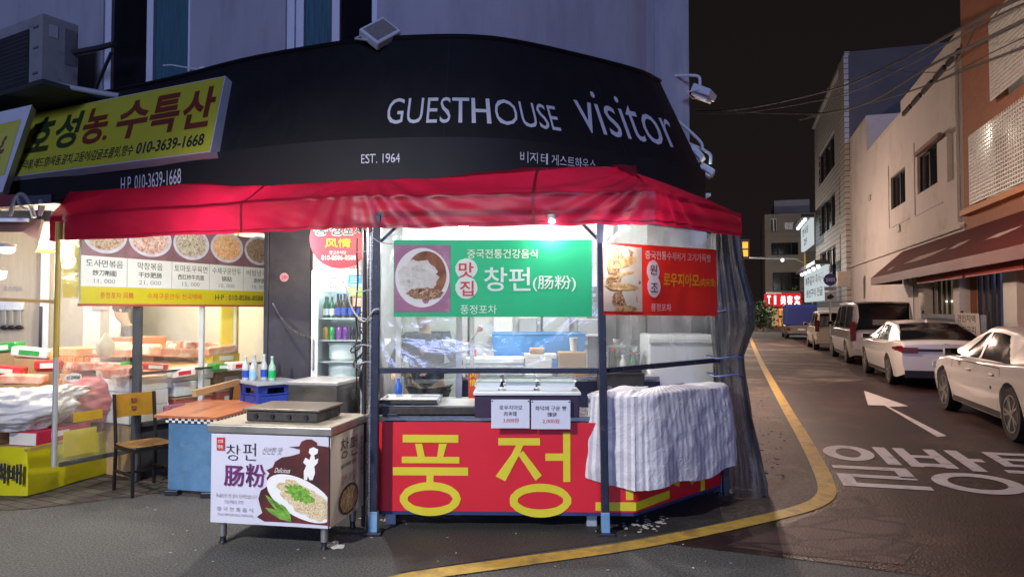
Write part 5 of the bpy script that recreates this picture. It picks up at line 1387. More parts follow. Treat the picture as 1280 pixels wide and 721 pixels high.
def chequer(a, b, n, par):
    d = (b - a); L_ = d.length; d.normalize(); nrm = V((d.y, -d.x, 0)); wq, bq = MB(), MB()
    for r in range(2):
        for k in range(n):
            x0, x1 = L_ * k / n, L_ * (k + 1) / n; z1 = tz - .024 - r * .02; z0 = z1 - .02
            (wq if (k + r) % 2 else bq).poly([V((a.x, a.y, z)) + d * x + nrm * .006 for x, z in ((x0, z0), (x1, z0), (x1, z1), (x0, z1))])
    ap = MB().prism([V((a.x, a.y, tz - .066)), V((b.x, b.y, tz - .066)), V((b.x, b.y, tz - .0225)), V((a.x, a.y, tz - .0225))], -nrm * .02).build('apron', m_kraft, par)
    wq.build('white_checks', m_white, ap); bq.build('black_checks', m_ink, ap)
chequer(f0 - ex_ * .02 - ey_ * .012, f1 + ex_ * .012 - ey_ * .012, 16, tbl)
chequer(f1 + ex_ * .012 - ey_ * .012, q[2] - ex_ * .015 - ey_ * .03, 38, tbl)

# ================================================================== CHAIRS
m_wood = M('chair_ply', (.46, .26, .085), .4, var=.14, scale=5, stretch=(1, 9, 1))
m_woody = M('chair_yellow', (.50, .30, .030), .4, var=.12, scale=6, dirt=(.40, .20, .02), dirt_amt=.3)
m_chm = M('chair_metal', (.020, .018, .018), .45, .4)
def make_chair(label, loc, rz, group, back):
    t = thing('chair', label, 'chair', loc, rz, group)
    w, d, h = .36, .38, .44
    for sx in (-1, 1):
        MB().bar((sx * w / 2, d / 2, 0), (sx * w / 2, d / 2, h - .02), .026, .026, bev=.004).build('leg', m_chm, t, local=True)
        MB().bar((sx * w / 2, -d / 2 - .03, 0), (sx * w / 2, -d / 2, h - .02), .026, .03, bev=.004).build('leg', m_chm, t, local=True)
        MB().bar((sx * w / 2, -d / 2, h - .03), (sx * (w / 2 + .0), -d / 2 - .06, .89), .026, .03, bev=.004).build('back_post', m_chm, t, local=True)
        MB().bar((sx * w / 2, d / 2, .19), (sx * w / 2, -d / 2 - .01, .19), .02, .02).build('stretcher', m_chm, t, local=True)
        MB().bar((sx * w / 2, d / 2, h - .03), (sx * w / 2, -d / 2, h - .03), .022, .03).build('seat_rail', m_chm, t, local=True)
    MB().bar((-w / 2, 0, .19), (w / 2, 0, .19), .02, .02).build('stretcher', m_chm, t, local=True)
    MB().bar((-w / 2, d / 2, h - .03), (w / 2, d / 2, h - .03), .022, .03).build('seat_rail', m_chm, t, local=True)
    def seat(i, j):
        x = (i - .5) * .41; y = (j - .5) * .42 + .01
        rr = 1 - .10 * max(0, abs(i - .5) * 2 - .6) * max(0, abs(j - .5) * 2 - .6) * 6
        return V((x * rr, y * rr, h + .006 - .012 * cos((i - .5) * 2.4) * sin(j * pi)))
    mb = MB(); mb.grid(14, 14, seat)
    bmesh.ops.solidify(mb.bm, geom=mb.bm.faces[:], thickness=.016)
    mb.build('seat', m_wood, t, smooth=50, local=True)
    mb = MB()
    def bk(i, j):
        x = (i - .5) * (w + .03); z = .67 + .215 * j; y = -d / 2 - .06 * (z - .41) / .48 - .006 + .03 * (2 * (i - .5)) ** 2 * 0 - .02 * cos((i - .5) * pi)
        return V((x, y, z))
    mb.grid(16, 6, bk); bmesh.ops.solidify(mb.bm, geom=mb.bm.faces[:], thickness=.014)
    bo = mb.build('backrest', back, t, smooth=50, local=True)
    for k in range(2):
        MB().box((.0, -d / 2 - .075, .745 + k * .075), (.04, .052, .036), bev=.004).build('cut_hole', M('hole_brown', (.16, .05, .025), .6), bo, local=True)
    return t
make_chair('dark metal chair with a yellow backrest and plywood seat standing left of the orange table', (-3.42, 6.60, 0), radians(-130), 'plywood chairs at the table', m_woody)
make_chair('plywood chair behind the orange table, only its curved brown backrest showing', (-3.06, 7.66, 0), radians(160), 'plywood chairs at the table', M('chair_brown', (.40, .17, .035), .4, var=.15, scale=5))

# ================================================================== BEER CRATES
m_crate = M('crate_blue', (.018, .045, .30), .45, var=.15)
cz = radians(45); co_ = D(321, 480, 7.2); 
def make_crate(label, z, loc=None):
    t = thing('beer_crate', label, 'crate', (0, 0, 0), 0, 'blue beer crates')
    w, d, h = .40, .40, .30
    b = MB()
    b.box((0, 0, .012), (w - .03, d - .03, .02))
    for s in (-1, 1):
        b.box((0, s * (d / 2 - .008), .10), (w, .016, .17)); b.box((s * (w / 2 - .008), 0, .10), (.016, d - .033, .17))
        b.box((0, s * (d / 2 - .008), .285), (w, .018, .035)); b.box((s * (w / 2 - .008), 0, .285), (.018, d - .037, .035))
        b.box((0, s * (d / 2 - .006), .20), (w + .008, .02, .014)); b.box((s * (w / 2 - .006), 0, .20), (.02, d - .04, .014))
        for k in (-1, 1):
            b.box((k * (w / 2 - .055), s * (d / 2 - .009), .23), (.10, .014, .08)); b.box((s * (w / 2 - .009), k * (d / 2 - .06), .23), (.014, .08, .08))
        for k in (-1, 1): b.box((k * (w / 2 - .01), s * (d / 2 - .01), .15), (.03, .03, .296), bev=.006)
        for k in (-.3, .3): b.box((k * w, s * (d / 2 + .001), .10), (.008, .006, .17)); b.box((s * (w / 2 + .001), k * d, .10), (.006, .008, .17))
    b.build('body', m_crate, t, local=True)
    for ang in (0, pi / 2, pi, 3 * pi / 2):
        m_ = Matrix.Rotation(ang, 4, 'Z')
        MB().text('Cass', (-.075, .05, .075, .115), lambda a, bb, e, m_=m_: m_ @ V((a, -d / 2 - .006, bb)), .02, 0, shear=.15).build('lettering', m_white, t, local=True)
    return t
cc_ = V((co_.x + .01, co_.y, 0)) + V((0, .283, 0))
c1 = make_crate('blue beer crate at the bottom of the stack behind the table', 0); c1.location = (cc_.x, cc_.y, 0); c1.rotation_euler[2] = cz
c2 = dup(c1, (cc_.x + .004, cc_.y, .303), cz + .02, 'blue beer crate in the middle of the stack behind the table')
c3 = dup(c1, (cc_.x, cc_.y, .606), cz, 'topmost blue beer crate, right under the board with bottles')
bd = thing('board', 'grey and light blue board lying on the crates under the bottles', 'board', (cc_.x, cc_.y, .908), cz)
MB().box((0, 0, .016), (.47, .50, .03), bev=.005).build('plank', M('board_grey', (.30, .33, .36), .6, var=.2), bd, local=True)
MB().box((.237, 0, .016), (.006, .50, .032)).build('edging', M('edge_blue', (.04, .28, .52), .5), bd, local=True)
MB().box((0, -.252, .016), (.47, .004, .032)).build('edging', M('edge_pale', (.36, .42, .46), .5), bd, local=True)
m_cglass = M('pale_glass', (.42, .50, .54), .1, var=.1, spec=.7)
for k, (x, y, h, gl, lb, lab) in enumerate(((308, 7.44, .25, m_cglass, m_blab, 'clear bottle with dark blue label, leftmost on the board'), (317, 7.42, .215, m_cglass, M('label_sky', (.25, .50, .80), .4), 'short bottle with sky blue label in the middle of the board'),
        (319, 7.58, .26, m_cglass, m_card, 'clear bottle with a pale label at the back of the board'), (331, 7.46, .265, m_cglass, m_blab, 'tall clear bottle with dark blue label beside the green labelled one'), (341, 7.38, .25, M('green_pale_glass', (.30, .52, .42), .1, spec=.7), M('label_green', (.01, .40, .10), .4), 'bottle with a bright green label, rightmost on the board'))):
    X = (x - 640) / F * y; bottle('bottle', lab, (X, y, .94), h, .036, gl, lb, 'bottles on the crate board', m_card)

# ================================================================== LEFT SHOP
K0 = V((-4.02, 6.27, 0)); kd = V((.43, .903, 0)).normalized(); kn = V((kd.y, -kd.x, 0))
PW = Panel(K0, kd[:2])
def pw(a, b, e=0.0): return PW.at(a, b, e)
KL = PW.ab(352, 380)[0]
a_post, a_white, a_yel = PW.ab(171, 480)[0], PW.ab(252, 440)[0], PW.ab(314, 410)[0]
m_gpost = M('grey_post', (.075, .085, .09), .5, .3, var=.2)
sf = thing('shop_window', 'glazed front of the grocery shop with dark and white posts under the menu board', 'shop window', pw(KL / 2, 0))
MB().bar(pw(a_post, 0), pw(a_post, 2.7), .075, .06, bev=.006).build('post', m_gpost, sf)
MB().bar(pw(a_white, .52), pw(a_white, 2.7), .05, .05, bev=.005).build('post', M('post_white', (.55, .62, .60), .4, .2), sf)
MB().bar(pw(KL, 0), pw(KL, 2.7), .06, .06).build('post', m_gpost, sf)
MB().bar(pw(a_post, 1.05, .02), pw(KL, 1.05, .02), .03, .022).build('rail', m_gpost, sf)
MB().bar(pw(a_post, .545), pw(KL, .545), .06, .04).build('sill', m_gpost, sf)
MB().bar(pw(a_post, 2.62), pw(KL, 2.62), .06, .05).build('head_rail', m_gpost, sf)
MB().poly([pw(a_post, .56, -.01), pw(KL, .56, -.01), pw(KL, 2.6, -.01), pw(a_post, 2.6, -.01)]).build('pane', M_clear('shop_glass', haze=.05, gloss=.06, rough=.04, hazecol=(.9, .85, .8)), sf)
MB().prism([pw(a_post + .03, 0, -.03), pw(KL, 0, -.03), pw(KL, .525, -.03), pw(a_post + .03, .525, -.03)], -kn * .04).build('lower_panel', M('lower_grey', (.045, .05, .055), .6, var=.3), sf)
# room behind it
m_shopw = M('shop_wall', (.72, .66, .56), .7, var=.06, scale=2)
rm = thing('shop_room', 'brightly lit pale walls inside the grocery shop behind the glass', 'wall', (-5.6, 9.6, 0))
r0, r1 = pw(KL, 0), pw(KL, 0, -3.6)
MB().prism([r0, r1, r1 + V((0, 0, 2.75)), r0 + V((0, 0, 2.75))], kd * .06).build('back_panel', m_shopw, rm)
w0, w1 = V((-5.1, 8.3, 0)), V((-7.4, 7.35, 0))
MB().poly([pw(0, 2.64, -.12), pw(KL, 2.64, -.03), pw(KL, 2.64, -3.6), V((-7.6, 7.6, 2.64))]).build('ceiling_panel', m_shopw, rm)
MB().prism([V((-7.5, 7.7, 0)), V((-5.0, 8.75, 0)), V((-5.0, 8.75, 2.74)), V((-7.5, 7.7, 2.74))], V((-.02, .05, 0))).build('partition', M('partition_beige', (.40, .355, .30), .7, var=.08, stretch=(6, 6, .6)), rm)
PB = Panel((-5.0, 8.74), (2.5, 1.05))
for x0 in (6, 15, 25):
    t = thing('ladle', ('steel kitchen tool hanging leftmost on the beige partition', 'steel kitchen tool hanging in the middle on the beige partition', 'steel kitchen tool hanging rightmost on the beige partition')[(6, 15, 25).index(x0)], 'ladle', PB.at(*PB.ab(x0, 395)))
    MB().bar(PB.at(*PB.ab(x0, 381), .03), PB.at(*PB.ab(x0, 405), .03), .035, .02).build('handle', m_grey, t)
    MB().sphere(PB.at(*PB.ab(x0, 409), .03), .05, (1, .6, .5), n=10).build('bowl', m_bolt, t, smooth=180)
MB().bar(PB.at(*PB.ab(-6, 381), .02), PB.at(*PB.ab(31, 381), .02), .05, .12).build('tool_rail', m_alu, rm)
MB().text('호스레토', PB.rect(4, 357, 28, 364), PB.at, .01, .006).build('lettering', M('ink_grey', (1, 1, 1)), rm)
a_, b_ = PB.ab(52, 380), PB.ab(62, 380)
MB().prism([PB.at(a_[0], 0, .02), PB.at(b_[0], 0, .02), PB.at(b_[0], 2.74, .02), PB.at(a_[0], 2.74, .02)], PB.n * .05).build('door_jamb', m_frame, rm)
MB().prism([PB.at(PB.ab(51, 400)[0], .2, .075), PB.at(PB.ab(55, 400)[0], .2, .075), PB.at(PB.ab(55, 400)[0], 1.72, .075), PB.at(PB.ab(51, 400)[0], 1.72, .075)], PB.n * .02).build('dark_gap', m_bolt, rm)
# menu board on the window
zb, zs, zh, zt = 1.735, 1.895, 2.175, 2.52
a0, a1 = PW.ab(96, 350)[0], PW.ab(339, 350)[0]
mbd = thing('menu_board', 'wide menu board with five dish photos and a yellow strip on the shop window', 'menu board', pw((a0 + a1) / 2, zb, .05))
def slab(P, r, e0, e1, name, mat, par):
    A0, B0, A1, B1 = r
    return MB().prism([P.at(A0, B0, e0), P.at(A1, B0, e0), P.at(A1, B1, e0), P.at(A0, B1, e0)], P.n * (e1 - e0)).build(name, mat, par)
slab(PW, (a0, zb, a1, zt), .03, .055, 'panel', M('menu_white', (.62, .70, .66), .5, var=.03), mbd)
slab(PW, (a0 - .01, zb - .022, a1 + .01, zb), .028, .06, 'edge_strip', M('menu_red', (.40, .07, .04), .5), mbd)
slab(PW, (a0, zb + .002, a1, zs), .0555, .058, 'yellow_strip', M('menu_yellow', (.50, .47, .008), .5, var=.05), mbd)
slab(PW, (a1 - .012, zb, a1, zt), .056, .061, 'edge_strip', M('menu_red', (1, 1, 1)), mbd)
slab(PW, (a0, zh, a1 - .013, zt), .0555, .058, 'photo_strip', M('menu_mauve', (.20, .11, .13), .5, var=.3, scale=6), mbd)
div = [a0] + [PW.ab(x, 345)[0] for x in (154, 210, 257, 299.6)] + [a1 - .012]
mb = MB()
for d in div[1:-1]: mb.flat([(d - .003, zs), (d + .003, zs), (d + .003, zh), (d - .003, zh)], PW.at, .0575)
mb.build('divider_lines', m_grey, mbd)
def col_text(k, body, z0, z1, fr, mat=m_ink, bold=0.0):
    c = (div[k] + div[k + 1]) / 2; w = (div[k + 1] - div[k]) * fr / 2
    MB().text(body, (c - w, z0, c + w, z1), PW.at, bold, .0585).build('lettering', mat, mbd)
names = ['도사면볶음', '막창볶음', '토마토우육면', '수제구운만두', '비빔냉국수']; han = ['炒刀削面', '干炒肥肠', '西红柿牛肉面', '锅贴', '凉拌面']; pr = ['11, 000', '21, 000', '15, 000', '10, 000', '10, 000']
fills = [[(.3, (.20, .12, .07)), (.5, (.42, .34, .24)), (.7, (.60, .55, .46))], [(.3, (.25, .08, .05)), (.5, (.50, .36, .30)), (.7, (.66, .60, .56))], [(.3, (.16, .12, .06)), (.5, (.40, .38, .30)), (.7, (.62, .60, .52))], [(.25, (.45, .16, .06)), (.5, (.62, .38, .18)), (.75, (.75, .66, .46))], [(.3, (.10, .06, .05)), (.5, (.30, .20, .16)), (.7, (.30, .34, .12))]]
for k in range(5):
    col_text(k, names[k], 2.075, 2.145, (.80, .56, .88, .84, .80)[k], m_ink, -.004)
    col_text(k, han[k], 1.995, 2.05, (.52, .52, .70, .30, .36)[k], m_ink, .006)
    col_text(k, pr[k], 1.92, 1.968, (.46, .50, .46, .46, .44)[k], M('ink_grey', (1, 1, 1)))
    c = (div[k] + div[k + 1]) / 2; w = (div[k + 1] - div[k]) * .48
    pl_ = MB().ellipse((c, 2.375), w, .17, PW.at, .0595).build('printed_bowl', M('bowl_blue', (.48, .52, .62), .5, var=.2, scale=10), mbd)
    MB().ellipse((c, 2.375), w * .86, .14, PW.at, .061, jag=.05, seed=k).build('printed_dish', M_multi('dish_%d' % k, fills[k], 22, distort=2.0), pl_)
for body, x0, x1, mt, b in (('풍정포차 风情', 120, 162, M('ink_red', (1, 1, 1)), .0), ('수제구운만두 전국택배', 179, 247, M('ink_red', (1, 1, 1)), 0), ('H·P : 010-8586-8588', 264, 324, m_ink, .012)):
    MB().text(body, (PW.ab(x0, 370)[0], 1.785, PW.ab(x1, 370)[0], 1.845), PW.at, b, .060).build('lettering', mt, mbd)
# yellow cloth banner and post left of the board, yellow wrapped pillar behind the glass
yb = PW.rect(77, 300, 95, 372)
m_ysh = M('yellow_sheet', (.66, .52, .03), .5, var=.06)
t = thing('yellow_banner', 'narrow plain yellow banner hanging at the left of the menu board', 'banner', pw(yb[0], yb[1]))
slab(PW, (yb[0], yb[1], yb[2] + .02, 2.45), .01, .018, 'sheet', m_ysh, t)
MB().text('감', (yb[2] - .03, 1.98, yb[2] + .012, 2.04), PW.at, 0, .021).build('lettering', m_ink, t)
t = thing('corner_post', 'thin yellow and grey steel post at the left corner of the shop front', 'post', pw(-.03, 0))
MB().cyl(pw(-.03, 1.86), .024, 1.2, n=14).build('yellow_tube', M('post_ochre', (.40, .30, .05), .5), t, smooth=40)
MB().cyl(pw(-.03, .79), .022, .98, n=14).build('grey_tube', m_alu, t, smooth=40)
yc = pw(a_yel, 0, -.35)
t = thing('yellow_pillar', 'yellow wrapped pillar standing inside the shop behind the glass', 'pillar', yc)
MB().box((yc.x, yc.y, 1.3), (.20, .2, 2.6), rz=.4, bev=.02).build('shaft', m_ysh, t)
MB().box((yc.x + .11, yc.y - .12, 1.3), (.03, .03, 2.6), rz=.4).build('edge_strip', m_white, t)
# clear curtain at the corner, with dark hem bar
m_curt = M_clear('clear_curtain', haze=.16, gloss=.08, rough=.12, wr=.8, wscale=3, hazecol=(.85, .80, .76))
cu = thing('vinyl_curtain', 'clear vinyl curtain with a weighted dark hem at the corner of the shop', 'curtain', pw(.4, .3))
PWc = Panel(K0 + kn * .03, kd[:2]); PWc.wave = lambda a, b: .02 * sin(a * 9) * (1 - b / 3) + .012 * noise.noise(V((a * 4, b * 2, 0)))
ca1 = PWc.ab(163, 450)[0]; 
MB().grid(40, 24, lambda i, j: PWc.at(-.02 + (ca1 + .02) * i, .32 + 2.2 * j)).build('sheet', m_curt, cu, smooth=80)
MB().bar(PWc.at(0, .315), PWc.at(ca1, .315), .03, .04).build('hem_bar', M('hem_dark', (.06, .065, .06), .5), cu)
ch1 = PWc.ab(136, 450)[0]
slab(PWc, (.03, .37, ch1 - .1, .60), -.012, -.006, 'yellow_patch', m_ysh, cu)
slab(PWc, (.10, .67, ch1 - .05, .755), .002, .008, 'ochre_strip', M('ochre', (.50, .33, .02), .5, var=.15), cu)
# ---------------- goods table in front, wrapped in a yellow sheet
y0 = G(32, 622); y1 = G(134, 592); ed = (y1 - y0).normalized(); en = V((-ed.y, ed.x, 0))
gt = thing('goods_table', 'low goods table wrapped in a bright yellow vinyl sheet with black lettering', 'table', y0 + en * .6 + ed * .6)
yl_ = (y1 - y0).length
def ysheet(i, j):
    L1, L2 = 1.6, yl_; s = i * (L1 + L2)
    if s < L1: p = y0 + en * (L1 - s); n = -ed
    else: p = y0 + ed * (s - L1); n = -en
    w = .012 * noise.noise(V((s * 3, j * 2, 0))) + .02 * (1 - j) * noise.noise(V((s * 1.6, 0, 4)))
    q = p + n * (w + .015 * (1 - j)); q.z = .015 + .43 * j + .02 * noise.noise(V((s * 2, 0, 1))) * (1 - j); return q
m_ywrap = M('yellow_wrap', (.62, .58, .012), .4, var=.08, scale=2, dirt=(.34, .30, .06), dirt_amt=.18, dirt_scale=3, bump=.1, bscale=4)
MB().grid(60, 10, ysheet).build('vinyl_wrap', m_ywrap, gt, smooth=60)
MB().prism([y0 + V((0, 0, .41)), y0 + en * 1.6 + V((0, 0, .41)), y0 + en * 1.6 + ed * yl_ + V((0, 0, .41)), y0 + ed * yl_ + V((0, 0, .41))], (0, 0, .025)).build('top', m_kraft, gt)
PY = Panel(y0 - ed * .035, (-en)[:2])
MB().text('택배', (PY.ab(-8, 588)[0], .13, PY.ab(29, 588)[0], .31), PY.at, .035, .012).build('lettering', m_ink, gt)
def gp(a, b, z=0.0): p = y0 + ed * a + en * b; p.z = z; return p      # a back along table, b to the left
gang = math.atan2(ed.y, ed.x) - pi / 2
def gbox(name, label, cat, a, b, z, sx, sy, sz, mat, rot=0.0, bev=.008, group=None):
    t = thing(name, label, cat, gp(a, b, z), gang + rot, group)
    MB().box((0, 0, sz / 2), (sx, sy, sz), bev=bev).build('body', mat, t, local=True); return t
t = gbox('gift_box', 'crimson and white gift box under the white sack on the yellow table', 'box', .42, .16, .437, .30, .62, .13, M('crimson', (.50, .02, .07), .4, var=.1))
MB().box((.1512, -.05, .075), (.003, .2, .05)).build('label', m_white, t, local=True); MB().box((0, -.312, .06), (.29, .003, .11)).build('end_label', m_cream, t, local=True)
gbox('cardboard_box', 'flat brown cardboard box under the left end of the white sack', 'box', .35, .66, .437, .5, .5, .12, m_kraft)
# white sack
mb = MB(); mb.sphere((0, 0, 0), 1, n=90)
for v in mb.bm.verts:
    p = v.co.copy(); n_ = noise.fractal(p * 1.7, .7, 2.0, 5)
    r = 1 + .20 * n_ - .10 * abs(noise.noise(p * 3.1 + V((4, 1, 2)))) - .055 * abs(noise.noise(p * 7.5)) 
    v.co = V((p.x * .66 * r, p.y * .36 * r, max(-.17, p.z * .21 * r + (.16 * max(0, p.x) ** 3))))
mb.bm.verts.ensure_lookup_table()
for v in mb.bm.verts: v.co = Matrix.Rotation(radians(20), 3, 'Z') @ v.co
o = mb.build('white_sack', M('white_poly', (.66, .66, .67), .35, var=.08, transl=.15, bump=.5, bscale=14), None, smooth=180)
o.location = gp(.22, .42, .74); tag(o, 'big crumpled white plastic sack lying on the boxes of the yellow table', 'sack')
rk = thing('goods_rack', 'stepped rack draped in red cloth holding the packets of the left stall', 'rack', gp(1.25, .55))
m_rcl = M('red_cloth', (.46, .02, .03), .6, var=.15, bump=.2, bscale=8)
for k, (a, z) in enumerate(((.95, .84), (1.22, 1.0), (1.5, 1.18))): MB().box((0, a - 1.25, z / 2), (1.3, .27, z), bev=.015).build('step', m_rcl if k == 0 else m_kraft, rk, local=True)
m_stripe = M_multi('stripe_orange', [(.35, (.60, .14, .02)), (.5, (.75, .55, .18)), (.65, (.62, .12, .02))], 16, stretch=(2.2, 2.2, .01), detail=0)
goods = [('snack_box', 'orange and yellow striped snack box at the front of the red rack', .92, .62, .845, .72, .20, .13, m_stripe, 0), ('cardboard_box', 'small open kraft box tilted on the front of the red rack', .86, .22, .845, .34, .18, .07, M('kraft_light', (.52, .33, .14), .7), .25),
         ('seaweed_packet', 'green and black seaweed packet on the middle step of the rack', 1.18, .17, 1.005, .30, .24, .12, M('seaweed_green', (.02, .36, .03), .3), .1), ('snack_packet', 'red snack packet on the middle step, left of the seaweed packet', 1.16, .55, 1.005, .36, .22, .10, M('packet_crimson', (.50, .02, .05), .3), -.1),
         ('snack_packet', 'yellow and white snack packet on the top step beside the door jamb', 1.48, .12, 1.185, .44, .26, .11, M_multi('packet_yw', [(.4, (.75, .48, .06)), (.55, (.76, .72, .60))], 5), .15), ('snack_packet', 'bright green snack packet on the top step at the far left', 1.46, .72, 1.185, .4, .26, .06, M('packet_lime', (.08, .48, .04), .3), -.1),
         ('snack_packet', 'orange snack packet lying at the back of the top step', 1.54, .42, 1.185, .4, .22, .13, M_multi('packet_ow', [(.4, (.70, .30, .03)), (.55, (.74, .68, .55))], 6), .05)]
for nm, lab, a, b, z, sx, sy, sz, mt, ro in goods:
    t = gbox(nm, lab, 'box' if 'box' in nm else 'packet', a, b, z, sx, sy, sz, mt, ro, .02, )
    if 'seaweed' in lab:
        MB().box((-.02, -.122, .085), (.18, .004, .06)).build('label', m_ink, t, local=True); MB().box((.09, -.123, .03), (.1, .004, .03)).build('label', m_white, t, local=True); MB().box((.02, 0, .1215), (.2, .18, .003)).build('label', m_ink, t, local=True)
    elif 'packet' in nm: MB().box((0, -sy / 2 - .0015, sz * .5), (sx * .5, .003, sz * .35)).build('label', m_cream, t, local=True)
# ---------------- boxes stacked behind the glass
m_lido = M_multi('orange_lid', [(.3, (.62, .22, .06)), (.5, (.74, .42, .20)), (.7, (.78, .60, .40))], 3, detail=3)
m_pinkc = M('pink_cloth', (.52, .13, .16), .6, var=.15, bump=.2, bscale=6)
def sbox(label, a, off, z, sa, sd, sz, mat, lid=None, tilt=0.0, name='fruit_box', rot=0.0):
    p = pw(a, z, -off); t = thing(name, label, 'box', p, math.atan2(kd.y, kd.x) + rot, 'boxes stacked in the shop window')
    MB().box((0, 0, sz / 2), (sa, sd, sz), bev=.008).build('body', mat, t, local=True)
    if lid:
        m_ = Matrix.Translation((0, 0, sz + .012)) @ Matrix.Rotation(tilt, 4, 'X'); MB().box(None, (sa * 1.03, sd * 1.05, .022), bev=.006, m=m_).build('lid', lid, t, local=True)
    MB().box((0, -sd / 2 - .0015, sz * .5), (sa * .5, .003, sz * .5)).build('label', m_white if mat is not m_foam else m_cream, t, local=True)
    return t
bs = thing('shop_bench', 'low bench along the inside of the shop glass carrying the fruit boxes', 'bench', pw(1.75, 0, -.5), math.atan2(kd.y, kd.x))
MB().box((0, 0, .27), (1.85, .75, .54)).build('bench', m_kraft, bs, local=True)
sbox('white foam box at the bottom beside the dark shop post', .98, .3, .545, .46, .40, .16, m_foam)
sbox('white foam box, second up beside the dark shop post', .98, .3, .707, .44, .40, .15, m_foam)
sbox('white foam box with an orange cover on top beside the dark shop post', 1.0, .34, .86, .50, .46, .15, m_foam, m_lido, .12)
sbox('red fruit carton at the bottom behind the white shop post', 1.52, .3, .545, .48, .40, .18, M('carton_red', (.48, .10, .07), .6, var=.12), m_kraft)
sbox('white foam box, second up behind the white shop post', 1.5, .3, .76, .46, .42, .15, m_foam)
sbox('white foam box with an orange cover on top behind the white shop post', 1.52, .36, .92, .54, .50, .14, m_foam, m_lido, .12)
sbox('red fruit carton at the bottom near the yellow pillar', 2.05, .3, .545, .46, .40, .2, M('carton_red', (1, 1, 1)), m_kraft)
sbox('kraft carton in the middle near the yellow pillar', 2.05, .3, .78, .46, .40, .18, m_kraft)
sbox('white foam box holding a yellow carton near the yellow pillar', 2.0, .32, .97, .46, .42, .10, m_foam)
sbox('yellow printed carton on the topmost foam box near the yellow pillar', 2.02, .30, 1.072, .40, .26, .10, M('carton_yellow', (.62, .42, .04), .5, var=.15, scale=14))
sbox('orange covered flat box at the back in the shop window', 1.95, .95, 1.0, .95, .45, .16, m_foam, m_lido, .16)
sbox('stacked salmon red carton at the back of the shop window', 1.72, 1.28, 1.0, .5, .36, .36, M('carton_salmon', (.55, .22, .13), .6, var=.15))
bs2 = thing('shop_bench', 'taller bench deeper in the shop under the orange covered boxes', 'bench', pw(2.05, 0, -1.1)); MB().box((0, 0, .495), (1.2, .7, .99)).build('bench', m_kraft, bs2, local=True); bs2.rotation_euler[2] = math.atan2(kd.y, kd.x)
t = sbox('small pink box on the sill in front of the foam boxes', 1.25, .08, .566, .22, .1, .12, M('pink_box', (.62, .22, .36), .5))
# goods behind the curtain: pink cloth bundle, orange boxes, hanging bag
mb = MB(); mb.sphere((0, 0, 0), 1, n=70)
for v in mb.bm.verts:
    p = v.co.copy(); r = 1 + .16 * noise.fractal(p * 1.5, .8, 2, 4) - .12 * abs(noise.noise(p * 3.3)) - .05 * abs(noise.noise(p * 8)); v.co = V((p.x * .42 * r, p.y * .27 * r, max(-.2, p.z * .25 * r)))
o = mb.build('cloth_bundle', m_pinkc, None, smooth=180); o.location = pw(.72, .76, -.62); o.rotation_euler[2] = math.atan2(kd.y, kd.x)
tag(o, 'large pink cloth covered bundle behind the clear curtain at the shop corner', 'bundle')
bb = thing('shop_bench', 'short bench behind the clear curtain under the pink bundle', 'bench', pw(.72, 0, -.80)); MB().box((0, 0, .29), (.6, .4, .58)).build('bench', m_cdark, bb, local=True); bb.rotation_euler[2] = math.atan2(kd.y, kd.x)
bb = thing('shop_bench', 'bench behind the pink bundle carrying the orange boxes', 'bench', pw(1.0, 0, -1.06)); MB().box((0, 0, .47), (.74, .46, .94)).build('bench', m_kraft, bb, local=True); bb.rotation_euler[2] = math.atan2(kd.y, kd.x)
for k in range(4): sbox(('pale orange flat box at the bottom of the pile behind the curtain', 'pale orange flat box, second in the pile behind the curtain', 'orange striped flat box, third in the pile behind the curtain', 'topmost orange flat box in the pile behind the curtain')[k], .98 + .02 * k, 1.05, .942 + .085 * k, .70, .42, .082, m_lido if k != 2 else m_stripe)
def loose(nm, lab, cat, px, py, Y, sx, sy, sz, mat, rot=0.0, tilt=0.0, lbl=None, z=None):
    p = D(px, py, Y)
    if px < 70: MB().box((p.x, p.y, (p.z - .004) / 2), (sx * .85, sy * .85, p.z - .004), rz=rot, bev=.01).build('riser', m_kraft, rk)
    t = thing(nm, lab, cat, p, rot); m_ = Matrix.Rotation(tilt, 4, 'Y')
    MB().box(None, (sx, sy, sz), bev=min(sx, sy, sz) * .18, m=m_ @ Matrix.Translation((0, 0, sz / 2))).build('body', mat, t, local=True)
    if lbl: MB().box(None, (sx * .55, .003, sz * .5), m=m_ @ Matrix.Translation((0, -sy / 2 - .0015, sz * .5))).build('label', lbl, t, local=True)
    return t
m_film = M_multi('shiny_fruit_pack', [(.3, (.42, .05, .04)), (.48, (.66, .22, .14)), (.62, (.78, .66, .60))], 7, rough=.2, distort=1.2)
m_salm = M_multi('salmon_pack', [(.3, (.58, .20, .13)), (.5, (.72, .40, .28)), (.7, (.80, .70, .60))], 5, rough=.25, distort=1.0)
m_redp = M('red_pack', (.52, .03, .04), .25, var=.2, scale=9); m_grnp = M('green_pack', (.03, .30, .05), .3, var=.2, scale=9); m_whp = M('white_pack', (.72, .70, .66), .3, var=.06)
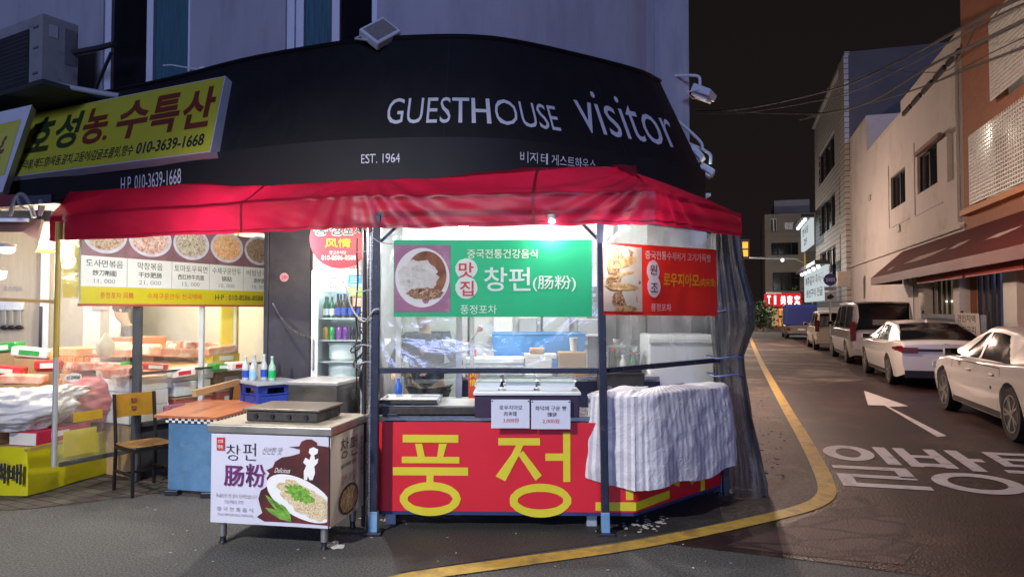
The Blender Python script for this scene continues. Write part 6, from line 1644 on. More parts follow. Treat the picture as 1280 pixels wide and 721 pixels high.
for a in (
    ('fruit_pack', 'film wrapped red fruit pack on the boxes right of the sticker', 'pack', 116, 462, 7.3, .42, .3, .08, m_film, .9, .06, None), ('fruit_pack', 'salmon coloured fruit pack behind the hanging cream bag', 'pack', 152, 446, 7.7, .5, .34, .09, m_salm, 1.1, .05, None),
    ('fruit_pack', 'film wrapped red fruit pack left of the dark shop post', 'pack', 150, 470, 7.0, .34, .26, .09, m_film, 1.0, -.05, None), ('snack_packet', 'red packet lying on the orange covers right of the dark shop post', 'packet', 190, 462, 7.4, .26, .2, .07, m_redp, .8, .1, m_cream),
    ('fruit_pack', 'salmon coloured fruit pack leaning between the two shop posts', 'pack', 212, 446, 7.9, .5, .36, .10, m_salm, 1.1, .1, None), ('snack_packet', 'white packet with a red label on the foam boxes between the shop posts', 'packet', 226, 470, 7.45, .24, .18, .08, m_whp, .9, -.08, m_redp),
    ('fruit_pack', 'film wrapped red fruit pack just left of the white shop post', 'pack', 240, 438, 8.2, .46, .34, .10, m_film, 1.1, .08, None), ('fruit_pack', 'salmon coloured fruit pack right of the white shop post', 'pack', 268, 442, 8.2, .42, .32, .09, m_salm, 1.1, -.06, None),
    ('snack_packet', 'green packet on the kraft carton right of the white shop post', 'packet', 276, 462, 7.85, .24, .18, .07, m_grnp, .9, .06, m_whp), ('snack_packet', 'white packet near the yellow pillar above the red carton', 'packet', 296, 462, 7.9, .22, .16, .09, m_whp, .9, .0, m_redp),
    ('snack_packet', 'red packet on the low edge of the left goods rack', 'packet', 6, 468, 7.1, .34, .2, .09, m_redp, .3, .1, m_cream), ('snack_packet', 'white rice packet with green label on the left goods rack', 'packet', 40, 446, 7.5, .34, .22, .1, m_whp, .3, .12, m_grnp),
    ('snack_packet', 'green packet on the left goods rack at the picture edge', 'packet', 4, 440, 7.6, .36, .22, .1, m_grnp, .2, -.1, m_whp), ('snack_packet', 'red packet on the left goods rack beside the corner post', 'packet', 62, 462, 7.3, .24, .2, .1, m_redp, .4, 0, m_cream),
    ('fruit_pack', 'salmon coloured fruit pack on the left rack under the yellow packet', 'pack', 30, 478, 6.95, .36, .22, .08, m_salm, .3, .05, None)):
    loose(*a)
t = thing('white_appliance', 'tall white appliance with a small grey display inside the corner shop', 'appliance', D(128, 470, 8.9)); p_ = D(128, 470, 8.9)
MB().box((p_.x, p_.y, 1.35), (.42, .4, 1.9), rz=.45, bev=.02).build('casing', m_whp, t); MB().box((p_.x + .08, p_.y - .22, 1.78), (.16, .012, .2), rz=.45).build('display', m_grey, t)
p = D(132, 432, 6.9)
mb = MB(); mb.sphere((0, 0, 0), 1, n=20)
for v in mb.bm.verts:
    q = v.co.copy(); r = 1 + .2 * noise.fractal(q * 2, .8, 2, 4); top = max(0, q.z); v.co = V((q.x * .09 * r * (1 - .6 * top), q.y * .07 * r * (1 - .6 * top), q.z * .13))
o = mb.build('plastic_bag', M('bag_white', (.74, .68, .55), .4, transl=.4), None, smooth=180); o.location = p; tag(o, 'knotted cream plastic bag hanging behind the clear curtain', 'bag')
slp = PWc.rect(80, 466, 101, 477)
t = thing('sticker', 'oval white sticker with dark lettering on the clear curtain', 'sticker', PWc.at(slp[0], slp[1], .004))
MB().ellipse(((slp[0] + slp[2]) / 2, (slp[1] + slp[3]) / 2), (slp[2] - slp[0]) / 2, (slp[3] - slp[1]) / 2, PWc.at, .006).build('label', m_white, t)
MB().text('신고비닐', PWc.rect(82, 469, 98, 474), PWc.at, .02, .009).build('lettering', m_ink, t)
m_gjack = M('grey_jacket', (.10, .105, .11), .8, var=.3, scale=6, bump=.3, bscale=12)
person('shopkeeper in a grey jacket bending over the boxes inside the shop', pw(2.2, 0, -1.75), math.atan2(kd.y, kd.x) + radians(60), (((-.36, .22, 1.22), (-.26, .46, 1.20)), ((.34, .16, 1.18), (.24, .42, 1.16))), m_gjack, .22)
# ---------------- neighbour's canopy bits and bulbs at the far left
nb = thing('neighbour_canopy', 'worn dark and red canopy frame of the neighbouring stall at the far left', 'canopy', D(10, 300, 6.6))
MB().prism([D(-40, 247, 6.7), D(19, 243, 6.75), D(17, 258, 6.75), D(-40, 263, 6.7)], (0, .05, 0)).build('red_strip', m_red, nb)
MB().prism([D(-40, 250, 6.80), D(64, 243, 6.80), D(64, 276, 6.80), D(-40, 281, 6.80)], (0, .05, 0)).build('dark_board', M('board_dark', (.05, .055, .075), .6), nb)
MB().prism([D(-40, 279, 6.6), D(52, 274, 6.75), D(46, 300, 6.75), D(28, 290, 6.7), D(-40, 290, 6.6)], (0, .04, 0)).build('torn_valance', M('valance_dirty', (.16, .085, .08), .7, var=.3), nb)
MB().bar(D(-40, 275, 6.55), D(36, 275, 6.65), .03).build('pipe', m_alu, nb)
mb = MB(); mb.tube(catmull([D(12, 270, 6.5), D(20, 248, 6.5), D(28, 243, 6.5), D(36, 252, 6.5), D(43, 272, 6.5)], 6), .02, 6); mb.tube(catmull([D(22, 246, 6.5), D(26, 258, 6.5), D(34, 262, 6.5)], 5), .015, 6)
mb.build('rope_loops', M('rope_dirty', (.30, .31, .33), .8), nb, smooth=60)
o = MB().tube([D(51, 250, 6.5), D(52, 259, 6.5), D(50, 270, 6.5)], [.018, .03, .016], 10); solo('cloth_roll', o, M('rope_dirty', (1, 1, 1)), 'grey rolled cloth hanging beside the red tarp at the far left', 'cloth', smooth=60)
p = D(57, 298, 7.0)
t = thing('wall_lantern', 'cream box light with a yellow lower edge at the left end of the red tarp', 'lantern', (p.x, p.y, D(57, 315, 7.0).z))
MB().prism([D(47, 311, 7.0), D(69, 311, 7.0), D(68, 281, 7.0), D(53, 280, 7.0)], (0, .14, 0)).build('shade', M('shade_cream', (.72, .64, .50), .6, emit=(1, .85, .6), est=.35), t)
MB().prism([D(44, 315, 6.98), D(69, 315, 6.98), D(69, 311.5, 6.98), D(46, 311.5, 6.98)], (0, .17, 0)).build('rim', m_ysh, t)
MB().bar(D(-20, 373.5, 6.1), D(68, 377, 6.26), .028, .03).build('tube', M('yellow_tube', (.62, .36, .06), .4), thing('yellow_bar', 'horizontal yellow bar crossing in front of the beige partition', 'bar', D(30, 376, 6.2)))
# ================================================================== SIGNS, AIR CONDITIONER, FLOODLIGHTS ON THE FACADE
def fquad(px, e, back=.12):
    P = []
    for x, y in px:
        t, z = f_tz(x, y); P.append(fsurf(t, z, e))
    return P
def quad_at(P):
    n = (P[1] - P[0]).cross(P[3] - P[0]).normalized()
    if n.y > 0: n = -n
    return (lambda i, j, e=0.0: P[0] * (1 - i) * (1 - j) + P[1] * i * (1 - j) + P[2] * i * j + P[3] * (1 - i) * j + n * e), n
m_sgy = M('sign_face_yellow', (.58, .56, .04), .5, var=.06, scale=1.5, dirt=(.50, .48, .08), dirt_amt=.25)
m_sgw = M('sign_frame_white', (.62, .64, .70), .5, var=.05)
# main yellow sign: bottom-left, bottom-right, top-right, top-left; a flat face set on the awning
tl_, zl_ = f_tz(44, 142); tr_, zr_ = f_tz(282, 94)
def on_front(px, py, k):                              # just in front of the sloping awning face
    t, z = f_tz(px, py); return D(px, py, fsurf(t, z).y - k)
Q = [on_front(10, 222, .17), on_front(263, 190, .17), on_front(282, 95, .17), on_front(40, 143, .17)]
_n = (Q[1] - Q[0]).cross(Q[2] - Q[0]); _r = ray(40, 142.5); Q[3] = CAMP + _r * ((Q[0] - CAMP).dot(_n) / _r.dot(_n)); qa, qn = quad_at(Q)
ys = thing('shop_sign', 'long yellow sign box with dark green and brown lettering mounted on the black awning', 'sign', (Q[0] + Q[1]) / 2)
MB().prism([qa(0, 0), qa(1, 0), qa(1, 1), qa(0, 1)], -qn * .10).build('box', m_sgw, ys)
MB().poly([qa(.004, .012, .003), qa(.996, .012, .003), qa(.996, .988, .003), qa(.004, .988, .003)]).build('face', m_sgy, ys)
m_dg = M('letter_green', (.030, .055, .015), .5); m_br = M('letter_brown', (.20, .035, .02), .5)
def sg(body, i0, j0, i1, j1, mat, b=.03, sh=0.0): MB().text(body, (i0, j0, i1, j1), qa, b, .006).build('lettering', mat, ys)
for ch, i0, i1, mt in (('호', .045, .185, m_dg), ('성', .20, .335, m_dg), ('농', .355, .485, m_br), ('수', .535, .685, m_br), ('특', .695, .83, m_br), ('산', .845, .98, m_br)): sg(ch, i0, .33, i1, .88, mt, .03)
MB().ellipse((.49, .39), .011, .035, qa, .006, 16).build('dot', m_br, ys)
sg('한라봉,레드향/옥돔,갈치,고등어/감귤초콜릿,향수', .045, .08, .655, .235, m_ink, .012)
sg('010-3639-1668', .67, .09, .965, .245, m_ink, .02)
# neighbour's sign, cut by the picture edge
Q2 = [D(-110, 262, 7.0), D(3, 240, 7.25), D(40, 131, 7.5), D(-110, 165, 7.2)]; q2a, q2n = quad_at(Q2)
ns_ = thing('shop_sign', 'yellow neighbour sign in a white frame cut off by the left picture edge', 'sign', (Q2[0] + Q2[1]) / 2)
MB().prism([q2a(0, 0), q2a(1, 0), q2a(1, 1), q2a(0, 1)], -q2n * .12).build('frame', m_sgw, ns_)
MB().poly([q2a(.02, .20, .003), q2a(.955, .20, .003), q2a(.945, .84, .003), q2a(.02, .84, .003)]).build('face', m_sgy, ns_)
MB().text('혼', (.74, .38, .87, .70), q2a, .03, .006).build('lettering', m_br, ns_)
# air conditioner
ad = V((.87, -.49, 0)).normalized(); an = V((ad.y, -ad.x, 0))           # along the facade, outward
c0 = D(52, 105, 7.25)
ac = thing('air_conditioner', 'grey outdoor air conditioner unit on a bracket shelf up on the left wall', 'air conditioner', c0)
m_ac = M('ac_grey', (.34, .34, .35), .55, var=.1, scale=4, dirt=(.16, .155, .16), dirt_amt=.3)
def acp(x, y, z): return c0 + ad * x - an * y + V((0, 0, z))
aw, adp, ah = .95, .36, .74
MB().prism([acp(0, 0, 0), acp(0, adp, 0), acp(-aw, adp, 0), acp(-aw, 0, 0)], (0, 0, ah)).build('casing', m_ac, ac)
MB().prism([acp(-.25, -.006, .05), acp(-.92, -.006, .05), acp(-.92, -.006, .62), acp(-.25, -.006, .62)], an * .008).build('fan_grille', M('grille_dark', (.035, .04, .045), .6), ac)
mb = MB()
for k in range(12): mb.bar(acp(-.26, -.018, .08 + k * .045), acp(-.91, -.018, .08 + k * .045), .006)
mb.build('grille_bars', M('grille_bar', (.10, .11, .11), .5), ac)
MB().prism([acp(.004, .06, .52), acp(.004, .15, .52), acp(.004, .15, .65), acp(.004, .06, .65)], ad * .003).build('sticker', M('sticker_pale', (.48, .48, .54), .5), ac)
MB().prism([acp(.004, .22, .28), acp(.004, .34, .28), acp(.004, .34, .66), acp(.004, .22, .66)], ad * .004).build('side_panel', M('ac_dark', (.17, .17, .19), .6), ac)
for z in (.13, .40, .62): MB().box(acp(-.12, -.004, z), (.10, .012, .02), rz=math.atan2(ad.y, ad.x)).build('clip', M('ac_dark', (1, 1, 1)), ac)
sh_ = MB().prism([acp(.25, -.12, -.07), acp(.25, .55, -.07), acp(-1.6, .55, -.07), acp(-1.6, -.12, -.07)], (0, 0, .05)).build('shelf', M('shelf_dark', (.045, .05, .052), .7), ac)
MB().tube(catmull([acp(.02, .05, .02), acp(.14, .10, -.01), acp(.4, .3, -.06), acp(.62, .45, -.1)], 6), .028, 10).build('drain_pipe', M('pipe_white', (.46, .46, .50), .5), ac, smooth=60)
MB().bar(acp(.06, .5, .02), acp(.38, .5, .42), .03, .02).build('brace', M('shelf_dark', (1, 1, 1)), ac)
MB().tube([acp(.02, .3, .42), acp(.3, .42, .46), acp(.5, .46, .48)], .03, 8).build('pipe_lagging', M('lagging', (.03, .03, .034), .8), ac, smooth=60)
# floodlights: one on the awning top, three on arms at the street end
m_fl = M('floodlight_white', (.80, .82, .86), .45, var=.05)
m_fg = M('floodlight_glass', (.30, .27, .25), .3, var=.3, scale=60)
def floodlight(label, c, s, yaw, pitch, roll, arm, glass, rot=None):
    t = thing('floodlight', label, 'floodlight', c, 0, 'floodlights on the awning')
    m_ = Matrix.Translation(V(c)) @ Matrix.Rotation(yaw, 4, 'Z') @ Matrix.Rotation(pitch, 4, 'X') @ Matrix.Rotation(roll, 4, 'Y')
    if rot is not None: m_ = Matrix.Translation(V(c)) @ rot
    b = MB(); b.box(None, (s, s * .28, s * .78), bev=s * .04, m=m_)
    for k in range(6): b.box(None, (s * .03, s * .16, s * .66), m=m_ @ Matrix.Translation(((k - 2.5) * s * .13, s * .2, 0)))
    b.build('housing', m_fl, t)
    MB().box(None, (s * .84, s * .02, s * .60), bev=s * .008, m=m_ @ Matrix.Translation((0, -s * .145, 0))).build('glass', glass, t)
    rim = MB(); rim.box(None, (s * .92, s * .012, s * .68), m=m_ @ Matrix.Translation((0, -s * .138, 0))); rim.build('rim', m_fl, t)
    mb = MB(); mb.tube([m_ @ V((-s * .52, 0, 0)), m_ @ V((-s * .52, s * .3, s * .5)), m_ @ V((s * .52, s * .3, s * .5)), m_ @ V((s * .52, 0, 0))], s * .03, 6)
    mb.build('yoke', m_fl, t, smooth=60)
    if arm: MB().tube(arm, .016, 8).build('arm', m_fl, t, smooth=60)
    return t
cf = D(475, 42, 6.1)
fx_ = V((.60, .50, .58)).normalized(); fz_ = V((.74, 0, -.34)); fz_ = (fz_ - fx_ * fz_.dot(fx_)).normalized(); fy_ = fz_.cross(fx_)
if fy_.y < 0: fz_ = -fz_; fy_ = -fy_
rotf = Matrix(((fx_.x, fy_.x, fz_.x, 0), (fx_.y, fy_.y, fz_.y, 0), (fx_.z, fy_.z, fz_.z, 0), (0, 0, 0, 1)))
floodlight('white square floodlight tilted down on the middle of the awning top', cf, .29, radians(-6), radians(-28), radians(-32), [cf + V((.04, .1, .10)), cf + V((-.02, .16, .16)), cf + V((-.05, .14, .06)), D(510, 48, 6.4)], m_fg, rotf)
c1_ = D(880, 116, 7.5)
floodlight('white floodlight on a long bent arm at the right end, highest of the arm lights', c1_, .27, radians(60), radians(-62), 0, catmull([D(812, 95.5, 7.75), D(845, 95, 7.6), D(866, 94.5, 7.5), D(874, 97, 7.5), D(875, 107, 7.5)], 6), m_fg)
c2_ = D(872, 192, 7.2)
floodlight('white floodlight half hidden behind the awning edge, middle of the arm lights', c2_, .21, radians(70), radians(-40), 0, catmull([D(842, 147, 7.4), D(862, 164, 7.3), D(876, 178, 7.25), D(878, 186, 7.2)], 6), m_fg)
c3_ = D(884, 213, 7.2)
floodlight('white floodlight with a lit edge, lowest of the arm lights at the right end', c3_, .2, radians(75), radians(-55), 0, catmull([D(862, 180, 7.4), D(880, 188, 7.25), D(888, 194, 7.2), D(888, 205, 7.2)], 6), M_glow('flood_lit', (.85, .95, 1), 2.5))
t = thing('spot_arm', 'thin rod with a small white spot head against the teal curtain window', 'lamp arm', D(252, 88, 7.2))
MB().tube([D(204, 82, 7.35), D(215, 81.5, 7.3), D(250, 87.5, 7.2)], .008, 6).build('rod', m_fl, t, smooth=60)
MB().sphere(D(253, 87, 7.2), .035, (1.2, 1, .8), 10).build('spot_head', m_fl, t, smooth=180)
# ================================================================== SIDE STREET
UW = 6.6
SV = V((ST, CT, 0)); UV_ = V((CT, -ST, 0)); RZ = -TH
def wall_holes(P, a0, a1, z0, z1, holes, depth=.14):
    mb = MB(); xs = sorted({a0, a1} | {h[0] for h in holes} | {h[2] for h in holes}); zs = sorted({z0, z1} | {h[1] for h in holes} | {h[3] for h in holes})
    for x0, x1 in zip(xs, xs[1:]):
        for b0, b1 in zip(zs, zs[1:]):
            xm, bm_ = (x0 + x1) / 2, (b0 + b1) / 2
            if any(h[0] < xm < h[2] and h[1] < bm_ < h[3] for h in holes): continue
            mb.poly([P.at(x0, b0), P.at(x1, b0), P.at(x1, b1), P.at(x0, b1)])
    for h in holes:
        c = [(h[0], h[1]), (h[2], h[1]), (h[2], h[3]), (h[0], h[3])]
        for k in range(4):
            p, q = c[k], c[(k + 1) % 4]; mb.poly([P.at(*p), P.at(*q), P.at(*q, -depth), P.at(*p, -depth)])
    return mb
def pane(P, h, e, mat, par, name='pane'):
    return MB().poly([P.at(h[0], h[1], e), P.at(h[2], h[1], e), P.at(h[2], h[3], e), P.at(h[0], h[3], e)]).build(name, mat, par)
def frame_bars(P, h, e, nv, nh, w, mat, par, name='window'):
    mb = MB()
    for k in range(nv + 1): x = h[0] + (h[2] - h[0]) * k / nv; mb.bar(P.at(x, h[1], e), P.at(x, h[3], e), w, w)
    for k in range(nh + 1): z = h[1] + (h[3] - h[1]) * k / nh; mb.bar(P.at(h[0], z, e), P.at(h[2], z, e), w, w)
    return mb.build(name, mat, par)
PR = Panel(St(UW, 0), (-ST, -CT))
def wa(px): return PR.ab(px, 400)[0]
m_render = M('cream_render', (.50, .47, .455), .85, var=.05, scale=.8, bump=.15, bscale=20, dirt=(.36, .32, .29), dirt_amt=.28, dirt_scale=.5)
m_brick = M('orange_brick', (.27, .112, .062), .8, var=.18, scale=2.5, bump=.3, bscale=14, stretch=(1, 1, 3))
m_winf = M('window_frame_dark', (.03, .03, .035), .5)
m_pipeg = M('pipe_beige', (.36, .33, .31), .6)
# ---- white building
a_n, a_f, a_m = wa(1208), wa(1065), wa(1096)
wb_ = thing('white_building', 'cream rendered street building with two dark upstairs windows and a long red awning', 'building', St(UW + 3, -(a_n + a_f) / 2))
def hole(x0, y0, x1, y1): r = PR.rect(x0, y0, x1, y1); return [r[0], r[1], r[2], r[3]]
h1, h2, h3 = hole(1113.5, 215, 1131.6, 257.5), hole(1146.5, 186, 1171.5, 236), hole(1183.5, 160, 1200, 224)
ZP = 9.5
hs1 = [wa(1172), .25, wa(1206), 2.95]
wall_holes(PR, a_f, a_n, 0, ZP, [h1, h2, h3, hs1]).build('wall', m_render, wb_)
pane(PR, h3, -.139, m_render, wb_, 'niche')
for h in (h1, h2): f = frame_bars(PR, h, -.12, 2, 1, .06, m_winf, wb_); pane(PR, h, -.13, m_dark, f)
MB().prism([PR.at(a_f, ZP, -7), PR.at(a_n, ZP, -7), PR.at(a_n, ZP, .03), PR.at(a_f, ZP, .03)], (0, 0, .12)).build('roof', m_render, wb_)
MB().poly([PR.at(a_n, 0), PR.at(a_n, 0, -7), PR.at(a_n, ZP, -7), PR.at(a_n, ZP)]).poly([PR.at(a_f, 0), PR.at(a_f, 0, -7), PR.at(a_f, ZP, -7), PR.at(a_f, ZP)]).build('end_wall', m_render, wb_)
MB().prism([PR.at(a_f, ZP + .12, -.02), PR.at(wa(1086), ZP + .12, -.02), PR.at(wa(1086), ZP + .12, -6), PR.at(a_f, ZP + .12, -6)], (0, 0, 1.9)).build('roof_block', m_render, wb_)
MB().prism([PR.at(wa(1114), ZP + .12, -.5), PR.at(a_n, ZP + .12, -.5), PR.at(a_n, ZP + .12, -6), PR.at(wa(1114), ZP + .12, -6)], (0, 0, 1.1)).build('roof_block', m_render, wb_)
for x in (1140, 1152, 1166, 1182, 1200):
    a = wa(x); MB().box(PR.at(a, ZP - .12, .05), (.10, 1.2, .16), rz=RZ).build('parapet_slot', m_winf, wb_)
for h in (h1, h2):
    MB().bar(PR.at(h[0] - .35, h[1] - .75, .02), PR.at(h[2] + .6, h[1] - .75, .02), .03).build('ledge', m_render, wb_)
    MB().bar(PR.at(h[0] - .35, h[1] - .75, .02), PR.at(h[0] - .35, h[3] + .6, .02), .025).build('wall_pipe', m_render, wb_)
MB().bar(PR.at(wa(1156), 7.25, .2), PR.at(wa(1188), 7.25, .2), .12, .14).build('lintel_beam', M('beam_brown', (.18, .10, .07), .7), wb_)
for x, z0, z1 in ((1205, 4.3, 9.4),): MB().cyl(PR.at(wa(x), (z0 + z1) / 2, .07), .055, z1 - z0, n=8).build('downpipe', m_pipeg, wb_, smooth=40)
for x, z in ((1090, 7.2), (1126, 5.0)): MB().box(PR.at(wa(x), z, .03), (.06, .5, .3), rz=RZ, bev=.02).build('vent_cover', m_pipeg, wb_)
MB().bar(PR.at(a_f, 4.15, .06), PR.at(a_n, 4.15, .06), .10, .12).build('string_course', m_render, wb_)
MB().prism([PR.at(wa(1143), .1, .0), PR.at(wa(1116), .1, .0), PR.at(wa(1116), 2.9, .0), PR.at(wa(1143), 2.9, .0)], PR.n * .03).build('shutter_panel', M('shutter_pale', (.50, .47, .46), .6), wb_)
# ---- ground floor shop: pillars, glass, lit inside
m_warmglow = M_multi('shop_inside', [(.3, (.05, .035, .02)), (.5, (.22, .16, .08)), (.7, (.45, .35, .20))], 1.6, kind='noise', stretch=(1, 1, .6), emit=.55)
m_shopglass = M_clear('street_glass', tint=(.75, .78, .78), haze=.03, gloss=.10, rough=.03)
m_pilw = M('pillar_white', (.56, .54, .52), .7, var=.06)
PR2 = Panel(St(UW - .02, 0), (-ST, -CT))
hs2 = [wa(1222), .25, wa(1272), 2.95]
for h, nm in ((hs1, 5), (hs2, 6)):
    f = frame_bars(PR, h, -.06, nm, 1, .07, m_winf, wb_ if h is hs1 else wb_)
    pane(PR, h, -.08, m_shopglass, f)
    pane(PR, [h[0], h[1], h[2], h[3]], -.135 if h is hs1 else -1.2, m_warmglow, wb_, 'lit_interior')
MB().bar(PR.at(hs1[0] + .3, 1.95, -.12), PR.at(hs1[2] - .2, 1.95, -.12), .05, .05).build('tube_light', M_glow('strip_light', (1, .9, .7), 3.0), wb_)
for x0, x1 in ((1160, 1168), (1206, 1214), (1272, 1290)):
    a0_, a1_ = wa(x0), wa(x1); MB().prism([PR.at(a0_, 0, .01), PR.at(a1_, 0, .01), PR.at(a1_, 3.3, .01), PR.at(a0_, 3.3, .01)], PR.n * .28).build('pillar', m_pilw, wb_)
# icicle-like hanging lights under the awning
mb = MB(); rnd = random.Random(11)
for k in range(70):
    a = rnd.uniform(wa(1165), wa(1278)); p = PR.at(a, 3.05, .5 + rnd.uniform(-.1, .3)); mb.bar(p, p - V((0, 0, rnd.uniform(.1, .45))), .03, .03)
mb.build('hanging_garland', M('garland_dark', (.03, .032, .03), .8), wb_)
# red awning
m_aw = M('awning_red', (.095, .009, .009), .6, var=.15, scale=1.5, bump=.1, bscale=6)
aw = thing('red_awning', 'long sloping dark red shop awning with pale worn streaks over the street shopfront', 'awning', St(UW - .5, 24, 3))
s_near, s_far = 13.0, 31.5
def awp(s, w, e=0.0): return St(UW - .05 - 1.15 * w, s, 4.0 - 1.05 * w + e)
MB().grid(24, 4, lambda i, j: awp(s_near + (s_far - s_near) * i, j)).grid(24, 1, lambda i, j: awp(s_near + (s_far - s_near) * i, 1) - V((0, 0, .28 * j))).build('canopy', m_aw, aw)
MB().poly([awp(s_far, 0), awp(s_far, 1), awp(s_far, 1) - V((0, 0, .28)), St(UW - .05, s_far, 2.7)]).build('end_panel', m_aw, aw)
for s0, s1 in ((13, 16.6), (16.8, 20.6), (20.8, 25.4)):
    MB().prism([St(UW - .9, s0, 2.78), St(UW - .9, s1, 2.78), St(UW - .9, s1, 2.50), St(UW - .9, s0, 2.50)], UV_ * .05).build('lower_valance', M('awning_red2', (.20, .025, .018), .6), aw)
m_streak = M('streak_pale', (.52, .40, .37), .7, var=.3, scale=4)
for s0, s1, w0, w1 in ((27.5, 23.0, .52, .70), (22.6, 21.2, .45, .6), (19.5, 17.6, .5, .62), (17.0, 16.2, .45, .55), (29.5, 28.6, .7, .82), (15.6, 14.9, .4, .5)):
    MB().flat([(s0, w1), (s0 - .3 * (s0 - s1), w0 + .03), (s1, w0), (s1 + .2 * (s0 - s1), w1 - .05), (s0 - .5 * (s0 - s1), w1 + .02)], lambda a, b, e: awp(a, b, e), .008).build('worn_streak', m_streak, aw)
# ---- brick building with lit lattice balcony
bb = thing('brick_building', 'orange brick street building with a lit white lattice balcony at the right picture edge', 'building', St(UW + 3, 15))
a_e = -8.0
hb = hole(1222, 200, 1300, 285); hb = [wa(1222), 4.55, wa(1330), 6.6]
hb2 = [wa(1251), 7.0, wa(1330), 9.3]
wall_holes(PR, a_n, a_e, 0, 14, [hb2, hb, hs2], .3).build('wall', m_brick, bb)
MB().poly([PR.at(a_n, ZP, 0), PR.at(a_n, ZP, -7), PR.at(a_n, 14, -7), PR.at(a_n, 14, 0)]).poly([PR.at(a_n, 14, 0), PR.at(a_e, 14, 0), PR.at(a_e, 14, -7), PR.at(a_n, 14, -7)]).build('side_wall', m_brick, bb)
m_litroom = M_multi('lit_room', [(.3, (.10, .10, .08)), (.5, (.26, .26, .22)), (.7, (.45, .43, .36))], 1.2, emit=.30)
m_lat = M('lattice_white', (.70, .70, .68), .5)
for h, n1, n2 in ((hb, 34, 18), (hb2, 30, 20)):
    pane(PR, h, -.28, m_litroom, bb, 'lit_room'); 
    mb = MB()
    for k in range(n1 + 1): x = h[0] + (h[2] - h[0]) * k / n1; mb.bar(PR.at(x, h[1] + .1, .12), PR.at(x, h[3] - (.0 if h is hb else .2), .12), .03, .03)
    for k in range(n2 + 1): z = h[1] + .1 + (h[3] - h[1] - .2) * k / n2; mb.bar(PR.at(h[0], z, .13), PR.at(h[2], z, .13), .03, .03)
    mb.build('lattice', m_lat, bb)
MB().bar(PR.at(wa(1215), 4.45, .12), PR.at(a_e, 4.45, .12), .3, .16).build('ledge', M('ledge_orange', (.42, .17, .06), .7), bb)
dk = [wa(1256), 4.65, wa(1270), 6.0]; pane(PR, dk, .1, M('door_olive', (.08, .09, .03), .6), bb, 'door')
lamp_light('POINT', 'lattice_light', PR.at(wa(1250), 6.2, -.05), 12, (1, .93, .78), .1)
# ---- grey tiled building beyond
a_g0, a_g1 = wa(1065), wa(1021)
gz = 16.6
def tile_mat(name, c1, c2, sc):
    m = bpy.data.materials.new(name); m.use_nodes = True; t = m.node_tree; N = t.nodes; L = t.links
    co = N.new('ShaderNodeTexCoord'); br = N.new('ShaderNodeTexBrick'); br.inputs['Scale'].default_value = sc
    br.inputs['Color1'].default_value = c1 + (1,); br.inputs['Color2'].default_value = c2 + (1,); br.inputs['Mortar'].default_value = (.05, .045, .045, 1); br.inputs['Mortar Size'].default_value = .02
    mp = N.new('ShaderNodeMapping'); mp.inputs['Rotation'].default_value = (pi / 2, 0, 0)
    sp_ = N.new('ShaderNodeSeparateXYZ'); cb = N.new('ShaderNodeCombineXYZ'); sm_ = N.new('ShaderNodeMath'); sm_.operation = 'ADD'
    L.new(co.outputs['Object'], sp_.inputs[0]); L.new(sp_.outputs['X'], sm_.inputs[0]); L.new(sp_.outputs['Y'], sm_.inputs[1]); L.new(sm_.outputs[0], cb.inputs['X']); L.new(sp_.outputs['Z'], cb.inputs['Y'])
    L.new(cb.outputs[0], br.inputs['Vector']); L.new(br.outputs['Color'], N['Principled BSDF'].inputs['Base Color']); N['Principled BSDF'].inputs['Roughness'].default_value = .6
    return m
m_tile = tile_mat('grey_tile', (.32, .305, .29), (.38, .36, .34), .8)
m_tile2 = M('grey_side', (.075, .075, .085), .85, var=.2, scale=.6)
gb_ = thing('tiled_building', 'tall grey tiled building with dark window bands beyond the cream building', 'building', St(UW + 3, -(a_g0 + a_g1) / 2))
hg = []
for z0, z1 in ((3.9, 6.0), (7.3, 9.6), (11.2, 13.6)): hg.append([wa(1026), z0, wa(1046), z1])
for z0, z1 in ((3.9, 6.4), (7.6, 10.0)): hg.append([wa(1051), z0, wa(1057), z1])
wall_holes(PR, a_g1, a_g0, 0, gz, hg, .3).build('wall', m_tile, gb_)
for h in hg: f = frame_bars(PR, h, -.2, 3, 1, .12, m_winf, gb_); pane(PR, h, -.25, m_dark, f)
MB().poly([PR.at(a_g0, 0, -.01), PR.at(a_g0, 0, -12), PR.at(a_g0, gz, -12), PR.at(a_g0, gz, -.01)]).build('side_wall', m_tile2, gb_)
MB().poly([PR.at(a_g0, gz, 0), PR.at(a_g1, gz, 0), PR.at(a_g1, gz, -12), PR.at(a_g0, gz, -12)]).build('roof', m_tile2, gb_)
MB().prism([PR.at(wa(1058), 0, 0), PR.at(a_g0, 0, 0), PR.at(a_g0, gz - .2, 0), PR.at(wa(1058), gz - .2, 0)], PR.n * .25).build('pier', m_tile, gb_)
MB().bar(PR.at(a_g0, gz - .1, .05), PR.at(a_g1, gz - .1, .05), .3, .25).build('parapet', m_tile, gb_)
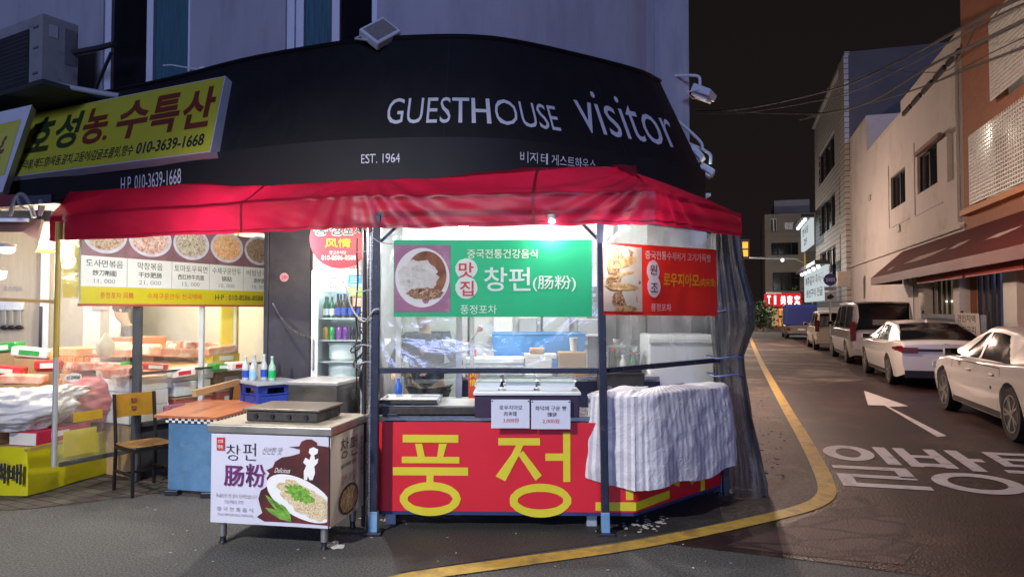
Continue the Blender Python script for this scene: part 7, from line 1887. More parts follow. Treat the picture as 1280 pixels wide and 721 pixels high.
# lit signs on it
m_signglow = M_glow('sign_glow', (.86, .97, 1.0), .62)
def sign_board(name, label, x0, x1, z0, z1, e, lines):
    t = thing(name, label, 'sign', PR.at(wa(x0), z0, e))
    MB().prism([PR.at(wa(x0), z0, e), PR.at(wa(x1), z0, e), PR.at(wa(x1), z1, e), PR.at(wa(x0), z1, e)], PR.n * .25).build('panel', m_signglow, t)
    MB().prism([PR.at(wa(x0), z1 + .05, e), PR.at(wa(x1), z1 + .05, e), PR.at(wa(x1), z1 + .3, e), PR.at(wa(x0), z1 + .3, e)], PR.n * .9).build('hood', m_winf, t)
    A0, A1 = wa(x0), wa(x1)
    for k in range(5):
        MB().sphere(PR.at(A0 + (A1 - A0) * (k + .5) / 5, z1 - .05, e + .55), .14, n=8).build('spot_light', M_glow('spot_lit', (1, 1, 1), 3), t)
    for body, i0, j0, i1, j1 in lines:
        MB().text(body, (A0 + (A1 - A0) * i0, z0 + (z1 - z0) * j0, A0 + (A1 - A0) * i1, z0 + (z1 - z0) * j1), PR.at, .02, e + .26).build('lettering', m_ink, t)
    return t
sign_board('lit_sign', 'upper lit white sign under small spotlights on the grey tiled building', 1016, 1030, 6.6, 8.6, .6, [('한식당', .2, .55, .8, .85), ('2F', .35, .15, .65, .4)])
sign_board('lit_sign', 'large lower lit white sign under spotlights on the grey tiled building', 1018, 1049, 2.3, 4.6, .5, [('제주갈치 흑돼지', .08, .55, .92, .85), ('생선구이 전골', .12, .15, .88, .42)])
lamp_light('POINT', 'sign_light', PR.at(wa(1034), 4.7, 2.2), 140, (.9, 1, 1), .3)
# AC-like white box and round blue traffic sign on a pole
t = thing('wall_box', 'pale square box sign projecting from the corner pier of the tiled building', 'sign box', PR.at(wa(1058), 3.0, .3))
A = D(1047, 358, 36.0); B = D(1063, 339, 36.0); MB().prism([A, V((B.x, A.y, A.z)), B, V((A.x, A.y, B.z))], SV * .4).build('box', M('box_pale', (.42, .39, .37), .6, var=.15, scale=2), t)
t = thing('traffic_sign', 'round blue traffic sign with a white plate below on a thin pole', 'traffic sign', St(5.9, 31, .13))
p = St(5.9, 31); pxs = proj(V((p.x, p.y, 3.0)))[0]
zc = HCAM + (387 - 349.5) / F * p.y * 1.0; rr_ = 7.6 / F * p.y
cx_ = (1038 - 640) / F * p.y; c_ = V((cx_, p.y, zc)); t.location = (cx_, p.y, .13); WM[t] = Matrix.Translation((cx_, p.y, .13))
MB().cyl((cx_, p.y + .04, zc / 2 + .3), .035, zc + .5, n=8).build('pole', m_alu, t)
MB().cyl(c_, rr_, .03, SV, 28).build('disc', M('sign_blue', (.03, .06, .42), .4), t)
PT = Panel((cx_, p.y - .03), (CT, -ST)); MB().text('일방통행', (-rr_ * .7, zc - .08, rr_ * .7, zc + .08), PT.at, .02, .01).build('lettering', m_white, t)
MB().prism([PT.at(-rr_ * .95, zc - rr_ * 1.85), PT.at(rr_ * .95, zc - rr_ * 1.85), PT.at(rr_ * .95, zc - rr_ * 1.15), PT.at(-rr_ * .95, zc - rr_ * 1.15)], SV * .02).build('plate', m_poster, t)
MB().prism([PT.at(-rr_ * .9, zc - rr_ * 3.5), PT.at(rr_ * .9, zc - rr_ * 3.5), PT.at(rr_ * .9, zc - rr_ * 2.0), PT.at(-rr_ * .9, zc - rr_ * 2.0)], SV * .02).build('plate', m_card, t)
MB().text('주차금지', PT.rect(1031, 357, 1045, 361) if False else (-rr_ * .8, zc - rr_ * 1.65, rr_ * .8, zc - rr_ * 1.35), PT.at, .02, .01).build('lettering', m_ink, t)
MB().flat([(-rr_ * .5, zc - rr_ * 3.2), (rr_ * .1, zc - rr_ * 3.2), (rr_ * .6, zc - rr_ * 2.8), (0, zc - rr_ * 2.3), (-rr_ * .6, zc - rr_ * 2.8)], PT.at, .01).build('arrow', m_ink, t)
# ---- end of the street: building facing us with red lit sign
PE = Panel(St(0, 76), (CT, -ST))
def ea(px, py=380): return PE.ab(px, py)
e0_, e1_ = ea(957)[0], ea(1030)[0]; ez = ea(985, 267)[1]
eb = thing('end_building', 'dim grey three storey building closing the far end of the street', 'building', PE.at((e0_ + e1_) / 2, 0))
m_end = M('end_render', (.21, .20, .185), .85, var=.1, scale=.6)
def er(x0, y0, x1, y1): return list(PE.rect(x0, y0, x1, y1))
eh = [er(963, 273, 971, 290), er(980, 278, 992, 287), er(964, 303, 998, 319), er(966, 340, 1000, 364)]
wall_holes(PE, e0_, e1_, 0, ez, eh, .4).build('wall', m_end, eb)
for k, h in enumerate(eh):
    f = frame_bars(PE, h, -.2, (2, 2, 4, 3)[k], 1, .12, m_frame if k < 2 else m_winf, eb); pane(PE, h, -.3, M_glow('dim_window', (.5, .5, .48), .35) if k == 1 else m_dark, f)
MB().poly([PE.at(e0_, 0), PE.at(e0_, 0, -12), PE.at(e0_, ez, -12), PE.at(e0_, ez)]).build('side_wall', m_end, eb)
for y in (293, 322): z = ea(985, y)[1]; MB().bar(PE.at(e0_, z, .1), PE.at(e1_, z, .1), .3, .5).build('string_course', m_end, eb)
b2 = er(970, 250, 1016, 262); MB().prism([PE.at(b2[0], ez, -3), PE.at(b2[2], ez, -3), PE.at(b2[2], ez, -9), PE.at(b2[0], ez, -9)], (0, 0, 1.8)).build('roof_block', m_end, eb)
rsg = thing('lit_sign', 'glowing red shop sign with white lettering at the far end of the street', 'sign', PE.at(*ea(978, 384), .4))
r_ = er(955, 367, 1001, 383)
MB().prism([PE.at(r_[0], r_[1], .3), PE.at(r_[2], r_[1], .3), PE.at(r_[2], r_[3], .3), PE.at(r_[0], r_[3], .3)], PE.n * .5).build('panel', M_glow('red_glow', (.85, .028, .035), .8), rsg)
for ch, x0, x1 in (('T', 958.5, 963), ('I', 967, 969.5), ('美', 975, 981.5), ('容', 983, 990), ('室', 992, 999)):
    MB().text(ch, tuple(er(x0, 369.5, x1, 380.5)), PE.at, .03, .82).build('lettering', M_glow('white_lit', (1, .92, .92), 2.2), rsg)
MB().prism([PE.at(*ea(957, 367.5), .3), PE.at(*ea(976, 367.5), .3), PE.at(*ea(976, 365.5), .3), PE.at(*ea(957, 365.5), .3)], PE.n * .8).build('hood', m_alu, rsg)
sh2 = thing('lit_shopfront', 'yellow and orange lit shop doorway under the glowing red sign', 'shopfront', PE.at(*ea(978, 405), .1))
for x0, x1, col, es in ((965, 973, (.75, .52, .26), .5), (974, 976, (1, .22, .06), 1.2), (990, 992, (1, .22, .06), 1.2)):
    q_ = er(x0, 385.5, x1, 405); q_[1] = .05; MB().prism([PE.at(q_[0], q_[1], .05), PE.at(q_[2], q_[1], .05), PE.at(q_[2], q_[3], .05), PE.at(q_[0], q_[3], .05)], PE.n * .15).build('lit_panel', M_glow('lit_panel_%d' % x0, col, es), sh2)
q_ = er(974, 385.5, 992, 388); MB().prism([PE.at(q_[0], q_[1], .05), PE.at(q_[2], q_[1], .05), PE.at(q_[2], q_[3], .05), PE.at(q_[0], q_[3], .05)], PE.n * .2).build('lit_panel', M_glow('lit_orange', (1, .3, .12), 1.2), sh2)
q_ = er(976, 388, 990, 405); q_[1] = .05; MB().poly([PE.at(q_[0], q_[1], .06), PE.at(q_[2], q_[1], .06), PE.at(q_[2], q_[3], .06), PE.at(q_[0], q_[3], .06)]).build('lit_window', M_multi('lit_olive', [(.35, (.04, .05, .02)), (.6, (.30, .32, .10))], .9, emit=.8), sh2)
for x in (1006, 1011):
    mb = MB(); mb.bar(PE.at(ea(x)[0], 0, 4), PE.at(ea(x)[0], ea(x, 318)[1], 4), .4, .4)
    solo('utility_pole', mb, M('pole_concrete', (.14, .13, .125), .8), ('dark concrete utility pole before the end building, left of two', 'dark concrete utility pole before the end building, right of two')[x > 1008], 'utility pole')
q_ = er(1004, 318, 1024, 335); t = thing('lit_sign', 'dim yellow panel sign behind the utility poles at the street end', 'sign', PE.at(q_[0], q_[1], 1)); MB().prism([PE.at(q_[0], q_[1], 1), PE.at(q_[2], q_[1], 1), PE.at(q_[2], q_[3], 1), PE.at(q_[0], q_[3], 1)], PE.n * .3).build('panel', M_glow('dim_yellow', (.62, .42, .05), .6), t)
q_ = er(1007.5, 331, 1009.5, 352); t = thing('lit_sign', 'thin teal vertical lit sign between the two utility poles', 'sign', PE.at(q_[0], q_[1], 1)); MB().prism([PE.at(q_[0], q_[1], 5), PE.at(q_[2], q_[1], 5), PE.at(q_[2], q_[3], 5), PE.at(q_[0], q_[3], 5)], PE.n * .3).build('panel', M_glow('dim_teal', (.35, .75, .65), .5), t)
# dark house and vertical yellow sign on the left of the street
dh = thing('dark_house', 'unlit dark building on the left side of the street beyond the tarp', 'building', St(-6, 50))
dz = 9.0
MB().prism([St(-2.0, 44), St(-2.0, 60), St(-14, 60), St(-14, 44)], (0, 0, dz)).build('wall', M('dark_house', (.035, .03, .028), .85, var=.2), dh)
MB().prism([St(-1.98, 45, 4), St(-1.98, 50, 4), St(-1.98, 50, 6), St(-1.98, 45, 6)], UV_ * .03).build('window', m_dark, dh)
c_ = D(931.5, 323, 43); t = thing('vertical_sign', 'small vertical amber sign with two glowing squares left of the street', 'sign', c_)
MB().prism([D(926, 324, 43), D(937, 324, 43), D(937, 299, 43), D(926, 299, 43)], SV * .3).build('box', m_winf, t)
for y in (306.5, 316.5): MB().prism([D(928, y + 4, 42.95), D(935, y + 4, 42.95), D(935, y - 4, 42.95), D(928, y - 4, 42.95)], -SV * .05).build('lit_square', M_glow('amber', (1, .42, .06), 1.6), t)
t = thing('lamp_arm', 'thin horizontal street arm reaching over the far end of the street', 'lamp arm', D(1005, 330, 60)); MB().tube([D(937, 322, 60), D(960, 323, 60), D(995, 324, 60), D(1005, 328, 60)], .08, 6).build('arm', m_alu, t); MB().sphere(D(978, 325, 60), .16, n=8).build('lamp', M_glow('white_lit', (1, 1, 1), 1), t)
m_leaf = M_multi('shrub_leaf', [(.3, (.012, .03, .008)), (.6, (.04, .085, .02))], 6)
def shrub(label, px, py0, py1, Y, w):
    base = D(px, py1, Y); base.z = 0.0; h = D(px, py0, Y).z; t = thing('shrub', label, 'shrub', base, 0, 'shrubs at the street end'); rn = random.Random(px)
    mb = MB()
    for k in range(420):
        a, b, c = rn.gauss(0, w * .42), rn.gauss(0, w * .42), abs(rn.gauss(h * .55, h * .25))
        p = base + V((a, b, min(c, h))); d = V((rn.uniform(-1, 1), rn.uniform(-1, 1), rn.uniform(-.3, 1))).normalized() * .28; s = d.cross(V((rn.uniform(-1, 1), rn.uniform(-1, 1), 1))).normalized() * .08
        mb.poly([p, p + d * .5 + s, p + d, p + d * .5 - s])
    mb.build('foliage', m_leaf, t, fix=False); MB().tube([base, base + V((0, 0, h * .7))], .05, 6).build('trunk', m_kraft, t)
shrub('leafy dark shrub in a planter just right of the hanging tarp', 945, 385, 404, 56, 1.2); shrub('leafy dark shrub beside the glowing red sign', 954, 378, 404, 58, 1.3)
shrub('dark street tree crown in front of the lower lit white sign', 1016, 338, 405, 62, 1.6)
# bollard, fence banner
p = St(6.0, 20.6, .13); q_ = proj(p)
t = thing('bollard', 'dark bollard post standing on the pavement behind the silver van', 'bollard', (0, 0, 0)); Yb = 24.0; b0 = D(1171, 400, Yb); t.location = (b0.x, Yb, .0); WM[t] = Matrix.Translation((b0.x, Yb, 0))
MB().cyl((b0.x, Yb, (D(1171, 361, Yb).z) / 2), .12, D(1171, 361, Yb).z, n=12).build('post', m_winf, t, smooth=40); MB().sphere((b0.x, Yb, D(1171, 361, Yb).z), .125, n=10).build('cap', m_winf, t, smooth=180)
PFn = Panel(St(5.95, 0), (-ST, -CT))
fb = thing('fence_banner', 'blue grey banner fence with a white notice sheet behind the parked sedans', 'fence', PFn.at(PFn.ab(1190, 400)[0], .13))
r_ = PFn.rect(1152, 385, 1233, 425); fz0, fz1 = .3, 1.55
MB().prism([PFn.at(r_[0], fz0), PFn.at(r_[2], fz0), PFn.at(r_[2], fz1), PFn.at(r_[0], fz1)], -PFn.n * .02).build('banner', M('fence_blue', (.12, .145, .21), .6, var=.3, scale=2), fb)
for k in range(4): a = r_[0] + (r_[2] - r_[0]) * k / 3; MB().bar(PFn.at(a, .13, -.04), PFn.at(a, 1.65, -.04), .05).build('post', m_winf, fb)
n0, n1 = PFn.ab(1193, 400)[0], PFn.ab(1229, 400)[0]
MB().flat([(n0, fz0 + .05), (n1, fz0 + .05), (n1 - .25, 1.58), (n0 + .15, 1.6)], PFn.at, .02).build('notice', M('notice_pale', (.48, .44, .42), .6, var=.1), fb)
for k, (tx, z) in enumerate((('견인지역', 1.35), ('주차금지', 1.05), ('단속중', .72))): MB().text(tx, (n0 + .35, z, n1 - .5, z + .2), PFn.at, .02, .024).build('lettering', m_ink, fb)
n0, n1 = PFn.ab(1158, 400)[0], PFn.ab(1186, 400)[0]
for tx, a, b in (('식당', n0 + .3, n0 + 1.3), ('영업중', n1 - 1.5, n1 - .2)): MB().text(tx, (a, 1.0, b, 1.35), PFn.at, .03, .01).build('lettering', m_card, fb)
# overhead cables
m_wire = M('wire_black', (.010, .010, .011), .6)
def wire(label, pts, r):
    o = MB().tube(catmull([D(*p) for p in pts], 8), r, 5); solo('power_cable', o, m_wire, label, 'cable', 'cables over the street', smooth=60)
wire('thick twisted overhead cable, topmost at the right picture edge', [(1300, -14, 9), (1245, 12, 11), (1190, 42, 14), (1120, 78, 20), (1040, 112, 27), (930, 136, 34), (870, 139, 40)], .035)
wire('thin overhead cable just under the topmost one', [(1300, -4, 9.5), (1225, 31, 12), (1130, 84, 18), (1040, 122, 26), (930, 141, 34), (872, 142, 40)], .02)
wire('thick overhead cable crossing the brick wall', [(1300, 16, 9), (1230, 50, 12), (1160, 84, 17), (1085, 128, 24), (1022, 142, 30), (930, 140, 38), (875, 135, 42)], .034)
wire('thin sagging overhead cable over the roof line', [(1220, 35, 13), (1190, 85, 15), (1150, 91, 18), (1090, 90, 24), (1025, 115, 30)], .012)
wire('lowest overhead cable crossing the cream wall', [(1300, 52, 10), (1230, 78, 13), (1150, 110, 18), (1090, 128, 24), (1000, 150, 32)], .024)
wire('thin overhead cable beside the lowest one', [(1300, 38, 10.5), (1240, 66, 13), (1165, 104, 18), (1100, 126, 24), (1010, 146, 32)], .012)
# ================================================================== PARKED CARS
m_glassc = M('car_glass', (.010, .011, .013), .06, var=.1, spec=.8)
m_tyre = M('tyre', (.012, .012, .012), .8, bump=.2)
m_rim = M('alloy', (.42, .42, .43), .3, .85, var=.1)
m_rimd = M('alloy_dark', (.05, .05, .055), .35, .6)
m_blackt = M('black_trim', (.012, .012, .013), .45)
m_tail = M('tail_red', (.13, .007, .008), .2, var=.3, scale=12, spec=.7)
m_chrome = M('chrome', (.6, .6, .62), .15, 1.0)
m_plate = M('plate_white', (.52, .53, .55), .5)
def paint(name, col, rough=.32): return M(name, col, rough, .0, var=.02, coat=1.0)
def lerp_list(pts, y):
    if y <= pts[0][0]: return pts[0][1]
    for (a, va), (b, vb) in zip(pts, pts[1:]):
        if y <= b:
            t = (y - a) / (b - a); t = t * t * (3 - 2 * t) * .5 + t * .5; return va + (vb - va) * t
    return pts[-1][1]
def make_car(name, label, loc, W, wb, ro, fo, top, gh, belt, body_mat, rear, rim='dark', wheel_r=.325, sx=1.0, inset=.13, shoulder=.06, seams=(), handles=(), windows=(), tail=None, roof_w=.70, mirror=None, cat='car', glass_split=None, group='cars parked along the street', bend=1.0):
    t = thing(name, label, cat, loc, RZ, group)
    y0, y1 = -ro, wb + fo; L_ = y1 - y0
    def hw(y):
        e = min((y - y0) / .55, (y1 - y) / .75, 1.0); e = max(e, 0); return W / 2 * (1 - (.16 if y > wb / 2 else .10) * (1 - e) ** 2)
    def body(u, v):                                     # u rear->front, v left sill .. over the top .. right sill
        y = y0 + L_ * u; h = hw(y); zt = lerp_list(top, y); zb = .22 + .10 * max(0, 1 - (y - y0) / .4) + .05 * max(0, 1 - (y1 - y) / .4)
        s = -1 if v < .5 else 1; q = 1 - abs(v - .5) * 2  # 0 sill .. 1 centre top
        if q < .62:
            k = q / .62; z = zb + (zt - shoulder - zb) * k; x = h * (.93 + .07 * sin(min(1, k * 1.5) * pi / 2) - .035 * max(0, k - .6) / .4 + .012 * math.exp(-((k - .72) / .05) ** 2))
        elif q < .78:
            k = (q - .62) / .16; a = k * pi / 2; x = h * .965 - (h * .075) * (1 - cos(a)); z = zt - shoulder + shoulder * .8 * sin(a)
        else:
            k = (q - .78) / .22; x = h * .89 * (1 - k); z = zt - shoulder * .2 + .035 * sin(k * pi / 2)
        return V((s * x, y * sx, z))
    nu, nv = 72, 64
    mb = MB(); mb.grid(nu, nv, body)
    vs = mb.bm.verts; vs.ensure_lookup_table()
    mb.bm.faces.new([vs[j] for j in range(nv + 1)]); mb.bm.faces.new([vs[nu * (nv + 1) + j] for j in range(nv + 1)][::-1])
    mb.bm.faces.new([vs[i * (nv + 1)] for i in range(nu + 1)] + [vs[i * (nv + 1) + nv] for i in range(nu, -1, -1)])
    bo = mb.build('body', body_mat, t, smooth=32, local=True)
    cut = MB(); R = wheel_r + .045
    for y in (0, wb):
        for s in (-1, 1): cut.cyl((s * W / 2, y * sx, wheel_r + .01), R, .56, 'X', 36)
    co = cut.build('cut', m_blackt, t, local=True)
    md = bo.modifiers.new('b', 'BOOLEAN'); md.operation = 'DIFFERENCE'; md.object = co; md.solver = 'EXACT'
    dg = bpy.context.evaluated_depsgraph_get(); me = bpy.data.meshes.new_from_object(bo.evaluated_get(dg)); bo.modifiers.clear(); bo.data = me
    bpy.data.objects.remove(co)
    for p in me.polygons: p.use_smooth = True
    me.set_sharp_from_angle(angle=radians(32))
    # glasshouse
    gy0, gy1 = gh[0][0], gh[-1][0]
    def ghs(u, v, e=0.0):
        y = gy0 + (gy1 - gy0) * u; zr = max(lerp_list(gh, y), belt + .004); h = hw(y)
        s = -1 if v < .5 else 1; q = 1 - abs(v - .5) * 2; f = min(1, (zr - belt) / .35)
        xb = h * .905; xt = h * (roof_w + (.905 - roof_w) * (1 - f)) 
        if q < .5:
            k = q / .5; x = xb + (xt - xb) * (k * .85 + .15 * k * k); z = belt - .03 + (zr - .055 * f - belt + .03) * k
        elif q < .66:
            k = (q - .5) / .16; a = k * pi / 2; x = xt - .09 * f * (1 - cos(a)) ; z = zr - .055 * f + .05 * f * sin(a)
        else:
            k = (q - .66) / .34; x = (xt - .09 * f) * (1 - k); z = zr - .005 * f + .03 * f * sin(k * pi / 2)
        p = V((s * x, y * sx, z))
        if e: c = V((0, y * sx * .5 + (gy0 + gy1) / 4 * sx, belt)); p = p + (p - c).normalized() * e
        return p
    MB().grid(70, 60, ghs).build('windows', m_glassc, t, smooth=50, local=True)
    yr0, yr1 = glass_split if glass_split else (gy0 + .6, gy1 - .7)
    nU, nV = 120, 100
    def patch(pred, e, nm, mat):
        mb = MB(); cache = {}
        def vv(i, j):
            if (i, j) not in cache: cache[(i, j)] = mb.bm.verts.new(ghs(i / nU, j / nV, e))
            return cache[(i, j)]
        for i in range(nU):
            for j in range(nV):
                y = gy0 + (gy1 - gy0) * (i + .5) / nU; v = (j + .5) / nV; q = 1 - abs(v - .5) * 2
                if pred(y, q): mb.bm.faces.new((vv(i, j), vv(i + 1, j), vv(i + 1, j + 1), vv(i, j + 1)))
        return mb.build(nm, mat, t, smooth=50, local=True)
    def is_paint(y, q):
        if q > .55 and yr0 < y < yr1: return True
        if .46 < q <= .60: return True                  # roof rail and pillars along the glass edge
        if q <= .46:
            for a, b in windows:                         # windows: (rear line, front line) as (y at belt, y at rail)
                k = q / .46
                if a[0] + (a[1] - a[0]) * k < y < b[0] + (b[1] - b[0]) * k and q > .04: return False
            return True
        return False
    patch(is_paint, .006, 'roof', body_mat)
    # trim on the lower body
    def side_strip(pts, w, e, nm, mat, par=t, sides=(-1, 1)):
        mb = MB()
        for s in sides:
            P = []
            for y, z in pts:
                u = (y - y0) / L_; best = min(((abs(body(u, k / 160).z - z)), k / 160) for k in range(5, 52))[1]
                v = best if s < 0 else 1 - best; P.append(body(u, v) + V((s * e, 0, 0)))
            for a, b in zip(P, P[1:]):
                d = (b - a).normalized(); n = V((0, -d.z, d.y)) * w / 2
                mb.poly([a - n, b - n, b + n, a + n])
        return mb.build(nm, mat, par, local=True)
    for s_ in (-1, 1):
        for seam in seams: side_strip(seam, .012, .003, 'door_seam', m_blackt, sides=(s_,))
        side_strip([(ly, .27) for ly in [(.42 + (wb - .84) * k / 10) for k in range(11)]], .10, .006, 'sill', m_blackt, sides=(s_,))
    for hy, hz in handles:
        for s in (-1, 1):
            u = (hy - y0) / L_; best = min(((abs(body(u, k / 160).z - hz)), k / 160) for k in range(5, 52))[1]
            p = body(u, best if s < 0 else 1 - best); MB().box((p.x + s * .012, p.y, p.z), (.03, .20, .03), bev=.01).build('door_handle', body_mat, t, local=True)
    # rear face pieces: (x0,x1,z0,z1,mat,name,depth)
    for x0, x1, z0, z1, mt, nm, dp in rear:
        MB().box(((x0 + x1) / 2, y0 * sx - dp / 2 + .01, (z0 + z1) / 2), (x1 - x0, dp, z1 - z0), bev=min(.012, dp * .4)).build(nm, mt, t, local=True)
    if tail:
        for s in (-1, 1):
            mb = MB()
            za, zb2, ly = tail
            n = 8
            for k in range(n):
                ya, yb = y0 + ly * k / n, y0 + ly * (k + 1) / n
                f0, f1 = 1 - .75 * k / n, 1 - .75 * (k + 1) / n; zc_ = (za + zb2) / 2 + .02
                ps = []
                for y, f, sg in ((ya, f0, -1), (yb, f1, -1), (yb, f1, 1), (ya, f0, 1)):
                    u = max(0, (y - y0) / L_); z = zc_ + sg * (zb2 - za) / 2 * f
                    best = min(((abs(body(u, kk / 200).z - z)), kk / 200) for kk in range(4, 66))[1]; ps.append(body(u, best if s < 0 else 1 - best) + V((s * .008, -.004, 0)))
                mb.poly(ps)
            mb.build('taillight', m_tail, t, local=True)
    # wheels
    for y in (0, wb):
        for s in (-1, 1):
            c = V((s * (W / 2 - .125), y * sx, wheel_r)); ax = Matrix.Translation(c) @ Matrix.Rotation(pi / 2 * s, 4, 'Y')
            wl = MB().lathe([(wheel_r * .66, -.10), (wheel_r * .95, -.105), (wheel_r, -.07), (wheel_r, .07), (wheel_r * .95, .105), (wheel_r * .68, .10), (wheel_r * .66, .06)], n=36, m=ax).build('wheel', m_tyre, t, smooth=40, local=True)
            rm_ = MB(); rm_.lathe([(wheel_r * .69, .098), (wheel_r * .62, .088), (wheel_r * .60, .05), (wheel_r * .2, .02), (0, .02)], n=36, m=ax); rm_.build('rim_barrel', m_rimd if rim != 'light' else m_rimd, wl, smooth=40, local=True)
            sp = MB()
            for k in range(5):
                for d in (-.16, .16):
                    a = 2 * pi * k / 5 + .3
                    p0 = ax @ V((.03 * cos(a), .03 * sin(a), .085)); p1 = ax @ V((wheel_r * .66 * cos(a + d), wheel_r * .66 * sin(a + d), .095)); sp.bar(p0, p1, .03, .028, up=(s, 0, 0))
            sp.cyl(ax @ V((0, 0, .088)), .05, .03, V((s, 0, 0)), 16); sp.lathe([(wheel_r * .70, .092), (wheel_r * .70, .104), (wheel_r * .655, .104), (wheel_r * .655, .09)], n=36, m=ax, caps=False)
            sp.build('spokes', m_rim, wl, smooth=30, local=True)
    if mirror:
        my, mz = mirror
        for s in (-1, 1):
            x = s * (hw(my) * .93)
            mi = MB().box((x + s * .13, my * sx, mz), (.20, .10, .135), bev=.035).build('mirror', body_mat, t, smooth=40, local=True)
            MB().box((x + s * .13, my * sx - .052, mz), (.17, .006, .11), bev=.002).build('mirror_glass', m_glassc, mi, local=True)
            MB().bar((x - s * .01, my * sx, mz - .05), (x + s * .08, my * sx, mz - .03), .06, .04).build('mirror_arm', m_blackt, mi, local=True)
    return t
def axle(pr, pf, W):                                    # photo contacts of the left rear and left front wheels
    a, b = G(*pr), G(*pf); ua, sa = a.x * CT - a.y * ST, a.x * ST + a.y * CT; ub, sb = b.x * CT - b.y * ST, b.x * ST + b.y * CT
    return (ua + ub) / 2, sa, sb - sa
m_pw = paint('paint_white', (.70, .69, .68)); m_ps = paint('paint_silver', (.46, .455, .46)); m_pc = paint('paint_cream', (.62, .57, .50))
# --- nearest white sedan, seen from its left side
W = 1.86; u_, s_, L__ = axle((1270, 551.5), (1172, 511.5), W)
WB = 2.85; k_ = min(1.06, max(.94, L__ / WB))
sedan_top = lambda wb, ro, fo: [(-ro, .86), (-ro + .12, .97), (-.35, 1.02), (.3, .98), (wb * .55, .95), (wb - .25, .95), (wb + .2, .90), (wb + fo - .3, .80), (wb + fo - .06, .70), (wb + fo, .60)]
u_c = 3.38 + W / 2
near = make_car('parked_car', 'cream white sedan nearest the camera at the right edge, side view with dark alloy wheels', St(u_c, s_), W, WB, 1.05, .95, sedan_top(WB, 1.05, .95),
    [(-.55, 1.0), (-.1, 1.22), (.45, 1.40), (.95, 1.445), (1.35, 1.44), (1.85, 1.33), (2.35, 1.10), (2.6, .97)], .965, m_pw, [(-.8, .8, .70, .80, m_tail, 'light_bar', .03), (-.26, .26, .52, .64, m_plate, 'number_plate', .03), (-.85, .85, .26, .42, m_blackt, 'bumper_trim', .03)],
    sx=k_, glass_split=(.25, 1.70), seams=([(.48, .34), (.30, .60), (.36, .90)], [(1.36, .33), (1.36, .92)], [(2.38, .33), (2.42, .60), (2.36, .90)], [(.36, .90), (2.36, .90)]), handles=((.62, .80), (1.55, .79)),
    windows=(((.15, .62), (1.28, 1.24)), ((1.36, 1.32), (2.28, 1.62))), mirror=(2.12, 1.02), wheel_r=.345, tail=(.70, .80, .4))
p = near.matrix_world
MB().sphere((-W / 2 - .002, .62 * k_, .62), .028, (.25, 1, 1), 12).build('blue_sticker', M('sticker_blue', (.04, .12, .45), .4), near, smooth=180, local=True)
# --- mid white sedan, rear three-quarter view
W = 1.83; u_, s_, L__ = axle((1106, 479.5), (1077.5, 464), W); WB = 2.72
mid = make_car('parked_car', 'cream white sedan with a dark rear light bar parked in front of the silver van', St(3.36 + W / 2, s_), W, WB, 1.0, .92, [(-1.0, .94), (-.9, 1.02), (-.35, 1.03), (.3, .97)] + sedan_top(WB, 1.0, .92)[4:],
    [(-.75, 1.01), (-.1, 1.24), (.4, 1.37), (.95, 1.42), (1.3, 1.415), (1.75, 1.31), (2.2, 1.08), (2.45, .96)], .97, m_pw,
    [(-.80, .80, .80, .855, m_blackt, 'light_bar', .03), (-.84, -.52, .76, .88, m_tail, 'taillight', .035), (.52, .84, .76, .88, m_tail, 'taillight', .035), (-.26, .26, .50, .62, m_plate, 'number_plate', .03), (-.78, .78, .24, .40, m_blackt, 'bumper_trim', .05)],
    sx=1.08, glass_split=(.35, 1.62), seams=([(.42, .34), (.28, .60), (.34, .90)], [(1.30, .33), (1.30, .92)], [(2.26, .33), (2.28, .9)]), handles=((.58, .80), (1.48, .79)), windows=(((.25, .62), (1.22, 1.18)), ((1.30, 1.26), (2.16, 1.52))), mirror=(2.0, 1.02), wheel_r=.33, tail=(.76, .90, .55))
PMid = lambda a, b, e=0.0: V((a, -1.0 * 1.08 - .026 - e, b))
MB().text('345 6789' if False else '12가 3456', (-.2, .53, .2, .60), PMid, .02, .004).build('plate_lettering', m_ink, mid, local=True)
mb = MB()
for k in range(20):
    t0, t1 = 2 * pi * k / 20, 2 * pi * (k + 1) / 20; mb.flat([(.075 * cos(t0), .93 + .042 * sin(t0)), (.075 * cos(t1), .93 + .042 * sin(t1)), (.062 * cos(t1), .93 + .030 * sin(t1)), (.062 * cos(t0), .93 + .030 * sin(t0))], PMid, -.008)
mb.bar(PMid(-.03, .90, 0), PMid(-.015, .96, 0), .012).bar(PMid(.015, .90, 0), PMid(.03, .96, 0), .012).bar(PMid(-.02, .93, 0), PMid(.02, .93, 0), .012)
mb.build('emblem', m_chrome, mid, local=True)
MB().lathe([(.05, 0), (.03, .03), (.012, .075), (0, .08)], (0, .45, 1.385), 10).build('roof_fin', m_pw, mid, smooth=60, local=True)
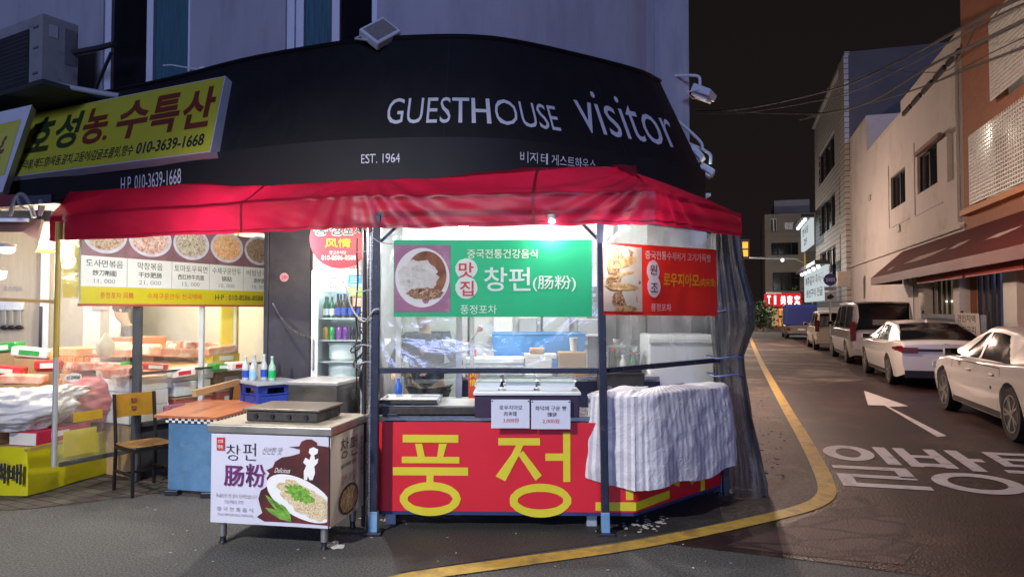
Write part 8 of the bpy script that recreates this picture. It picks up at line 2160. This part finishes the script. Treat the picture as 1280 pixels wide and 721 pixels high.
# --- silver van, rear view
W = 1.92; u_, s_, L__ = axle((1052, 452), (1034, 441.5), W); s_ = 24.5
van_top = [(-1.05, 1.0), (-.9, 1.08), (2.6, 1.08), (3.1, 1.05), (3.7, .98), (4.05, .75)]
van = make_car('parked_van', 'silver van with a big dark rear window and tall red tail lights', St(3.42 + W / 2, s_), W, 3.15, 1.05, .85, van_top,
    [(-1.02, 1.12), (-.86, 1.84), (-.6, 1.91), (.8, 1.93), (2.2, 1.90), (2.7, 1.74), (3.3, 1.25), (3.5, 1.08)], 1.07, m_ps,
    [(-.95, -.80, .74, 1.32, m_tail, 'taillight', .06), (.80, .95, .74, 1.32, m_tail, 'taillight', .06), (-.93, .93, .30, .52, M('bumper_silver', (.36, .35, .34), .4), 'bumper', .09), (-.30, .30, .60, .72, m_plate, 'number_plate', .03), (-.4, .4, .84, .88, m_chrome, 'chrome_strip', .03)],
    rim='light', glass_split=(-.74, 2.6), seams=([(.7, .34), (.7, 1.05)], [(1.9, .34), (1.9, 1.05)], [(2.9, .4), (2.9, 1.0)]), handles=((.85, .95), (2.0, .95)),
    windows=(((-.75, -.62), (.55, .55)), ((.65, .65), (1.75, 1.75)), ((1.85, 1.85), (3.0, 2.55))), mirror=(2.85, 1.22), wheel_r=.34, roof_w=.80, cat='van')
MB().box((0, -1.09, 1.30), (.66, .02, .16), bev=.005).build('reflection_panel', M('window_reflection', (.20, .20, .21), .3), van, local=True)  # pale panel stands in for a reflection on the rear window
# --- small cream car
W = 1.66
sml = make_car('parked_car', 'small tall cream car between the silver van and the blue truck', St(3.25 + W / 2, 32.0), W, 2.42, .62, .62, [(-.62, .90), (-.5, 1.0), (2.2, 1.0), (2.6, .92), (3.04, .62)],
    [(-.60, 1.02), (-.42, 1.50), (-.1, 1.60), (1.2, 1.62), (1.7, 1.50), (2.3, 1.04), (2.4, .97)], .96, m_pc,
    [(-.80, -.64, .78, 1.25, m_tail, 'taillight', .05), (.64, .80, .78, 1.25, m_tail, 'taillight', .05), (-.8, .8, .28, .48, m_pc, 'bumper', .06), (-.26, .26, .60, .70, m_plate, 'number_plate', .03)],
    rim='light', glass_split=(-.35, 1.55), seams=([(.55, .34), (.55, .95)], [(1.35, .34), (1.35, .95)]), handles=((.7, .85), (1.5, .85)), windows=(((-.4, -.3), (.45, .45)), ((.55, .55), (1.28, 1.28)), ((1.36, 1.36), (2.05, 1.6))), mirror=(1.95, 1.05), wheel_r=.29, roof_w=.78)
# --- blue cargo truck at the far end
W = 1.7
tk = make_car('parked_truck', 'dark small truck with a bright blue cargo cover, farthest of the parked vehicles', St(2.95 + W / 2, 44.0), W, 2.5, .9, .7, [(-.9, .78), (1.4, .78), (2.0, .9), (3.2, .7)],
    [(1.5, .95), (1.6, 1.70), (2.0, 1.82), (2.7, 1.78), (3.1, 1.1), (3.15, .92)], .90, M('truck_grey', (.14, .14, .15), .4),
    [(-.8, -.6, .5, .66, m_tail, 'taillight', .04), (.6, .8, .5, .66, m_tail, 'taillight', .04), (-.2, .2, .5, .6, m_plate, 'number_plate', .03)], glass_split=(1.7, 2.6), windows=(((1.9, 1.9), (2.7, 2.5)),), wheel_r=.3, mirror=(2.9, 1.25), cat='truck', roof_w=.82)
MB().box((0, .25, 1.38), (1.68, 2.3, 1.2), bev=.05).build('cargo_cover', M('cover_blue', (.012, .045, .30), .5, var=.2, scale=3), tk, local=True)
MB().box((0, -.905, 1.30), (1.45, .02, .95), bev=.005).build('rear_flap', M('cover_dark', (.015, .03, .20), .5), tk, local=True)
# ================================================================== LAMPS (each with its own light)
m_bulb = M_glow('lamp_white', (1, .97, .93), 14)
m_bulbw = M_glow('lamp_warm', (1, .80, .52), 12)
def led(name, label, p, E, col, r=.05, mat=None):
    t = thing(name, label, 'lamp', p)
    MB().cyl((p[0], p[1], p[2] + .035), r * 1.1, .03, n=16).build('housing', M('lamp_body', (.6, .6, .6), .5), t)
    MB().sphere(p, r, (1, 1, .55), n=14).build('diffuser', mat or m_bulb, t, smooth=180)
    lamp_light('POINT', name + '_light', (p[0], p[1], p[2] - r - .02), E, col, r)
led('led_lamp', 'round white led lamp lit under the tarp above the menu board', D(315, 286, 6.2), 110, (1, .95, .88), .055)
led('led_lamp', 'small bare lamp lit beside the round red sign', D(399, 282, 5.9), 14, (1, .86, .66), .03, m_bulbw)
led('led_lamp', 'white led lamp lit under the tarp above the red banner', D(780, 286, 5.20), 22, (1, .98, .94), .04)
led('led_lamp', 'white led lamp lit under the tarp above the green banner', D(665, 272, 6.35), 95, (1, .99, .95), .05)
led('led_lamp', 'small led lamp lit under the tarp hem in front of the green banner', D(690, 277, 5.16), 11, (1, .98, .94), .03)
led('led_lamp', 'white led lamp hidden behind the green banner inside the stall', V((-.45, 6.5, 2.45)), 80, (1, .99, .95), .05)
led('pendant_bulb', 'glowing pendant bulb at the far left, upper of the two', D(8, 312, 6.6), 55, (1, .93, .80), .07)
led('pendant_bulb', 'glowing pendant bulb cut by the left picture edge, lower of the two', D(-3, 345, 6.9), 30, (1, .93, .80), .07)
led('shop_lamp', 'round ceiling lamp lit inside the grocery shop', pw(1.2, 2.5, -.9), 62, (1, .90, .75), .08)
led('shop_lamp', 'second ceiling lamp lit inside the grocery shop near the yellow pillar', pw(2.1, 2.5, -.75), 42, (1, .90, .75), .08)
# unseen lamps: warm one at the corner, others added to light street and foreground
m_lpole = M('lamp_pole', (.18, .18, .19), .5, .5)
def unseen_street_lamp(label, base, head, E, col, mat, spot_to=None, size=.18, ang=150, bl=.5):
    t = thing('unseen_street_lamp', label, 'street lamp', base, 0)
    b = V(base); h = V(head)
    MB().tube([b, V((b.x, b.y, h.z + .1)), h + V((0, 0, .14))], .05, 8).build('pole', m_lpole, t, smooth=40)
    MB().box(h + V((0, 0, .08)), (.5, .28, .1), bev=.03).build('lamp_head', m_lpole, t)
    MB().box(h + V((0, 0, .02)), (.40, .2, .03), bev=.01).build('lamp_glass', mat, t)
    lamp_light('SPOT', 'unseen_street_light', h - V((0, 0, .03)), E, col, size, target=spot_to or (h - V((0, 0, 3))), spot=radians(ang), blend=bl) if ang else lamp_light('POINT', 'unseen_street_light', h - V((0, 0, .08)), E, col, size)
    return t
WARM = (1, .69, .53)
unseen_street_lamp('warm street lamp on the left kerb behind the corner building', St(-1.15, 15.4), St(-1.05, 15.6, 4.6), 2500, WARM, M_glow('sodium', (1, .55, .2), 12), ang=0)
unseen_street_lamp('added unseen warm lamp farther down the left kerb, lighting the far road', St(-1.2, 36), St(-1.0, 36, 5.6), 3600, WARM, M_glow('sodium', (1, 1, 1), 12), ang=0)  # added out of view to light the far road and end building
unseen_street_lamp('added unseen lamp near the far end of the street, lighting the far buildings', St(-1.2, 62), St(-.9, 62, 6.0), 3200, (1, .84, .72), M_glow('sodium', (1, 1, 1), 12), ang=0)  # added out of view to lift the far buildings
unseen_street_lamp('added white lamp out of view behind the viewer on the left', (-5.2, -1.6, 0), (-4.6, -1.2, 5.2), 4600, (1, .98, .95), M_glow('added_lamp_glow', (1, 1, 1), 10), spot_to=(-1.6, 4.4, 0), ang=62, bl=.9)  # added out of view to brighten the ground and stall front
